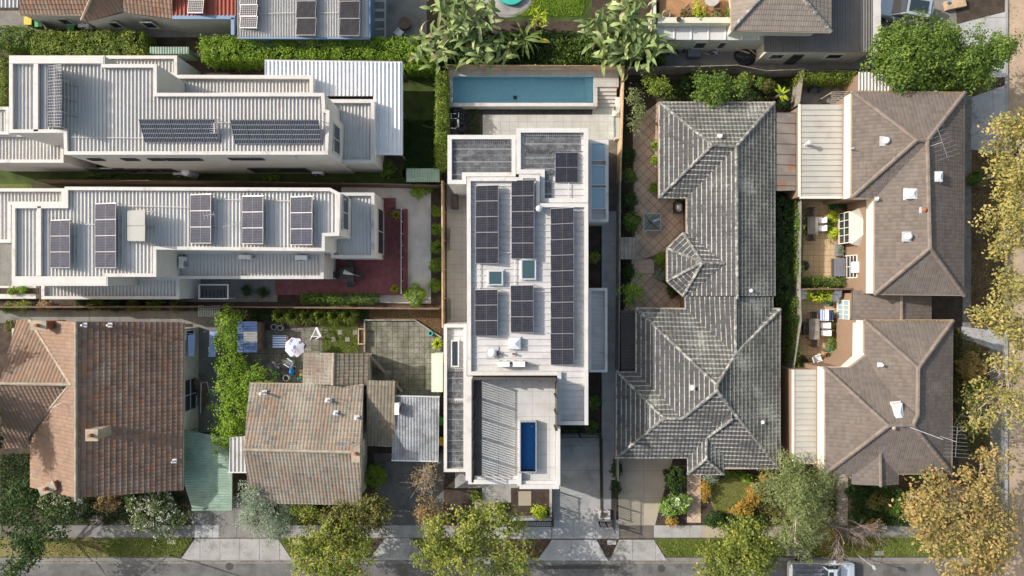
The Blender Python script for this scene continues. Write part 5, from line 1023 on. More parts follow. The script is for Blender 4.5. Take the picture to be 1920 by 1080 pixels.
# ---------------------------------------------------------------- houses along the top edge
TR = thing('rear_house', 'grey hip-roofed house with flat grey wing at the top edge', 'house', W(1480,20,0)); ze = 5.4
tile_roof(TR, [[(1372,56,ze),(1372,-120,ze),(1460,-40,6.9)],[(1558,60,ze),(1372,56,ze),(1460,-40,6.9),(1475,-40,6.9)],[(1558,-120,ze),(1558,60,ze),(1475,-40,6.9)]], M['t_grey'], M['capgrey'], [((1372,56,ze),(1460,-40,6.9)),((1558,60,ze),(1475,-40,6.9))], .33, .36, P_FLAT, .03, ze=ze, gut=[((1372,56),(1558,60)),((1372,56),(1372,-120)),((1558,60),(1558,-120))], r=.14)
house_walls(TR, [(1374,-120),(1556,-120),(1556,56),(1374,54)], ze, M['creamwall'], .4)
ribbed(TR, [(1432,97),(1650,98),(1650,-80),(1432,-80)], 3.0, 'metal_grey', 'y', .2, P_RIB); m = MB(); o_ = [W(a,b,3.0).xy for a,b in [(1440,-80),(1634,-80),(1634,95),(1440,95)]]; m.walls(o_, 0, 2.93); m.build('wing_wall', M['creamwall'], TR); m = MB(); m.beam(W(1644,-80,3.06), W(1644,99,3.06), .55, .12); m.build('fascia', M['coping'], TR)
ribbed(TR, [(1230,74),(1512,76),(1512,47),(1230,46)], 2.9, 'metal_pale', 'x' if 0 else 'y', 1.3, P_RIBW); m = MB(); o_ = [W(a,b,2.9).xy for a,b in [(1230,0),(1440,0),(1440,73),(1230,72)]]; m.walls(o_, 0, 2.83); m.build('terrace_wall', M['creamwall'], TR)
yt = W(0,95,3.0).y-.01
for a, b in ((1446,1470),(1552,1580)): win(TR, '-y', yt, W(a,0,2).x, W(b,0,2).x, 1.3, 2.3, 'creamwall')
win(TR, '-y', yt, W(1484,0,1.5).x, W(1500,0,1.5).x, .1, 2.1, 'charcoal', name='door'); yt2 = W(0,72.5,2.9).y-.01
for a, b in ((1305,1325),(1350,1362)): win(TR, '-y', yt2, W(a,0,2).x, W(b,0,2).x, .9, 2.2, 'creamwall')
m = MB(); m.prism([W(a,b,3.2).xy for a,b in [(1236,-70),(1371,-70),(1371,36),(1236,36)]], 2.95, 3.15); m.build('balcony_floor', M['timberbrown'], TR); m = MB(); a, b = W(1237,36,3.15), W(1371,-60,3.15); n = int((b.y-a.y)/.12)
for i in range(n): m.box(((a.x+b.x)/2, a.y+.12*(i+.5), 3.165), (b.x-a.x,.112,.03))
m.build('deck_boards', M['deckwood'], TR, kind='stuff'); m = MB(); m.beam(W(1232,41,3.4), W(1371,41,3.4), .42, .7); m.beam(W(1226,-70,3.4), W(1226,44,3.4), .18, .8); m.build('balcony_parapet', M['creamwall'], TR)
TL = thing('rear_house', 'terracotta tiled house along the top left edge', 'house', W(200,5,0)); ze = 3.3
tile_roof(TL, [[(36,26,ze),(165,26,ze),(165,-60,4.8),(36,-60,4.8)],[(323,35,ze),(232,23,ze),(232,-70,5),(323,-70,5)]], M['t_terra'], M['captan'], [], .28, .34, ze=ze, gut=[((36,26),(152,27))]); tile_roof(TL, [[(154,41,ze),(232,22,ze),(230,-30,4.3),(170,-5,4.6)]], M['t_pink'], M['captan'], [((154,38,ze+.05),(172,-4,4.6))], .28, .34, ze=ze)
m = MB(); m.prism([W(a,b,ze).xy for a,b in [(38,24),(155,24),(160,38),(228,22),(320,31),(442,31),(442,-120),(38,-120)]], 0, ze-.12); m.build('wall', M['rendergrey'], TL); ribbed(TL, [(324,30),(442,30),(442,-60),(324,-60)], 3.4, 'metal_red', 'y', .3); m = MB(); m.beam(W(324,33,3.35), W(441,33,3.35), .3, .2); m.beam(W(437,34,3.35), W(437,66,3.35), .25, .2); m.build('fascia', M['bluepaint'], TL)
ribbed(TL, [(-40,14),(35,14),(35,-60),(-40,-60)], 3.2, 'metal_pale', 'y', .3); yt = W(0,24,ze).y-.01
for a, b in ((110,128),(205,222),(268,288)): win(TL, '-y', W(0,31 if a > 200 else 24,ze).y-.03, W(a,0,2).x, W(b,0,2).x, 1.2, 2.3, 'rendergrey')
TS = thing('rear_extension', 'grey ribbed roof extension with blue trim at the top edge', 'house', W(570,20,0)); ribbed(TS, [(446,69),(690,70),(690,-80),(446,-80)], 3.4, 'metal_a', 'y', .2, P_RIB); m = MB(); o_ = [W(a,b,3.4).xy for a,b in [(448,-80),(686,-80),(686,66),(448,66)]]; m.walls(o_, 0, 3.33); m.build('wall', M['bluepaint'], TS); m = MB(); m.beam(W(692,-80,3.38), W(692,71,3.38), .22, .2); m.beam(W(446,71.5,3.36), W(693,72,3.36), .12, .15); m.build('fascia', M['bluepaint'], TS)
TG = 'solar panels along the top edge'
array('slanted pale panel column at the left of the grey roof extension', 450,-34,482,52,1,4,3.55,4.0,'cellold',group=TG); array('black panel column in the middle of the grey roof extension', 555,-62,592,66,1,4,3.6,3.9,'cellblack',group=TG); array('black panel column at the right of the grey roof extension', 636,-62,674,67,1,4,3.6,3.9,'cellblack',group=TG); array('single slanted panel on the red roof at the top edge', 352,-24,381,24,1,2,3.5,3.95,'cellold',group=TG)
# roof solar of the left houses
AG = 'tilted solar arrays on the upper left house'
array('steep column of four old panels at the left of the upper left house', 90,124,116,238,1,4,7.8,9.3,'cellold',group=AG); array('left lying array of five panels on the upper left house', 264,223,404,267,5,1,7.8,8.6,'cellold','y',group=AG,slant=8); array('right lying array of six panels on the upper left house', 435,224,598,270,6,1,7.8,8.6,'cellold','y',group=AG,slant=6)
BG = 'tilted solar arrays on the deck house'
for x0,y0,x1,y1,l in ((95,413,132,502,'leftmost panel column on the deck house'),(179,382,218,502,'four-panel column second from the left on the deck house'),(357,365,396,456,'panel column left of the antenna on the deck house'),(454,368,494,457,'panel column in the right middle of the deck house'),(545,369,586,459,'rightmost panel column on the deck house')): array(l, x0,y0,x1,y1,1,4 if x0 == 179 else 3,7.0,7.55,'cellblue',group=BG)
hw = array('pair of pale solar water heating collectors on the deck house', 238,395,273,452,1,2,7.1,8.3,'absorber',group=None,name='solar_water_heater')
antenna('antenna between the panel columns of the deck house', 405,406,6.9,1.1,.7,.2,4,.6); antenna('thin mast antenna right of the middle panels on the deck house', 440,423,6.9,.5,1.2,.2,3,.25); antenna('coiled antenna between the lying arrays of the upper left house', 411,244,7.7,.8,.7,1.6,6,.6)
for x, y, l in ((340,492,'left air conditioner on the deck house lower roof'),(458,482,'middle air conditioner on the deck house lower roof'),(564,483,'right air conditioner on the deck house lower roof')): aircon(l, x, y, 3.6, 0 if x > 400 else 1.57)
aircon('air conditioner on the lower roof strip of the upper left house', 334,164,3.75,1.57); aircon('rusty-stained air conditioner below the wall of the upper left house', 595,322,.4,0); aircon('air conditioner in the narrow yard by the round tank', 335,324,.2,0)

# conduits between the roof arrays
def conduit(parent, z, *pts): MB().tube([W(x,y,z) for x,y in pts], .03, 6).build('conduit', M['white'], parent)
conduit(B_, 7.05, (133,420),(178,421)); conduit(B_, 7.05, (219,386),(290,387),(355,389)); conduit(B_, 7.05, (397,373),(453,375)); conduit(B_, 7.05, (495,375),(545,377)); conduit(B_, 7.05, (133,350),(133,412))
conduit(A, 7.82, (122,257),(200,258),(270,259)); conduit(A, 7.82, (404,230),(436,230)); conduit(TS, 3.55, (446,26),(470,26),(552,24)); conduit(TS, 3.55, (594,24),(634,24))
conduit(E, 6.85, (966,486),(966,534)); conduit(E, 6.85, (899,494),(899,543)); conduit(E, 6.85, (936,474),(958,474)); conduit(E, 6.85, (1002,546),(1032,547)); conduit(E, 6.45, (1066,343),(1066,390))
# ---------------------------------------------------------------- fences, decks, walls
fence('brown paling fence between the two parapet houses', [(90,344),(400,346),(830,354)], 1.8, 'timberbrown'); fence('brown paling fence below the deck house', [(-20,575),(400,574),(828,578)], 1.7, 'timberbrown', cap=True); fence('tan paling fence between gravel garden and modern house', [(833,346),(834,612)], 1.9, 'timbertan', cap=True)
fence('tan paling fence behind the lap pool', [(842,138),(1162,140)], 2.2, 'timbertan', .12, gap=.012); fence('tan paling fence on the right of the pool terrace', [(1162,138),(1156,345)], 2.0, 'timbertan', cap=True); fence('grey paling fence along the right side path', [(1156,345),(1152,890)], 1.9, 'timber', cap=True)
fence('wavy grey paling fence behind the lichen-roofed house', [(1170,140),(1300,138),(1370,136),(1420,146),(1490,143)], 1.9, 'timber', lean=-.04); fence('leaning grey paling fence beside the banana plant', [(1488,145),(1480,205)], 1.9, 'timber', lean=.05); fence('grey paling fence at the left of the paved courtyards', [(1484,372),(1482,545),(1484,600),(1470,690)], 1.8, 'timber', cap=True); fence('dark timber fence dividing the two courtyards', [(1484,542),(1580,542)], 1.7, 'timberbrown', cap=True); fence('grey fence under the clipped hedge at the top right', [(1495,143),(1605,146)], 1.7, 'timber')
fence('low old timber fence along the front garden, left', [(90,988),(330,990)], .45, 'timber', rail=False) if 0 else None
# front slat fences of the modern house
def slats(label, pts, h, z0=0, pitch=.13, group='black slat fences of the modern house'):
    P = [W(a,b,z0) for a,b in pts]; t = thing('slat_fence', label, 'fence', (P[0]+P[-1])/2, group); m = MB(); r_ = MB()
    for a, b in zip(P[:-1], P[1:]):
        n = int((b-a).length/pitch)
        for i in range(n): m.box(a.lerp(b,(i+.5)/n)+Vector((0,0,h/2)), (.03,.05,h), rz=math.atan2(b.y-a.y,b.x-a.x))
        r_.beam(a+Vector((0,0,.1)), b+Vector((0,0,.1)), .04,.06); r_.beam(a+Vector((0,0,h-.1)), b+Vector((0,0,h-.1)), .04,.06)
        for i in range(3): p = MB(); p.box(a.lerp(b,i/2)+Vector((0,0,h/2)), (.07,.07,h+.02)); p.build('post', M['charcoal'], t)
    m.build('slats', M['charcoal'], t, kind='stuff'); r_.build('rails', M['charcoal'], t)
slats('black slat front fence left of the driveway', [(930,977),(1035,977)], 1.3); slats('black slat fence beside the front garden bed', [(1036,918),(1036,975)], 1.6); slats('black slat gate fence right of the driveway', [(1122,978),(1148,978)], 1.3); slats('black slat fence along the right of the driveway', [(1124,815),(1126,960)], 1.8); slats('black slat fence at the top of the driveway', [(1049,813),(1122,813)], 1.6); slats('black slat boundary fence by the neighbour driveway', [(1150,905),(1148,985)], 1.7)
for pts, l in (([(931,971),(1034,971),(1034,976),(931,976)],'low pale wall under the front slat fence'),([(1031,914),(1035,914),(1035,974),(1031,974)],'low pale wall beside the garden bed and driveway'),([(958,909),(1034,909),(1034,913),(958,913)],'low pale wall behind the front garden bed')):
    m = MB(); m.prism([W(a,b,.5).xy for a,b in pts], 0, .5); m.solo('garden_wall', M['conc2'], l, 'wall')
m = MB(); m.prism([W(a,b,.02).xy for a,b in [(972,921),(996,921),(996,948),(972,948)]], 0, .03); tag(m.build('straw_patch', M['conctan']), kind='structure')
m = MB(); m.ring([W(a,b,.5).xy for a,b in [(1123,958),(1144,958),(1144,974),(1123,974)]], [W(a,b,.5).xy for a,b in [(1126,961),(1141,961),(1141,971),(1126,971)]], 0, .5); m.solo('planter', M['white'], 'square white planter at the driveway entrance', 'planter')
sheet('side_path', [(1124,900),(1146,900),(1146,985),(1124,985)], 3, 'conc2')
# burgundy deck
dk = thing('timber_deck', 'burgundy timber deck wrapping the parapet house', 'deck', W(650,480,0)); dz = .35
for pts in ([(600,487),(762,487),(762,553),(516,553),(516,524),(600,524)], [(704,392),(762,392),(762,486),(704,486)]):
    m = MB(); m.prism([W(a,b,dz-.03).xy for a,b in pts], .02, dz-.03); m.build('frame', M['deck'], dk)
m = MB(); x = W(516,0,dz).x; x1 = W(762,0,dz).x
while x < x1:
    px = 960+x*FPX/(CAMZ-dz); y0 = 553; y1 = 392 if px > 704 else (487 if px > 600 else 524); a, b = W(px,y0,dz), W(px,y1,dz); m.box((x+.06,(a.y+b.y)/2,dz), (.115,b.y-a.y,.03)); x += .125
m.build('boards', M['deck'], dk, kind='stuff'); m = MB(); m.prism([W(a,b,0).xy for a,b in [(716,372),(742,372),(742,391),(716,391)]], 0, .2); m.build('step', M['deck'], dk)
gr = thing('glass_railing', 'steel and glass railing along the right edge of the deck', 'railing', W(756,470,dz)); m = MB(); m.beam(W(756,393,dz)+Vector((0,0,1)), W(756,551,dz)+Vector((0,0,1)), .05,.05); m.build('top_rail', M['steel'], gr)
for y in range(395,552,22): m = MB(); m.box(W(757,y,dz)+Vector((0,0,.5)), (.05,.05,1)); m.build('post', M['steel'], gr)
m = MB(); m.beam(W(756,394,dz)+Vector((0,0,.5)), W(756,550,dz)+Vector((0,0,.5)), .012,.85); m.build('pane', M['clear'], gr)
# ---------------------------------------------------------------- furniture and yard things
table('dark square table on the burgundy deck', 650,515,1.1,1.1,0,'charcoal',zg=dz,slats=0); DG = 'dark chairs around the deck table'
chair('dark chair left of the deck table', 636,515,0,zg=dz,group=DG); chair('dark chair right of the deck table', 672,515,math.pi,zg=dz,group=DG); chair('dark chair on the wall side of the deck table', 657,500,-1.57,zg=dz,group=DG); chair('dark chair on the hedge side of the deck table', 657,530,1.57,zg=dz,group=DG)
u = thing('folded_umbrella', 'closed cream umbrella lying over the deck table', 'umbrella', W(652,512,dz+.76)); m = MB(); c = W(652,512,dz+.8); m.tube([c+Vector((-.3,.1,0)), c, c+Vector((.45,-.12,0))], [.2,.14,.04], 9); m.build('canopy', M['cream'], u); m = MB(); m.tube([c+Vector((.4,-.1,0)), c+Vector((.9,-.25,0))], .025, 6); m.build('pole', M['steel'], u)
tk = thing('water_tank', 'pale round-topped hot water tank in the narrow yard', 'tank', W(348,320,0)); c = W(348,322,1.6); b = Vector((c.x,c.y,0)); m = MB(); m.cyl(b, .32, 1.6, 18); m.build('body', M['whiteplastic'], tk, smooth=False); m = MB(); m.dome(b+Vector((0,0,1.6)), .32,.32,.12,18,4); m.build('lid', M['whiteplastic'], tk)
def shed(label, x0,y0,x1,y1,h,mat,ribs='y',wall='metal_green',group=None):
    t = thing('garden_shed', label, 'shed', W((x0+x1)/2,(y0+y1)/2,0), group); ribbed(t, [(x0,y0),(x1,y0),(x1,y1),(x0,y1)], h, mat, ribs, .2, P_CORR); o = inset([W(a,b,h).xy for a,b in [(x0,y0),(x1,y0),(x1,y1),(x0,y1)]], .08); m = MB(); m.walls(o, 0, h-.05); m.build('wall', M[wall], t); m = MB(); m.box(((o[0].x+o[1].x)/2, min(p.y for p in o)-.02, .95), (.7,.03,1.8)); m.build('door', M[wall], t); return t
shed('small grey-green shed behind the brown fence', 762,316,824,341,1.9,'metal_green'); shed('mint green shed by the left wall of the modern house', 809,663,830,735,2.1,'metal_ltgreen','x','metal_ltgreen'); shed('green shed strip under the hedge at top left', 281,88,354,101,1.9,'metal_green')
bs = thing('garden_shed', 'blue ribbed shed with translucent roof panel in the backyard', 'shed', W(468,632,0)); ribbed(bs, [(445,603),(456,603),(456,661),(445,661)], 2.2, 'metal_blue', 'x', .2, P_CORR); ribbed(bs, [(456.5,603,2.25),(482,603,1.95),(482,622,1.95),(456.5,622,2.25)], 2.2, 'metal_blue', 'x', .2, P_CORR); ribbed(bs, [(456.5,642,2.25),(482,642,1.95),(482,661,1.95),(456.5,661,2.25)], 2.2, 'metal_blue', 'x', .2, P_CORR); ribbed(bs, [(456.5,622,2.25),(482,622,1.95),(482,642,1.95),(456.5,642,2.25)], 2.2, 'metal_tan', 'x', .2, P_CORR, 'translucent_panel')
o_ = inset([W(a,b,2).xy for a,b in [(446,604),(481,604),(481,660),(446,660)]], .06); m = MB(); m.walls(o_, 0, 1.88); m.build('wall', M['timberbrown'], bs)
um = thing('garden_umbrella', 'floral patterned open garden umbrella in the backyard', 'umbrella', W(550,652,0)); c = W(550,652,2.2)
def patchmat():
    t = NT('floral_cloth'); v = t.n('TexVoronoi', {'Vector': t.geo(), 'Scale': 4.5}); h = t.n('SeparateColor', {0: v.outputs[1]}).outputs[0]
    return t.fin(t.ramp(h, [(0,(.7,.78,.88)),(.35,(.3,.36,.6)),(.5,(.75,.82,.88)),(.66,(.5,.75,.75)),(.8,(.8,.6,.62)),(.9,(.2,.2,.42))], 'CONSTANT'), .9)
M['floral'] = patchmat(); n8 = 8; rim = [c+Vector((.8*math.cos(i*math.pi/4+.3), .8*math.sin(i*math.pi/4+.3), -.36)) for i in range(8)]
for i in range(8): m = MB(); a, b = rim[i], rim[(i+1)%8]; mid = (a+b)/2+Vector((0,0,.05)); mid = mid.lerp(c,.04); m.add([c,a,mid,b], [(0,1,2),(0,2,3)]); m.build('panel', M['floral'], um)
m = MB(); m.tube([(c.x,c.y,.0),(c.x,c.y,2.25)], .025, 8); m.build('pole', M['white'], um); m = MB(); m.cyl((c.x,c.y,0), .24,.1,14); m.build('base', M['charcoal'], um)
for i in range(8): m = MB(); m.tube([c-Vector((0,0,.02)), rim[i]-Vector((0,0,.015))], .01, 4); m.build('rib', M['steel'], um)
def stripemat():
    t = NT('striped_cloth'); y = t.n('SeparateXYZ', {0: t.geo()}).outputs[1]; f = t.math('FRACT', t.math('MULTIPLY', y, 5.5)); return t.fin(t.mix(t.math('GREATER_THAN', f, .55), (.8,.83,.86), (.1,.22,.5)), .9)
M['stripe'] = stripemat(); dc = thing('draped_table', 'low table draped with a blue and white striped cloth', 'table', W(524,641,0)); a = W(524,641,.7); m = MB(); m.box((a.x,a.y,.69), (1.08,1.0,.02)); m.box((a.x-.54,a.y,.55), (.02,1.0,.28)); m.box((a.x,a.y-.5,.6), (1.06,.015,.18)); m.build('cloth', M['stripe'], dc); m = MB(); m.box((a.x+.1,a.y,.63), (1.15,.9,.05)); m.build('table_top', M['terracotta'], dc)
for sx in (-1,1):
    for sy in (-1,1): m = MB(); m.box((a.x+.1+sx*.45,a.y+sy*.38,.3), (.06,.06,.6)); m.build('leg', M['terracotta'], dc)
def ring_pot(label, x, y, r, h, mat, inner='soil'):
    c = W(x,y,h); b = Vector((c.x,c.y,0)); t = thing('tub', label, 'tub', b, 'round tubs in the backyard'); N_ = 18; ci = [(math.cos(k*2*math.pi/N_), math.sin(k*2*math.pi/N_)) for k in range(N_)]; m = MB(); m.ring([b.xy+Vector(p)*r for p in ci], [b.xy+Vector(p)*(r-.06) for p in ci], 0, h); m.build('rim', M[mat], t); m = MB(); m.poly([(b.x+p[0]*(r-.05), b.y+p[1]*(r-.05), h*.75) for p in ci]); m.build('soil', M[inner], t)
ring_pot('left round tub by the shed', 513,613,.24,.35,'conc2'); ring_pot('right round tub by the shed', 525,615,.24,.35,'conc2'); ring_pot('white bucket near the house wall', 536,709,.26,.35,'whiteplastic'); ring_pot('teal pot at the corner of the old pavers', 807,625,.2,.4,'turquoise')
tr_ = thing('sawhorse', 'white timber trestle standing on the old pavers', 'trestle', W(593,625,0)); top = W(594,614,.9); m = MB(); m.beam(W(593,614,.85), W(601,631,.85), .16,.06); m.build('top_board', M['whitecloth'], tr_)
for a, b in (((593,614,.82),(582,637,0)),((593,614,.82),(598,622,0)),((600,631,.82),(608,634,0)),((600,631,.82),(592,636,0)),((583,630,.25),(602,632,.3))): m = MB(); m.beam(W(*a), W(*b), .05,.05); m.build('leg', M['whitecloth'], tr_)
CG = 'chairs in the messy backyard'; chair('pale grey moulded garden chair by the umbrella', 541,680,2.6,'whiteplastic','greymesh',group=CG,recline=.4); chair('dark grey garden chair near the ivy', 516,688,.4,'charcoal','greymesh',group=CG)
ty = thing('ride_on_toy', 'bright blue plastic ride-on toy near the backyard chairs', 'toy', W(546,696,0)); c = W(546,696,.3); m = MB(); m.box((c.x,c.y,.2), (.34,.6,.18)); m.dome((c.x,c.y-.12,.28), .19,.24,.16,12,4); m.dome((c.x,c.y+.2,.28), .16,.12,.1,10,3); m.build('body', M['bluetoy'], ty)
for sx in (-1,1):
    for sy in (-1,1): m = MB(); m.tube([(c.x+sx*.17,c.y+sy*.22,.1),(c.x+sx*.23,c.y+sy*.22,.1)], .1, 10); m.build('wheel', M['tyre'], ty)
tyb = thing('toy_pile', 'small yellow and teal toys at the house wall', 'toys', W(562,706,0)); m = MB(); m.box(W(561,709,.12), (.3,.2,.2), rz=.4); m.build('bucket', M['turquoise'], tyb); m = MB(); m.dome(W(565,703,.05), .14,.14,.2,10,3); m.build('ball', M['yellow'], tyb)
m = MB(); m.tube([W(507,695,.3),W(520,701,.3),W(526,703,.2)], .06, 6); m.tube([W(507,695,.3),W(516,703,.3),W(524,704,.15)], .05, 6); m.solo('green_frame', M['green'], 'bright green plastic frame lying by the ivy', 'toy')
tg = thing('planter_trough', 'long tan timber planter trough by the lawn', 'planter', W(677,630,0)); a = [W(x,y,.5).xy for x,y in [(671,646),(684,646),(684,616),(671,616)]]; m = MB(); m.ring(a, inset(a,.08), 0, .5); m.build('box', M['timbertan'], tg); m = MB(); m.poly([(p.x,p.y,.4) for p in inset(a,.07)]); m.build('soil', M['soil'], tg)
m = MB(); m.beam(W(684,600,.15), W(778,600,.15), .1,.3); m.beam(W(778,600,.15), W(828,633,.15), .1,.3); m.beam(W(684,600,.15), W(684,660,.15), .1,.3); m.solo('timber_edging', M['timber'], 'timber edging around the old square pavers', 'edging')
ls = thing('outdoor_stairs', 'small timber step frame by the tiled lean-to', 'steps', W(727,700,0))
for i in range(4): m = MB(); m.box(W(727,697+i*4.5,.7-.16*i), (.5,.16,.05)); m.build('tread', M['timber'], ls)
for sx in (-.26,.26): m = MB(); m.beam(W(727,696,.8)+Vector((sx,0,0)), W(727,713,.1)+Vector((sx,0,0)), .04,.1); m.build('stringer', M['timber'], ls)
m = MB(); m.beam(W(690,664,.5), W(722,698,.5), .12,.5); m.beam(W(735,712,.5), W(754,735,.5), .12,.5); m.solo('handrail_wall', M['timber'], 'slanted timber rail across the old pavers', 'rail')
# clotheslines and sheets in the side yard of the terracotta house
hs = thing('hanging_sheet', 'pale lilac sheet hung over a line in the side yard', 'cloth', W(400,645,0)); m = MB(); a = [W(393,621,1.6),W(408,622,1.5),W(404,669,1.5),W(391,669,1.6)]; m.add(a, [(0,1,2,3)]); m.build('sheet', M['paleblue'], hs)
for p in (W(400,620,0),W(398,670,0)): m = MB(); m.tube([p,p+Vector((0,0,1.6))], .03, 6); m.build('post', M['steel'], hs)
ao = thing('window_awning', 'small lace-covered awning frame on the terracotta house wall', 'awning', W(358,648,1.8)); m = MB(); m.add([W(352,628,2.3),W(366,627,1.9),W(364,666,1.9),W(353,667,2.3)], [(0,1,2,3)]); m.build('cover', M['paleblue'], ao); m = MB(); m.tube([W(348,625,2.3),W(366,626,1.9)], .02,5); m.tube([W(348,668,2.3),W(365,667,1.9)], .02,5); m.build('frame', M['steel'], ao)
sx_ = thing('back_steps', 'dark timber back steps with a bent white handrail', 'steps', W(375,740,0))
for i in range(5): m = MB(); m.box(W(376,716+i*10,.9-.17*i), (1.0,.42,.08)); m.build('tread', M['timberbrown'], sx_)
m = MB(); m.tube([W(376,775,.9),W(377,718,1.7),W(388,716,1.7),W(393,738,1.2),W(398,738,.4)], .025, 6); m.build('handrail', M['whiteplastic'], sx_)
cg = thing('wire_cage', 'pale wire cage box by the ivy in the side yard', 'cage', W(392,583,0)); a, b = W(372,593,.7), W(412,573,.7); m = MB()
for i in range(13): x = a.x+(b.x-a.x)*i/12; m.tube([(x,a.y,.7),(x,b.y,.7)], .015, 4)
for i in range(8): y = a.y+(b.y-a.y)*i/7; m.tube([(a.x,y,.7),(b.x,y,.7)], .015, 4)
for x in (a.x,b.x):
    for y in (a.y,b.y): m.tube([(x,y,0),(x,y,.7)], .025, 4)
m.build('frame', M['galv'], cg); m = MB(); m.tube([W(391+8*math.cos(k*.6),583+5*math.sin(k*.6),.35) for k in range(22)], .04, 5); m.build('coiled_hose', M['green'], cg)
dw = thing('pergola', 'white steel frame with dark slats beside the deck house', 'pergola', W(399,546,0)); a, b = W(372,561,1.6), W(428,533,1.6); m = MB(); m.ring([Vector((a.x,a.y)),Vector((b.x,a.y)),Vector((b.x,b.y)),Vector((a.x,b.y))], [Vector((a.x+.08,a.y+.08)),Vector((b.x-.08,a.y+.08)),Vector((b.x-.08,b.y-.08)),Vector((a.x+.08,b.y-.08))], 1.5, 1.6); m.build('frame', M['whiteplastic'], dw)
for i in range(8): x = a.x+(b.x-a.x)*(i+.5)/8; m = MB(); m.box((x,(a.y+b.y)/2-.2,1.2), (.05,b.y-a.y-.5,.08)); m.build('slat', M['charcoal'], dw)
for x in (a.x+.05,b.x-.05): m = MB(); m.box((x,a.y+.05,.75), (.08,.08,1.5)); m.build('post', M['whiteplastic'], dw)
# bins
def bin_(label, x, y, lid, body='charcoal', rz=0, group='wheelie bins'):
    c = W(x,y,1.05); t = thing('wheelie_bin', label, 'bin', (c.x,c.y,0), group, rz); m = MB(); m.tube([(0,0,.05),(0,0,1.0)], [.3,.38], 4); link('body', mk_mesh('body', m.v, m.f, M[body]), t); m = MB(); m.box((0,0,1.03), (.58,.62,.07)); m.tube([(-.25,.33,1.0),(.25,.33,1.0)], .025,6); link('lid', mk_mesh('lid', m.v, m.f, M[lid]), t)
    for s in (-1,1): m = MB(); m.tube([(s*.24,.3,.1),(s*.29,.3,.1)], .1,10); link('wheel', mk_mesh('wheel', m.v, m.f, M['tyre']), t)
bin_('bin with a yellow lid in the top left side yard', 52,39,'yellow'); bin_('bin with green lid next to the yellow one', 72,43,'green'); bin_('bin with green lid by itself in the top left side yard', 132,47,'green'); bin_('dark bin half hidden by the white awning of the zinc carport', 824,828,'yellow'); bin_('green-lidded bin against the left wall of the modern house', 826,790,'green')
aircon('box air conditioner beside the single green bin', 157,47,.5,0); m = MB(); m.beam(W(76,30,.9), W(100,62,.9), .05,1.6); m.solo('side_gate', M['timber'], 'grey slatted gate in the top left side yard', 'gate')
# pool equipment, BBQ
pe = thing('pool_equipment', 'black pool pumps with white plumbing beside the lap pool', 'pump', W(855,226,0))
for i, (x, y, r_, h) in enumerate(((852,205,.26,.8),(861,204,.24,.7),(866,214,.22,.6),(866,222,.22,.6),(866,230,.2,.55),(865,242,.26,.8),(850,216,.18,.5),(850,232,.18,.5),(843,245,.2,.6))): c = W(x,y,h); m = MB(); m.cyl((c.x,c.y,0), r_, h*.8, 12); m.dome((c.x,c.y,h*.8), r_,r_,h*.2,12,3); m.build('pump', M['black'], pe)
for P_ in ([(846,212),(846,222),(856,222)],[(849,213),(856,213)],[(838,221),(842,221),(842,240),(855,241),(855,238),(860,238),(860,224)],[(858,223),(858,236)],[(846,240),(854,241)],[(860,211),(860,220)],[(837,233),(842,233)]): m = MB(); m.tube([W(x,y,.75) for x,y in P_], .035, 6); m.build('pipe', M['whiteplastic'], pe)
bq = thing('covered_barbecue', 'dark covered barbecue in the left passage of the modern house', 'barbecue', W(853,378,0)); c = W(852,378,1.0); m = MB(); m.box((c.x,c.y,.55), (.5,1.1,.9)); m.box((c.x,c.y,1.03), (.42,.9,.1)); m.build('cover', M['charcoal'], bq)
for s in (-1,1): m = MB(); m.tube([(c.x+.2,c.y+s*.4,.08),(c.x+.28,c.y+s*.4,.08)], .08, 8); m.build('wheel', M['tyre'], bq)
# lichen house courtyard
gz = thing('glass_table', 'square glass-topped outdoor table with folded umbrella', 'table', W(1223,416,0)); c = W(1223,416,.72); m = MB(); m.box((c.x,c.y,.72), (1.35,1.35,.015)); m.build('table_top', M['clear'], gz)
for sx in (-1,1):
    for sy in (-1,1): m = MB(); m.beam((c.x,c.y,.1),(c.x+sx*.65,c.y+sy*.65,.7), .04,.04); m.build('leg', M['charcoal'], gz)
m = MB(); m.ring([Vector((c.x-.69,c.y-.69)),Vector((c.x+.69,c.y-.69)),Vector((c.x+.69,c.y+.69)),Vector((c.x-.69,c.y+.69))], [Vector((c.x-.65,c.y-.65)),Vector((c.x+.65,c.y-.65)),Vector((c.x+.65,c.y+.65)),Vector((c.x-.65,c.y+.65))], .7, .74); m.build('rim', M['steel'], gz)
m = MB(); m.tube([c, c+Vector((0,0,.7)), c+Vector((.35,.12,1.25))], [.05,.1,.03], 8); m.solo('folded_umbrella', M['paleblue'], 'closed pale umbrella standing in the glass table', 'umbrella')
m = MB(); c = W(1180,464,2.0); o_ = [W(x,y,2.0).xy for x,y in [(1164,445),(1195,445),(1194,486),(1164,486)]]
gs = thing('garden_shed', 'small weathered flat-roofed shed by the side fence', 'shed', W(1180,465,0)); ribbed(gs, [(1163,445),(1196,445),(1195,486),(1163,486)], 2.0, 'timber', 'y', .3, P_RIBW); m = MB(); m.walls(inset(o_,.08), 0, 1.95); m.build('wall', M['timber'], gs); m = MB(); m.box((o_[2].x-.1,o_[2].y+.8,.9), (.03,.7,1.7)); m.build('door', M['timberbrown'], gs)
bb = thing('barbecue', 'steel barbecue with hood against the house wall', 'barbecue', W(1273,388,0)); c = W(1273,388,.9); m = MB(); m.box((c.x,c.y,.45), (.55,.85,.85)); m.build('cabinet', M['charcoal'], bb); m = MB(); m.dome((c.x,c.y,.88), .3,.42,.3,12,4); m.build('hood', M['steel'], bb)
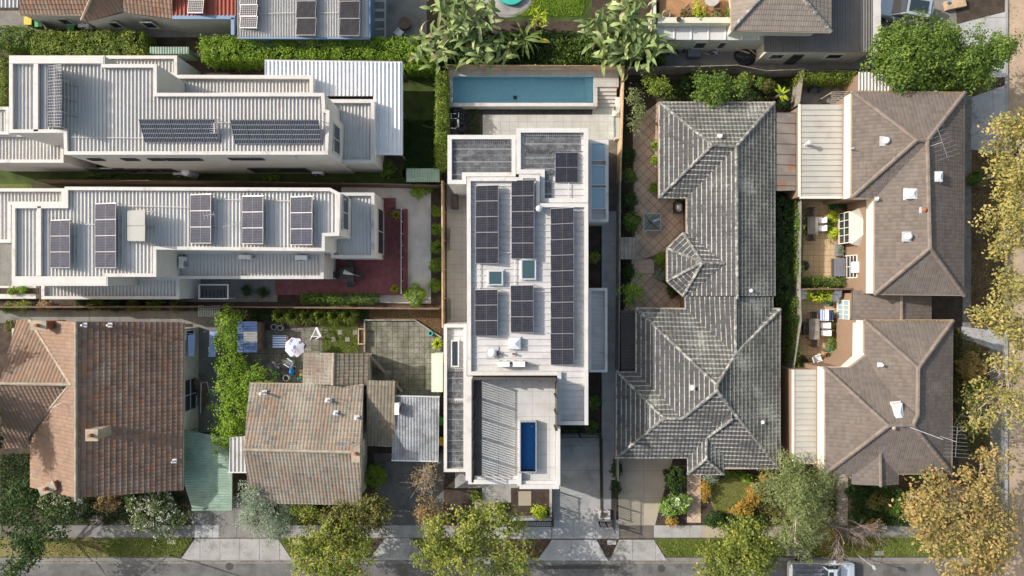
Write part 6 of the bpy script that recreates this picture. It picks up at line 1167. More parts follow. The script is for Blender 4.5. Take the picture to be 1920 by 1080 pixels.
# townhouse courtyards
table('grey slatted table in the upper courtyard', 1524,423,1.4,.85,1.57,'timber',zg=.02); UG = 'chairs in the upper courtyard'
for x, y, a, l in ((1519,398,-1.57,'dark chair at the top end of the upper courtyard table'),(1521,444,1.57,'dark chair at the bottom end of the upper courtyard table'),(1509,415,0,'dark chair upper left of the courtyard table'),(1509,429,0,'dark chair lower left of the courtyard table'),(1538,413,3.14,'pale chair upper right of the courtyard table'),(1538,428,3.14,'pale chair lower right of the courtyard table')): chair(l, x, y, a, 'timberbrown', 'whitecloth' if x == 1538 else 'charcoal', group=UG)
table('grey slatted table in the lower courtyard', 1527,617,1.65,.82,1.57,'timber',zg=.02); LG = 'chairs in the lower courtyard'
for x, y, a, l in ((1526,592,-1.57,'dark chair at the top end of the lower courtyard table'),(1527,643,1.57,'dark chair at the bottom end of the lower courtyard table'),(1511,609,0,'black chair upper left of the lower courtyard table'),(1511,622,0,'black chair lower left of the lower courtyard table'),(1545,610,3.14,'white cushioned chair upper right of the lower table'),(1546,624,3.14,'white cushioned chair lower right of the lower table')): chair(l, x, y, a, 'timberbrown', 'whitecloth' if x > 1540 else 'charcoal', group=LG)
chair('white reclining garden chair at the lower courtyard corner', 1534,671,.3,'whiteplastic','whitecloth',recline=.6)
cv = thing('covered_barbecue', 'black covered kettle barbecue in the upper courtyard', 'barbecue', W(1511,498,0)); c = W(1511,498,.8); m = MB(); m.dome((c.x,c.y,.25), .42,.45,.75,14,5,.06); m.build('cover', M['tarp'], cv); m = MB(); m.cyl((c.x,c.y,0), .3,.3,12); m.build('stand', M['charcoal'], cv)
pb2 = thing('storage_box', 'dark grey slatted storage box by the french door', 'box', W(1576,500,0)); c = W(1575,501,.6)
for i in range(5): m = MB(); m.box((c.x-.36+.18*i,c.y,.6), (.165,1.45,.05)); m.build('lid_board', M['greymesh'], pb2)
m = MB(); m.box((c.x,c.y,.29), (.85,1.4,.57)); m.build('box', M['charcoal'], pb2)
tp = thing('planter_trough', 'grey trough of clipped plants beside the bay window', 'planter', W(1577,470,0)); c = W(1576,469,.5); m = MB(); m.box((c.x,c.y,.25), (.5,.95,.5)); m.build('box', M['greymesh'], tp); P, Nn, Cl, _ = crown_points([(0,0,.6,.25,.45,.2)], .1,10,14,.6); v,f,uv = leaf_arrays(P,Nn,.09,.5,cl=Cl); fo = link('foliage', np_mesh('foliage',v,f,uv,M['l_grey']), tp); fo.location = (c.x-W(1577,470,0).x, c.y-W(1577,470,0).y, 0)
aircon('square air conditioner at the corner of the lower courtyard', 1503,551,.05,0,.85,.85,.55)
cl = thing('clothes_airer', 'folding airer with lilac and navy clothes', 'airer', W(1552,591,0)); c = W(1551,591,.9)
for i, mm in enumerate(('paleblue','paleblue','whitecloth','whitecloth','navy','navy')): m = MB(); x = c.x-.45+.18*i; m.add([(x-.08,c.y-.42,.88),(x-.08,c.y+.42,.88),(x,c.y+.42,.95),(x,c.y-.42,.95),(x+.08,c.y+.4,.88),(x+.08,c.y-.4,.88),(x+.09,c.y+.4,.5),(x+.09,c.y-.4,.5)], [(0,1,2,3),(3,2,4,5),(5,4,6,7)]); m.build('garment', M[mm], cl)
for s in (-1,1): m = MB(); m.beam((c.x-.5,c.y+s*.45,.05),(c.x+.5,c.y+s*.45,.92), .02,.02); m.beam((c.x+.5,c.y+s*.45,.05),(c.x-.5,c.y+s*.45,.92), .02,.02); m.build('leg', M['whiteplastic'], cl)
tb = thing('leaning_umbrella', 'grey cantilever umbrella folded at the dividing fence', 'umbrella', W(1568,553,0)); m = MB(); m.add([W(1558,562,1.2),W(1566,540,1.6),W(1580,541,1.6),W(1577,556,1.4),W(1566,566,1.1)], [(0,1,2,3,4)]); m.build('canopy', M['greymesh'], tb); m = MB(); m.tube([W(1566,556,0),W(1568,552,1.5)], .04,6); m.build('pole', M['charcoal'], tb)
pot('green-topped pot at the courtyard umbrella', 1554,566,.24,.4,'turquoise','l_green',pr=.9); pot('terracotta pot next to the green pot', 1560,571,.18,.3,'terracotta'); pot('terracotta pot in the lower courtyard bed', 1567,636,.17,.3,'terracotta'); pot('large terracotta pot at the lower courtyard corner', 1553,667,.26,.4,'terracotta','l_dark',pr=.8); pot('dark wire pot beside the large terracotta pot', 1564,664,.22,.35,'charcoal','l_grey',pr=1.0)
m = MB(); m.tube([W(1551,654,.15),W(1559,658,.15),W(1566,660,.25)], [.09,.1,.05], 8); m.solo('watering_can', M['turquoise'], 'turquoise watering can by the brick wall', 'watering can')
m = MB(); m.beam(W(1557,688,.5), W(1572,676,.5), .25,.06); m.solo('timber_shelf', M['cream'], 'short cream ledge at the lower courtyard wall', 'ledge')
# balcony and back yard, top right
tt = thing('round_table', 'round pale stone table on the timber balcony', 'table', W(1335,0,3.18)); c = W(1335,-2,3.95); m = MB(); m.cyl((c.x,c.y,3.9), .55,.05,22); m.build('table_top', M['ptile'], tt); m = MB(); m.tube([(c.x,c.y,3.18),(c.x,c.y,3.9)], [.2,.05], 10); m.build('pedestal', M['charcoal'], tt)
chair('dark folding chair on the timber balcony', 1292,18,.8,'charcoal','timberbrown',zg=3.18); chair('dark chair at the round balcony table', 1345,12,1.57,'charcoal','timberbrown',zg=3.18)
BGp = 'balcony pots'
pot('white pot with dry plant on the balcony corner', 1249,27,.3,.35,'whiteplastic','l_brown',3.18,BGp,.8); pot('round dark pot on the balcony parapet', 1273,36,.18,.2,'charcoal',None,3.76,BGp); pot('olive potted plant on the balcony', 1281,28,.25,.35,'terracotta','l_olive',3.18,BGp,1.2); pot('tall yellow-green potted shrub on the balcony', 1308,18,.28,.4,'terracotta','l_lime',3.18,BGp,2.2); pot('leafy green balcony plant near the parapet', 1315,29,.25,.3,'terracotta','l_bright',3.18,BGp,1.7); pot('silvery low plant along the balcony parapet', 1343,30,.22,.25,'charcoal','l_grey',3.18,BGp,1.6); pot('spiky bright green plant at the balcony downpipe', 1365,27,.25,.3,'terracotta','l_bright',3.18,BGp,1.6)
tpx = thing('tarpaulin_heap', 'heap under a dark blue tarpaulin held by two planks', 'heap', W(1402,100,0)); c = W(1402,100,.5); m = MB(); m.dome((c.x,c.y,0), .95,.85,.7,18,6,.07); m.build('tarpaulin', M['tarp'], tpx)
for a, b in (((1380,92,.75),(1406,100,.8)),((1398,86,.8),(1418,103,.6))): m = MB(); m.beam(W(*a), W(*b), .1,.05); m.build('plank', M['timbertan'], tpx)
for i, (x, y, l) in enumerate(((1262,92,'clutter of grey tubs and pipes in the top right yard'),(1288,86,'dark round bin among the clutter in the top right yard'),(1340,96,'folded dark furniture in the top right yard'))):
    t = thing('yard_clutter', l, 'clutter', W(x,y,0), 'clutter in the top right yard')
    for k in range(6): m = MB(); q = W(x+random.uniform(-9,9), y+random.uniform(-8,8), 0); (m.cyl(q, random.uniform(.15,.3), random.uniform(.3,.6), 10) if k % 2 == 0 else m.box(q+Vector((0,0,.3)), (random.uniform(.1,.5),random.uniform(.1,.5),.5), rz=random.uniform(0,3))); m.build('item', M[random.choice(['black','charcoal','steel','greymesh','timberbrown'])], t)
    for k in range(4): m = MB(); q = W(x+random.uniform(-10,10), y+random.uniform(-8,8), .6); m.beam(q, q+Vector((random.uniform(-.6,.6),random.uniform(-.6,.6),random.uniform(-.3,.1))), .04,.04); m.build('rod', M[random.choice(['whiteplastic','steel','timbertan'])], t)
m = MB(); m.box(W(1300,98,.4), (1.0,.9,.7)); m.box(W(1308,85,.5), (.6,.4,.9)); m.solo('storage_crate', M['greymesh'], 'grey crate and lid beside the pale wall, top right yard', 'crate')
cd = thing('cardboard_box', 'flattened brown cardboard box at the top right driveway', 'box', W(1790,8,0)); m = MB(); m.box(W(1790,8,.2), (1.6,.7,.35), rz=.2); m.build('box', M['timbertan'], cd); m = MB(); m.box(W(1779,4,.5), (.25,.12,.06), rz=.5); m.build('label_tape', M['bluetoy'], cd)
pg = thing('pergola', 'small weathered pergola by the upper townhouse', 'pergola', W(1577,183,0))
for i in range(7): m = MB(); a, b = W(1558,173+i*3.6,2.2), W(1595,172+i*3.6,2.2); m.beam(a, b, .06,.08); m.build('slat', M['timber'], pg)
for x, y in ((1559,174),(1559,196),(1594,173),(1594,195)): c = W(x,y,2.2); m = MB(); m.box((c.x,c.y,1.08), (.09,.09,2.16)); m.build('post', M['timber'], pg)
ga = thing('garage', 'ribbed grey garage roof under the maple', 'garage', W(1685,152,0)); ribbed(ga, [(1610,135),(1760,138),(1760,172),(1610,170)], 2.8, 'metal_pale', 'y', .25, P_RIB); m = MB(); m.walls(inset([W(a,b,2.8).xy for a,b in [(1611,136),(1759,139),(1759,171),(1611,169)]],.06), 0, 2.74); m.build('wall', M['brick'], ga)
bt = thing('glass_table', 'small green glass table in the narrow top courtyard', 'table', W(1530,165,0)); c = W(1530,166,.6); m = MB(); m.box((c.x,c.y,.6), (1.0,.5,.03)); m.build('table_top', M['clear'], bt); m = MB()
for sx in (-.4,.4): m.box((c.x+sx,c.y,.29), (.05,.4,.58))
m.build('leg', M['charcoal'], bt)
m = MB(); m.cyl(W(760,46,0), .45,.35,16,.5); m.solo('fire_bowl', M['timberbrown'], 'rust brown round fire bowl in the top yard', 'fire bowl'); chair('white plastic chair in the top yard', 749,61,.9,'whiteplastic','whitecloth')
# ---------------------------------------------------------------- street things
sg = thing('sign_post', 'thin grey sign post on the verge by the parked ute', 'sign post', W(1610,1042,0)); m = MB(); b = W(1610,1042,0); m.tube([b,b+Vector((0,0,2.6))], .04,8); m.build('pole', M['galv'], sg); m = MB(); m.box(b+Vector((0,0,2.3)), (.02,.3,.4)); m.build('sign', M['galv'], sg)
sg = thing('street_light', 'small street light with long arm at the lower left kerb', 'street light', W(312,1044,0)); b = W(318,1040,0); m = MB(); m.tube([b,b+Vector((0,0,5.2))], [.07,.05],8); m.build('pole', M['galv'], sg); m = MB(); m.tube([b+Vector((0,0,5.2)), b+Vector((1.3,.4,5.5))], .035,6); m.build('arm', M['galv'], sg); m = MB(); m.box(b+Vector((1.5,.45,5.5)), (.5,.16,.08), rz=.3); m.build('lamp_head', M['galv'], sg)
bn = thing('park_bench', 'grey slatted bench on the right verge', 'bench', W(1497,1040,0)); c = W(1497,1038,.45)
for i in range(4): m = MB(); m.box((c.x,c.y+.3-.14*i,.45), (1.9,.1,.04)); m.build('slat', M['timber'], bn)
for s in (-.75,.75): m = MB(); m.box((c.x+s,c.y+.1,.21), (.06,.5,.42)); m.build('leg', M['galv'], bn)
m = MB(); m.box((c.x,c.y+.36,.75), (1.9,.04,.25)); m.build('backrest', M['timber'], bn)
for x, y, l, mm in ((1147,1017,'pale meter box cover in the soil wedge','conc2'),(558,1016,'tan pit cover on the verge by the yellow tree','conctan'),(322,1016,'brown pit cover on the left verge','conctan'),(1656,986,'cream square bin lid on the right footpath','cream'),(1648,1037,'grey pit slab on the right verge','conc')): m = MB(); m.box(W(x,y,.03), (.7,.36,.06) if mm != 'cream' else (.5,.45,.2)); m.solo('pit_cover', M[mm], l, 'pit cover', 'pit covers on the verge')
sheet('asphalt_patch', [(1007,1061),(1160,1060),(1160,1066),(1007,1067)], 4, 'charcoal', z=-.15)
# vehicles
def car(name, label, px, py, z, rz, L, Wd, H_, mat, kind):
    c = W(px, py, 1.0); t = thing(name, label, 'car' if kind == 'suv' else 'ute', (c.x,c.y,z), None, rz)
    def prof(st, hw_top, crown):  # loft of cross sections: (x, half width, z low, z high, half width at top)
        v, f = [], []; n = len(st); k = 8
        for (x, hw, zl, zh, ht) in st:
            v += [(x,-hw*.96,zl),(x,-hw,(zl+zh)/2),(x,-hw*.97,zh-.08),(x,-ht,zh),(x,ht,zh),(x,hw*.97,zh-.08),(x,hw,(zl+zh)/2),(x,hw*.96,zl)]
        for i in range(n-1): f += [[i*k+j, i*k+(j+1)%k, (i+1)*k+(j+1)%k, (i+1)*k+j] for j in range(k)]
        f += [list(range(k))[::-1], [(n-1)*k+j for j in range(k)]]; return v, f
    w = Wd/2; l = L/2
    v, f = prof([(-l,w*.8,.35,.8,w*.7),(-l*.93,w*.95,.28,.98,w*.84),(-l*.5,w,.25,1.0,w*.9),(l*.1,w,.25,1.0,w*.9),(l*.45,w,.25,1.0,w*.88),(l*.8,w*.97,.27,.93,w*.8),(l*.95,w*.86,.3,.8,w*.66),(l,w*.7,.36,.66,w*.5)], 0, 0); link('body', mk_mesh('body', v, f, M[mat], smooth=False), t)
    if kind == 'suv': cab = [(-l*.9,w*.84,.98,1.02,w*.7),(-l*.78,w*.86,.98,H_-.06,w*.66),(-l*.4,w*.88,.98,H_,w*.7),(l*.08,w*.88,.98,H_-.03,w*.68),(l*.42,w*.86,.95,1.02,w*.72)]
    else: cab = [(-l*.06,w*.86,.98,1.05,w*.76),(l*.0,w*.87,.98,H_-.05,w*.7),(l*.15,w*.88,.98,H_,w*.7),(l*.3,w*.88,.98,H_-.04,w*.68),(l*.52,w*.86,.95,1.03,w*.74)]
    v, f = prof(cab, 0, 0); link('cabin_glass', mk_mesh('cabin_glass', v, f, M['glass']), t)
    xs = [q[0] for q in cab]; rf = [(cab[1][0]+.05,cab[1][3]),(cab[2][0],cab[2][3]),(cab[3][0]-.05,cab[3][3])]; ht = w*.69; m = MB()
    m.add([(x,s*ht*(1.02),z_+.012) for x,z_ in rf for s in (-1,1)], [(0,1,3,2),(2,3,5,4)])
    for s in (-1,1):
        m.tube([(cab[0][0],s*w*.8,1.03),(cab[1][0],s*ht*1.03,cab[1][3]),(cab[3][0],s*ht*1.03,cab[3][3]),(cab[4][0],s*w*.8,1.02)], .05, 5); m.tube([(cab[2][0],s*ht*1.06,H_),(cab[2][0]+.02,s*w*.9,1.0)], .05, 5)
    link('roof', mk_mesh('roof', m.v, m.f, M[mat]), t); g = MB()
    if kind == 'suv': g.box(((rf[0][0]+rf[2][0])/2+.05,0,H_+.022), (l*.62,w*1.0,.012)); link('sunroof', mk_mesh('sunroof', g.v, g.f, M['glass']), t)
    else:
        g.box((l*.1,-w*.3,H_+.012), (.36,.5,.012)); g.box((l*.1,w*.3,H_+.012), (.36,.5,.012)); link('roof_window', mk_mesh('roof_window', g.v, g.f, M['glass']), t)
        g = MB(); g.box((-l*.5,0,1.06), (l*.86,Wd*.88,.12)); link('tray_cover', mk_mesh('tray_cover', g.v, g.f, M['greymesh']), t)
        for i in range(4): g = MB(); g.tube([(-l*.92,-w*.6+i*w*.4,1.2),(l*.05,-w*.6+i*w*.4,1.25)], .06, 6); link('load_pipe', mk_mesh('load_pipe', g.v, g.f, M['greymesh']), t)
        g = MB(); g.tube([(-l*.45,-w*.8,1.16),(-l*.45,0,1.3),(-l*.47,w*.8,1.16)], .02, 5); link('strap', mk_mesh('strap', g.v, g.f, M['terracotta']), t)
    for sx in (-.62,.62):
        for sy in (-1,1):
            g = MB(); g.tube([(sx*l,sy*(w-.2),.34),(sx*l,sy*(w+.01),.34)], .34, 16); wo = link('wheel', mk_mesh('wheel', g.v, g.f, M['tyre']), t); g = MB(); g.tube([(sx*l,sy*(w+.0),.34),(sx*l,sy*(w+.02),.34)], .2, 12); link('rim', mk_mesh('rim', g.v, g.f, M['steel']), wo)
    for s in (-1,1):
        g = MB(); g.box((l*.33,s*(w+.1),1.05), (.12,.22,.14)); link('mirror', mk_mesh('mirror', g.v, g.f, M[mat]), t)
        g = MB(); g.box((l*.93,s*w*.6,.72), (.14,.34,.12)); link('headlight', mk_mesh('headlight', g.v, g.f, M['acrylic']), t); g = MB(); g.box((-l*.97,s*w*.66,.8), (.08,.25,.14)); link('tail_light', mk_mesh('tail_light', g.v, g.f, M['terracotta']), t)
    return t
car('parked_car', 'silver car with dark sunroof parked in the top right driveway', 1697,14,0,math.pi-.17,4.7,1.95,1.6,'carpaint','suv'); car('parked_ute', 'pale ute with covered load parked at the bottom kerb', 1546,1080,-.15,0,5.3,1.95,1.75,'carwhite','ute')
# ---------------------------------------------------------------- plants
ST = 'street trees'
tree('street_tree', 'yellow-green street tree in front of the modern house', 'tree', [(890,1030,95,4.5),(850,1010,55,4.8),(930,1000,55,5),(900,985,45,5),(960,1050,50,4),(820,1060,45,4)], 2.2, 6.6, 'l_yellow', .22, .38, 15, 1.25, (868,1030), limbs=16, group=ST)
tree('street_tree', 'yellow-green street tree right of the wide driveway', 'tree', [(1385,1050,80,4.2),(1350,1040,45,4),(1425,1040,50,4),(1390,1015,45,4.4)], 2.0, 6.0, 'l_yellow', .22, .36, 15, 1.6, (1375,1030), limbs=12, group=ST)
tree('street_tree', 'golden street tree at the bottom left driveway', 'tree', [(612,1045,72,4),(580,1050,40,4),(650,1050,45,4)], 1.8, 5.4, 'l_yellow', .2, .36, 15, 1.7, (608,1030), limbs=10, group=ST)
tree('street_tree', 'large rusty autumn plane tree at the bottom right corner', 'tree', [(1810,965,105,5.5),(1760,930,55,5.5),(1860,900,60,5.5),(1745,990,55,5),(1880,1000,70,5.5),(1800,1050,70,5),(1850,1060,60,5)], 2.6, 8.0, 'l_orange', .25, .42, 11, 1.15, (1800,985), 'palebark', 30, .22, ST, twig=3)
tree('street_tree', 'golden plane tree by the laneway, upper right', 'tree', [(1919,250,53,6),(1904,330,52,5.5),(1939,310,52,6),(1894,290,34,5)], 2.6, 8.0, 'l_plane', .25, .42, 13, 1.35, (1870,310), 'palebark', 14, .2, ST, twig=3)
tree('street_tree', 'golden plane tree by the laneway, right of the upper townhouse', 'tree', [(1919,420,53,6),(1899,450,39,5.5),(1934,380,43,6)], 2.6, 8.0, 'l_plane', .25, .42, 13, 1.35, (1872,440), 'palebark', 14, .2, ST, twig=3)
tree('street_tree', 'sparse plane tree by the laneway, middle right', 'tree', [(1904,580,56,6),(1914,530,47,6),(1879,600,39,5.5),(1919,640,47,6)], 2.6, 8.0, 'l_plane', .24, .42, 11, 1.1, (1862,600), 'palebark', 18, .22, ST, twig=4)
tree('street_tree', 'sparse olive plane tree above the big autumn tree', 'tree', [(1894,730,56,6),(1864,770,43,5.5),(1914,780,43,6),(1909,690,43,6)], 2.6, 8.0, 'l_plane', .23, .42, 10, 1.0, (1860,730), 'palebark', 20, .22, ST, twig=4)
tree('maple_tree', 'dense green tree over the top right garage', 'tree', [(1725,100,80,4.5),(1685,85,48,4.5),(1750,75,58,4.8),(1695,130,52,4),(1770,115,58,4.2)], 1.6, 6.4, 'l_green', .2, .34, 20, 2.1, (1725,110), limbs=10, trunk_r=.2)
tree('maple_tree', 'bright green tree reaching toward the laneway, top right', 'tree', [(1825,105,62,4.5),(1860,90,46,4.5),(1885,92,34,4.5),(1815,130,48,4),(1790,80,42,4.4)], 1.8, 6.2, 'l_green', .2, .34, 19, 1.9, (1815,120), limbs=10)
tree('gum_tree', 'feathery grey-green tree in front of the lichen-roofed house', 'tree', [(1495,925,72,5,68),(1455,930,46,4.8),(1540,925,48,5),(1490,890,42,5.2),(1510,980,52,4.5)], 2.0, 6.8, 'l_grey', .24, .42, 20, 1.9, (1478,930), 'palebark', 14, .16, asp=.22, twig=3)
tree('gum_tree', 'silvery drooping tree behind the bottom right bench', 'tree', [(1478,1000,52,3.4),(1512,1015,42,3),(1530,1000,36,3)], 1.2, 4.6, 'l_grey', .22, .34, 18, 1.9, (1480,990), 'palebark', 10, .12, asp=.22, twig=3)
# bare tree
def bare(label, px, py, z, reach, base, n=9, bark='palebark', seed=3, r0=.1, bias=(1,0)):
    random.seed(seed); b = W(*base, 0); top = W(px, py, z); t = thing('bare_tree', label, 'tree', b); mt = MB(); mt.tube([b, b.lerp(top,.5)+Vector((.1,.1,0)), top], [r0*1.5, r0*1.2, r0], 7); tr = mt.build('trunk', M[bark], t); mb = MB()
    def grow(p, d, L, r, depth):
        e = p+d*L; mid = p+d*L*.5+Vector((random.gauss(0,.07),random.gauss(0,.07),random.gauss(0,.05)))*L; mb.tube([p,mid,e], [r,r*.8,r*.55], 5 if depth < 2 else 4, False)
        if depth >= (5 if r0 > .06 else 4): return
        for k in range(3 if depth < 3 else 2):
            a = random.choice((-1,1))*random.uniform(.3,.75); dd = Matrix.Rotation(a,3,'Z')@d; dd = (dd+Vector((0,0,random.uniform(-.15,.2)))).normalized(); grow(p.lerp(e,random.uniform(.4,1)), dd, L*random.uniform(.5,.75), r*.55, depth+1)
    for i in range(n):
        a = i*2*math.pi/n+random.uniform(-.3,.3); d = Vector((math.cos(a)+bias[0]*.6, math.sin(a)+bias[1]*.6, random.uniform(.0,.5))).normalized(); grow(b.lerp(top,random.uniform(.6,1)), d, reach*random.uniform(.5,.8)*(1.4 if d.x*bias[0]+d.y*bias[1] > .3 else .8), r0*.7, 1)
    mb.build('branches', M[bark], t); random.seed(11); return t
bare('leafless pale-barked tree on the bottom right verge', 1560,985,3.2,1.8,(1552,978),10,'twig',3,.075,(1,-.3)); bare('small dead twiggy bush by the front footpath, left', 183,975,.8,.6,(183,975),9,'palebark',5,.04,(0,0)); bare('second dead twiggy bush below the flowering bush', 232,988,.8,.7,(232,988),9,'palebark',8,.04,(0,0))
# front gardens, left
tree('garden_tree', 'dark leafy tree at the bottom left corner', 'tree', [(30,1000,60,3.5),(60,1030,45,3.4),(80,990,35,3.2),(5,960,40,3.4),(20,1060,50,3.6)], 1.4, 5.4, 'l_dark', .22, .4, 13, 1.0, (40,1010), limbs=9)
tree('garden_tree', 'dark shrub tree cut by the bottom edge, left', 'tree', [(150,1090,45,2.4),(110,1085,35,2.2)], .8, 3.4, 'l_dark', .2, .34, 14, 1.8, (140,1086), limbs=6) if 0 else None
tree('shade_tree', 'tall dark tree just beyond the left edge shading the tiled roof', 'tree', [(-105,760,75,6.8),(-90,840,65,6.5),(-120,690,60,6.5)], 3.4, 10.6, 'l_dark', .28, .42, 16, 1.6, (-110,760), limbs=8)
shrub('white-flowering bush in front of the terracotta house, left', 118,948,48,1.6,'l_flower',.13,'flowering bushes',rpy=24,dens=6); shrub('large white-flowering bush by the green carport', 290,965,58,2.2,'l_flower',.13,'flowering bushes',rpy=46,dens=5); shrub('dry tan shrub between the flowering bushes', 200,945,26,1.0,'l_brown',.12,rpy=16); shrub('low dark shrub under the terracotta gable', 255,935,22,1.2,'l_dark',.13); shrub('dark shrub at the left front corner of the terracotta house', 40,925,30,1.4,'l_dark',.15)
tree('conifer', 'silver-green feathery conifer beside the pink tiled house', 'tree', [(490,965,46,2.4,42),(470,930,25,2.8),(520,990,28,2)], .6, 3.8, 'l_silver', .24, .32, 20, 2.4, (490,960), limbs=8, asp=.2, sub_n=0)
tree('garden_tree', 'olive-yellow shrub tree under the pink roof eave', 'tree', [(560,965,32,2,22),(585,960,25,2)], .5, 3.0, 'l_yellow', .16, .3, 16, 2.2, (565,960), limbs=6); tree('garden_tree', 'large olive tree below the pink tiled house', 'tree', [(645,975,48,2.8),(690,965,38,2.6),(660,1010,35,2.8),(620,985,30,2.6)], .7, 4.2, 'l_olive', .18, .32, 17, 2.0, (655,980), limbs=9); tree('garden_tree', 'olive-green tree at the driveway by the pink tiled house', 'tree', [(710,955,28,2.6),(700,980,25,2.4)], .8, 3.8, 'l_olive', .18, .32, 16, 2.1, (705,960), limbs=6)
shrub('round bright green bush at the driveway corner', 703,893,21,1.3,'l_bright',.11,dens=9); tree('garden_tree', 'half-bare brown shrub by the modern house driveway', 'tree', [(800,905,38,2.6),(790,895,30,2.8)], .8, 3.8, 'l_brown', .13, .3, 7, 1.1, (805,915), 'palebark', 18, .09, twig=5); tree('garden_tree', 'olive-tan bushy shrub under the half-bare one', 'tree', [(800,965,34,2,36)], .3, 3.0, 'l_brown', .14, .28, 16, 2.4, (800,962), limbs=6)
# ivy screen and hedges
ivy = [(425,600,24,1.8),(424,640,27,1.8),(424,685,27,1.8),(430,730,32,1.8),(440,775,42,1.9),(455,735,36,1.8),(482,720,30,1.7),(428,812,36,1.8),(420,838,24,1.5)]
tree('ivy_screen', 'thick green creeper covering the fence between the backyards', 'creeper', ivy, .2, 2.8, 'l_bright', .15, .28, 16, 3.6, (428,700), limbs=9, trunk_r=.06, sub_n=0)
hedge('yellow-flecked hedge at the top left', 62,62,272,104,2.3,'l_ygreen',.15,110); hedge('dark green hedge at the far top left', -10,52,60,86,2.0,'l_green',.15,90); hedge('long bright green hedge along the rear fence', 378,72,790,112,2.7,'l_bright',.15,110); hedge('yellow hedge strip at the left edge', -20,104,12,200,2.0,'l_ygreen',.14,100); hedge('bright hedge end beside the big-leaf clump', 760,88,812,128,2.4,'l_bright',.15,100)
hedge('narrow flecked ivy screen between lawn and pool', 821,134,836,318,2.6,'l_ygreen',.12,170); hedge('clipped hedge below the deck', 565,553,706,567,1.0,'l_green',.1,150); hedge('clipped hedge in the narrow top right courtyard', 1497,138,1604,152,1.9,'l_ygreen',.11,130); hedge('dark ivy strip along the right of the lichen-roofed house', 1454,365,1480,575,1.6,'l_dark',.15,90)
TS_ = 'clipped round shrubs in the gravel garden'
for x, y, r, l in ((785,356,15,'topmost clipped shrub pair in the gravel garden'),(806,357,6,'tiny clipped shrub at the top corner of the gravel garden'),(819,397,10,'first round shrub down the gravel garden fence'),(819,430,11,'second round shrub down the gravel garden fence'),(818,463,12,'third round shrub down the gravel garden fence'),(817,497,13,'fourth round shrub down the gravel garden fence'),(817,535,12,'fifth round shrub down the gravel garden fence'),(779,554,20,'largest round shrub by the deck corner')): shrub(l, x, y, r, max(.5, r*.065), 'l_bright', .08, TS_, dens=16, hollow=.9, clump=.1)
tuft('spiky potted grass at the top of the deck', 743,403,12,.6,'l_lime'); tuft('spiky grass at the bottom corner of the deck', 741,541,11,.6,'l_lime')
for i, (x, y, l) in enumerate(((23,545,'small bright plant in the white planter, left'),(42,542,'taller bright plant in the white planter, right'))): shrub(l, x, y, 8, .5, 'l_bright', .1, zg=.55, dens=12)
SG_ = 'shrubs along the side path of the terracotta house'
for x, y, r, mm, l in ((17,578,13,'l_ygreen','flecked shrub at the left end of the side path'),(44,575,13,'l_ygreen','second flecked shrub on the side path'),(82,574,15,'l_brown','rusty shrub on the side path'),(178,573,16,'l_ygreen','round pale shrub in the middle of the side path'),(148,572,12,'l_dark','dark fern shrub beside the round pale shrub'),(215,574,14,'l_dark','dark shrub right of the round pale shrub'),(250,573,14,'l_olive','olive shrub on the side path'),(290,572,16,'l_green','green creeping shrub on the side path'),(330,575,14,'l_olive','last olive shrub before the wire cage'),(18,612,12,'l_olive','dry shrub at the left roof corner')): shrub(l, x, y, r, .9, mm, .11, SG_, rpy=10, dens=9)
shrub('pale spotted creeper in the narrow yard between the parapet houses', 178,327,40,.7,'l_green',.1,rpy=5); shrub('small green creeper in the narrow yard', 510,332,20,.4,'l_bright',.09,rpy=4); shrub('dark leafy plant at the corner of the upper left house', 728,318,16,.8,'l_green',.18)
GG = 'grassy clumps below the deck fence'
for i, (x, y, l) in enumerate(((528,590,'leftmost strappy grass clump under the deck fence'),(552,592,'second strappy grass clump under the deck fence'),(578,593,'third strappy grass clump under the deck fence'),(604,592,'fourth strappy grass clump under the deck fence'),(630,592,'fifth strappy grass clump under the deck fence'),(655,590,'rightmost strappy grass clump under the deck fence'))): tuft(l, x, y, 20, 1.0, 'l_grass', GG, 220, wd=.05)
tuft('bright spiky plant beside the mint shed', 820,645,13,.7,'l_lime',n=60,wd=.06); cover('ground_cover', 'dark low plants under the grass clumps', [(470,576),(690,576),(690,600),(470,600)], 4000, 'l_dark', .15, .3)
for x, y, l in ((461,545,'left dark shrub in the narrow side passage'),(492,548,'right dark shrub in the narrow side passage')): shrub(l, x, y, 9, .6, 'l_dark', .1, dens=10)
# around the modern house
shrub('yellow-leafed small tree in the front garden bed', 1012,962,13,1.2,'l_lime',.13); shrub('low green plant in the front garden bed', 940,949,9,.5,'l_green',.1); shrub('round green plant in the dark front bed', 893,930,9,.5,'l_bright',.1); shrub('golden shrub in the right planting court', 1113,484,10,1.2,'l_yellow',.12); shrub('fern shrub in the lower right planting court', 1112,753,12,1.0,'l_green',.15); shrub('fern shrub beside the carport door', 1075,803,18,.8,'l_dark',.13,rpy=7); shrub('dark fern at the end of the planting court', 1108,802,12,.8,'l_green',.14)
for i, (x, y) in enumerate(((883,207),(893,208),(882,217),(892,222),(883,231),(894,236),(884,243),(895,246))): shrub('dark tuft in the pump-side pebble bed, %s from the pool in the %s column' % (('first','second','third','last')[i//2], 'pump-side' if i % 2 == 0 else 'tile-side'), x, y, 3.5, .25, 'l_dark', .08, 'small tufts in the pebble bed', dens=25)
shrub('dark shrub strip along the neighbour driveway, upper', 1157,880,9,1.0,'l_dark',.13,rpy=18); shrub('dark shrub strip along the neighbour driveway, lower', 1155,915,9,.9,'l_dark',.13,rpy=16)
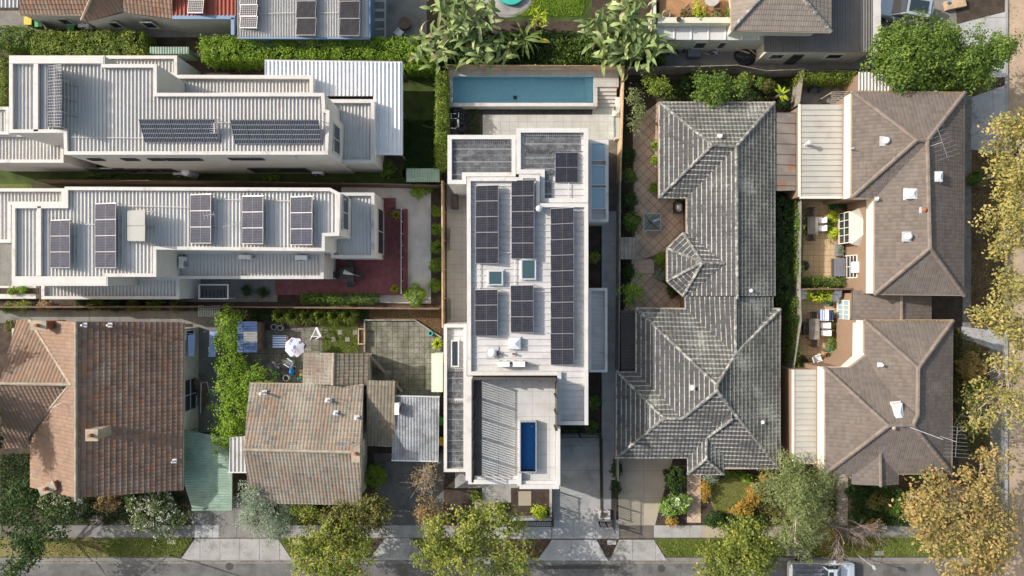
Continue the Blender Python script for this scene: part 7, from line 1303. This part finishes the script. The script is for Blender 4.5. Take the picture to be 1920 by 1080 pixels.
# top gardens: big-leaf clumps and palms
BL = 'big-leaf strelitzia clumps'
for x, y, z, n, l in ((850,40,4.2,34,'huge banana-like clump left of the top lawn'),(815,90,3.2,26,'drooping big-leaf clump over the hedge end'),(890,85,3.4,26,'big-leaf clump beside the pool fence, left'),(905,25,3.6,24,'big-leaf clump at the top edge'),(830,5,4.2,24,'big-leaf clump above the drooping one'),(935,95,2.6,16,'low big-leaf plant behind the pool fence'),(1130,55,4.0,30,'huge banana-like clump right of the top lawn'),(1185,35,3.8,28,'big-leaf clump near the balcony'),(1195,90,3.2,26,'big-leaf clump over the grey fence'),(1150,100,2.8,20,'low big-leaf clump behind the pool fence, right'),(1225,75,3.0,18,'big-leaf clump at the corner of the balcony'),(1175,5,4.0,22,'big-leaf clump at the top edge by the balcony')): fronds('strelitzia', l, x, y, z, int(n*1.9), 1.35, .42, 'l_banana', BL, droop=.85, spread=.62, tilt=(-.5,1.0), variants=9, rag=.45)
fronds('palm', 'feathery palm with one yellow frond behind the pool fence', 985,72,2.4,18,1.7,.28,'l_palm',None,droop=.6,tilt=(-.1,.6),rag=.5); fronds('palm', 'darker palm left of the yellow-fronded palm', 960,85,2.0,16,1.5,.25,'l_palm',None,droop=.6,tilt=(-.1,.6),rag=.5); fronds('cordyline', 'upright yellow-green rosette plant on the top lawn', 1012,35,2.2,40,.8,.12,'l_lime',None,droop=.5,tilt=(0,1.1),spread=.4); fronds('banana_plant', 'small lime banana plant by the leaning fence', 1466,175,1.6,9,.9,.26,'l_lime',None,droop=.5,tilt=(0,.7))
m = MB(); v, f = blade(.95,.3,.8); c = W(1012,76,2.6); o = link('yellow_frond', mk_mesh('yellow_frond', [Vector(p) for p in v], f, M['l_yellow'], [(.95,.9)]*(4*len(f)), True), None, c); o.rotation_euler = (0,-.3,-.2); tag(o, 'single yellow dying frond among the palms', 'leaf')
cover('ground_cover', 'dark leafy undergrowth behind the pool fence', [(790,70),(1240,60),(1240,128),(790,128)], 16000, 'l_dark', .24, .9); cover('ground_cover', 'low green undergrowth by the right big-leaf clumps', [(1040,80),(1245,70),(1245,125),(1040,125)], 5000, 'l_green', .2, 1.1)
# lichen house garden
tree('garden_tree', 'silvery olive tree at the courtyard corner', 'tree', [(1197,215,24,2.4,30),(1190,180,20,2.4)], .6, 3.4, 'l_grey', .14, .3, 15, 2.2, (1197,212), limbs=7); tree('garden_tree', 'pale leafy citrus tree behind the lichen-roofed house', 'tree', [(1240,160,28,2.4,26),(1222,150,20,2.2)], .8, 3.4, 'l_ygreen', .15, .3, 14, 2.0, (1238,160), limbs=8); tree('garden_tree', 'dense green tree overhanging the lichen roof', 'tree', [(1330,165,36,2.9),(1370,155,32,2.9),(1345,180,30,2.8)], 1.0, 4.4, 'l_green', .18, .32, 17, 2.2, (1345,160), limbs=9); tree('garden_tree', 'yellow-green leafy shrub right of the dense tree', 'tree', [(1400,155,22,2)], .5, 2.8, 'l_ygreen', .15, .28, 14, 2.2, (1400,155), limbs=6); tree('garden_tree', 'bushy bright green tree by the side fence, lower courtyard', 'tree', [(1187,545,26,1.9,30)], .4, 2.8, 'l_bright', .16, .28, 16, 2.4, (1185,545), limbs=7)
CG_ = 'courtyard shrubs of the lichen-roofed house'
for x, y, r, mm, l in ((1178,290,14,'l_dark','dark shrub high along the side fence'),(1180,330,13,'l_green','green shrub along the side fence'),(1180,375,15,'l_dark','dark shrub left of the glass table'),(1184,415,17,'l_green','bushy shrub left of the glass table'),(1176,510,14,'l_dark','dark shrub below the small shed'),(1230,272,7,'l_bright','upper clipped shrub at the roof edge'),(1229,300,7,'l_bright','middle clipped shrub at the roof edge'),(1227,352,8,'l_bright','lower clipped shrub at the roof edge'),(1241,488,13,'l_bright','rounded shrub beside the octagonal bay'),(1238,515,10,'l_silver','silvery shrub below the octagonal bay'),(1262,545,12,'l_dark','dark shrub at the bay corner'),(1290,150,12,'l_dark','dark shrub left of the dense tree'),(1440,160,14,'l_olive','olive shrub near the leaning fence'),(1430,150,12,'l_green','green shrub near the leaning fence'),(1470,195,10,'l_dark','dark shrub under the lime banana plant'),(1275,373,8,'l_bright','small shrub behind the steel barbecue')): shrub(l, x, y, r, .5+r*.04, mm, .12, CG_, dens=9)
shrub('white-flowering leafy bush by the neighbour driveway', 1258,950,20,1.2,'l_lily',.15); shrub('second white-flowering bush near the diagonal path', 1280,945,18,1.2,'l_lily',.15); shrub('dark conical shrub by the porch', 1265,900,20,1.3,'l_dark',.14,rpy=24); FB = 'front garden shrubs of the lichen-roofed house'
for x, y, r, ry, mm, l in ((1335,895,14,9,'l_silver','silvery shrub under the porch'),(1375,888,20,8,'l_green','green shrub strip below the front gutter'),(1400,897,12,6,'l_bright','bright shrub at the top of the dry lawn'),(1322,920,7,22,'l_red','narrow rusty shrub left of the dry lawn'),(1415,925,18,22,'l_red','rust-orange shrub right of the dry lawn'),(1395,955,20,14,'l_red','orange shrub low on the dry lawn'),(1437,895,12,10,'l_red','rust shrub at the house corner'),(1340,975,22,16,'l_dark','dark green shrub at the front boundary, left'),(1375,985,22,16,'l_dark','dark green shrub at the front boundary, middle'),(1415,980,22,20,'l_dark','dark green shrub at the front boundary, right'),(1260,978,10,8,'l_red','small rusty shrub at the path end')): shrub(l, x, y, r, 1.0, mm, .13, FB, rpy=ry, dens=8)
# townhouse courtyards
for x, y0, y1, l, mm in ((1498,372,530,'climber hedge along the upper courtyard fence','l_green'),(1492,555,690,'ivy climber along the lower courtyard fence','l_green')): hedge(l, x-6, y0, x+5, y1, 1.7, mm, .12, 90)
hedge('green shrub row at the bottom of the upper courtyard', 1505,522,1584,534,.9,'l_green',.11,110); hedge('lime-green shrub row under the dividing fence', 1515,545,1562,562,1.1,'l_lime',.13,70); LG_ = 'lime shrubs by the bay window'
shrub('upper lime ball shrub by the bay window', 1565,406,10,.8,'l_lime',.08,LG_,dens=16); shrub('lower lime ball shrub by the bay window', 1565,437,10,.8,'l_lime',.08,LG_,dens=16); shrub('dark shrub above the bay window shrubs', 1573,384,18,.9,'l_dark',.12,rpy=9); shrub('low green plants around the lime shrubs', 1557,425,7,.5,'l_green',.1,rpy=26); shrub('green shrub bed by the lower courtyard brick wall, upper', 1563,615,9,.6,'l_olive',.11,rpy=16); shrub('green shrub bed by the lower courtyard brick wall, lower', 1561,645,9,.6,'l_green',.11,rpy=14); shrub('dark shrub at the bottom corner of the lower courtyard', 1505,680,11,.6,'l_dark',.12)
# bottom right gardens
shrub('golden and orange shrub beside the lower townhouse', 1822,690,22,2.2,'l_orange',.17,rpy=26); shrub('bright green shrub under the golden one', 1835,725,16,1.4,'l_bright',.14); tree('garden_tree', 'pale twiggy tree at the lower townhouse corner', 'tree', [(1825,760,30,4),(1820,800,28,3.6)], 1.0, 5.0, 'l_olive', .17, .3, 12, 1.6, (1815,770), 'palebark', 12, .1, twig=4)
for x, y, r, ry, mm, l in ((1610,925,22,16,'l_dark','dark shrub below the porch gable'),(1650,940,26,18,'l_olive','olive shrub in the shaded front garden'),(1690,950,22,20,'l_green','green shrub in the shaded front garden'),(1720,890,18,8,'l_green','green shrub under the lower townhouse gutter'),(1600,880,6,6,'l_red','small red-leafed shrub by the carport'),(1640,985,20,10,'l_brown','brown low shrub near the bare tree'),(1560,1000,22,14,'l_red','orange low shrub under the bare tree')): shrub(l, x, y, r, .9, mm, .13, 'shrubs in front of the lower townhouse', rpy=ry, dens=8)
shrub('dark conifer shrub at the garage corner', 1778,150,18,1.6,'l_dark',.16,rpy=22); shrub('green fern clump in the shaded right verge', 1828,335,12,.6,'l_green',.16)

# litter in gutters and along the kerb
cover('fallen_leaves', 'leaf litter along the bottom kerb, right', [(1160,1047),(1880,1046),(1880,1056),(1160,1054)], 1500, 'l_red', .1, .02, -.13); cover('fallen_leaves', 'leaf litter along the bottom kerb, left', [(40,1047),(1000,1047),(1000,1053),(40,1054)], 1500, 'l_brown', .1, .02, -.13)
cover('fallen_leaves', 'scattered leaves on the footpath and driveways', [(340,985),(1300,985),(1300,1045),(340,1045)], 500, 'l_orange', .11, .015, .035); cover('fallen_leaves', 'leaves blown over the laneway', [(1890,0),(1920,0),(1920,1080),(1890,1080)], 700, 'l_orange', .12, .02, -.12)
cover('fallen_leaves', 'rusty leaf debris in the top gutter of the upper townhouse', [(1600,171),(1806,173),(1806,175),(1600,173)], 420, 'l_red', .09, .04, 4.93); cover('fallen_leaves', 'rusty leaf debris in the top gutter of the lower townhouse', [(1623,600),(1785,600),(1785,602),(1623,602)], 380, 'l_red', .09, .04, 4.93)
for x, y, l in ((430,1062,'round iron cover in the road, left'),(1240,1066,'round iron cover in the road, middle right')): MB().cyl(W(x,y,-.15), .3, .02, 20).solo('manhole_cover', M['charcoal'], l, 'manhole cover', 'iron covers in the road')

cover('moss', 'green moss growing in the joints of the old square pavers', [(690,602),(778,602),(824,636),(824,735),(690,735)], 2600, 'l_grass', .05, .012, .028); cover('moss', 'moss and weeds between the backyard pavers', [(458,625),(604,615),(604,720),(458,730)], 1200, 'l_olive', .05, .012, .024)

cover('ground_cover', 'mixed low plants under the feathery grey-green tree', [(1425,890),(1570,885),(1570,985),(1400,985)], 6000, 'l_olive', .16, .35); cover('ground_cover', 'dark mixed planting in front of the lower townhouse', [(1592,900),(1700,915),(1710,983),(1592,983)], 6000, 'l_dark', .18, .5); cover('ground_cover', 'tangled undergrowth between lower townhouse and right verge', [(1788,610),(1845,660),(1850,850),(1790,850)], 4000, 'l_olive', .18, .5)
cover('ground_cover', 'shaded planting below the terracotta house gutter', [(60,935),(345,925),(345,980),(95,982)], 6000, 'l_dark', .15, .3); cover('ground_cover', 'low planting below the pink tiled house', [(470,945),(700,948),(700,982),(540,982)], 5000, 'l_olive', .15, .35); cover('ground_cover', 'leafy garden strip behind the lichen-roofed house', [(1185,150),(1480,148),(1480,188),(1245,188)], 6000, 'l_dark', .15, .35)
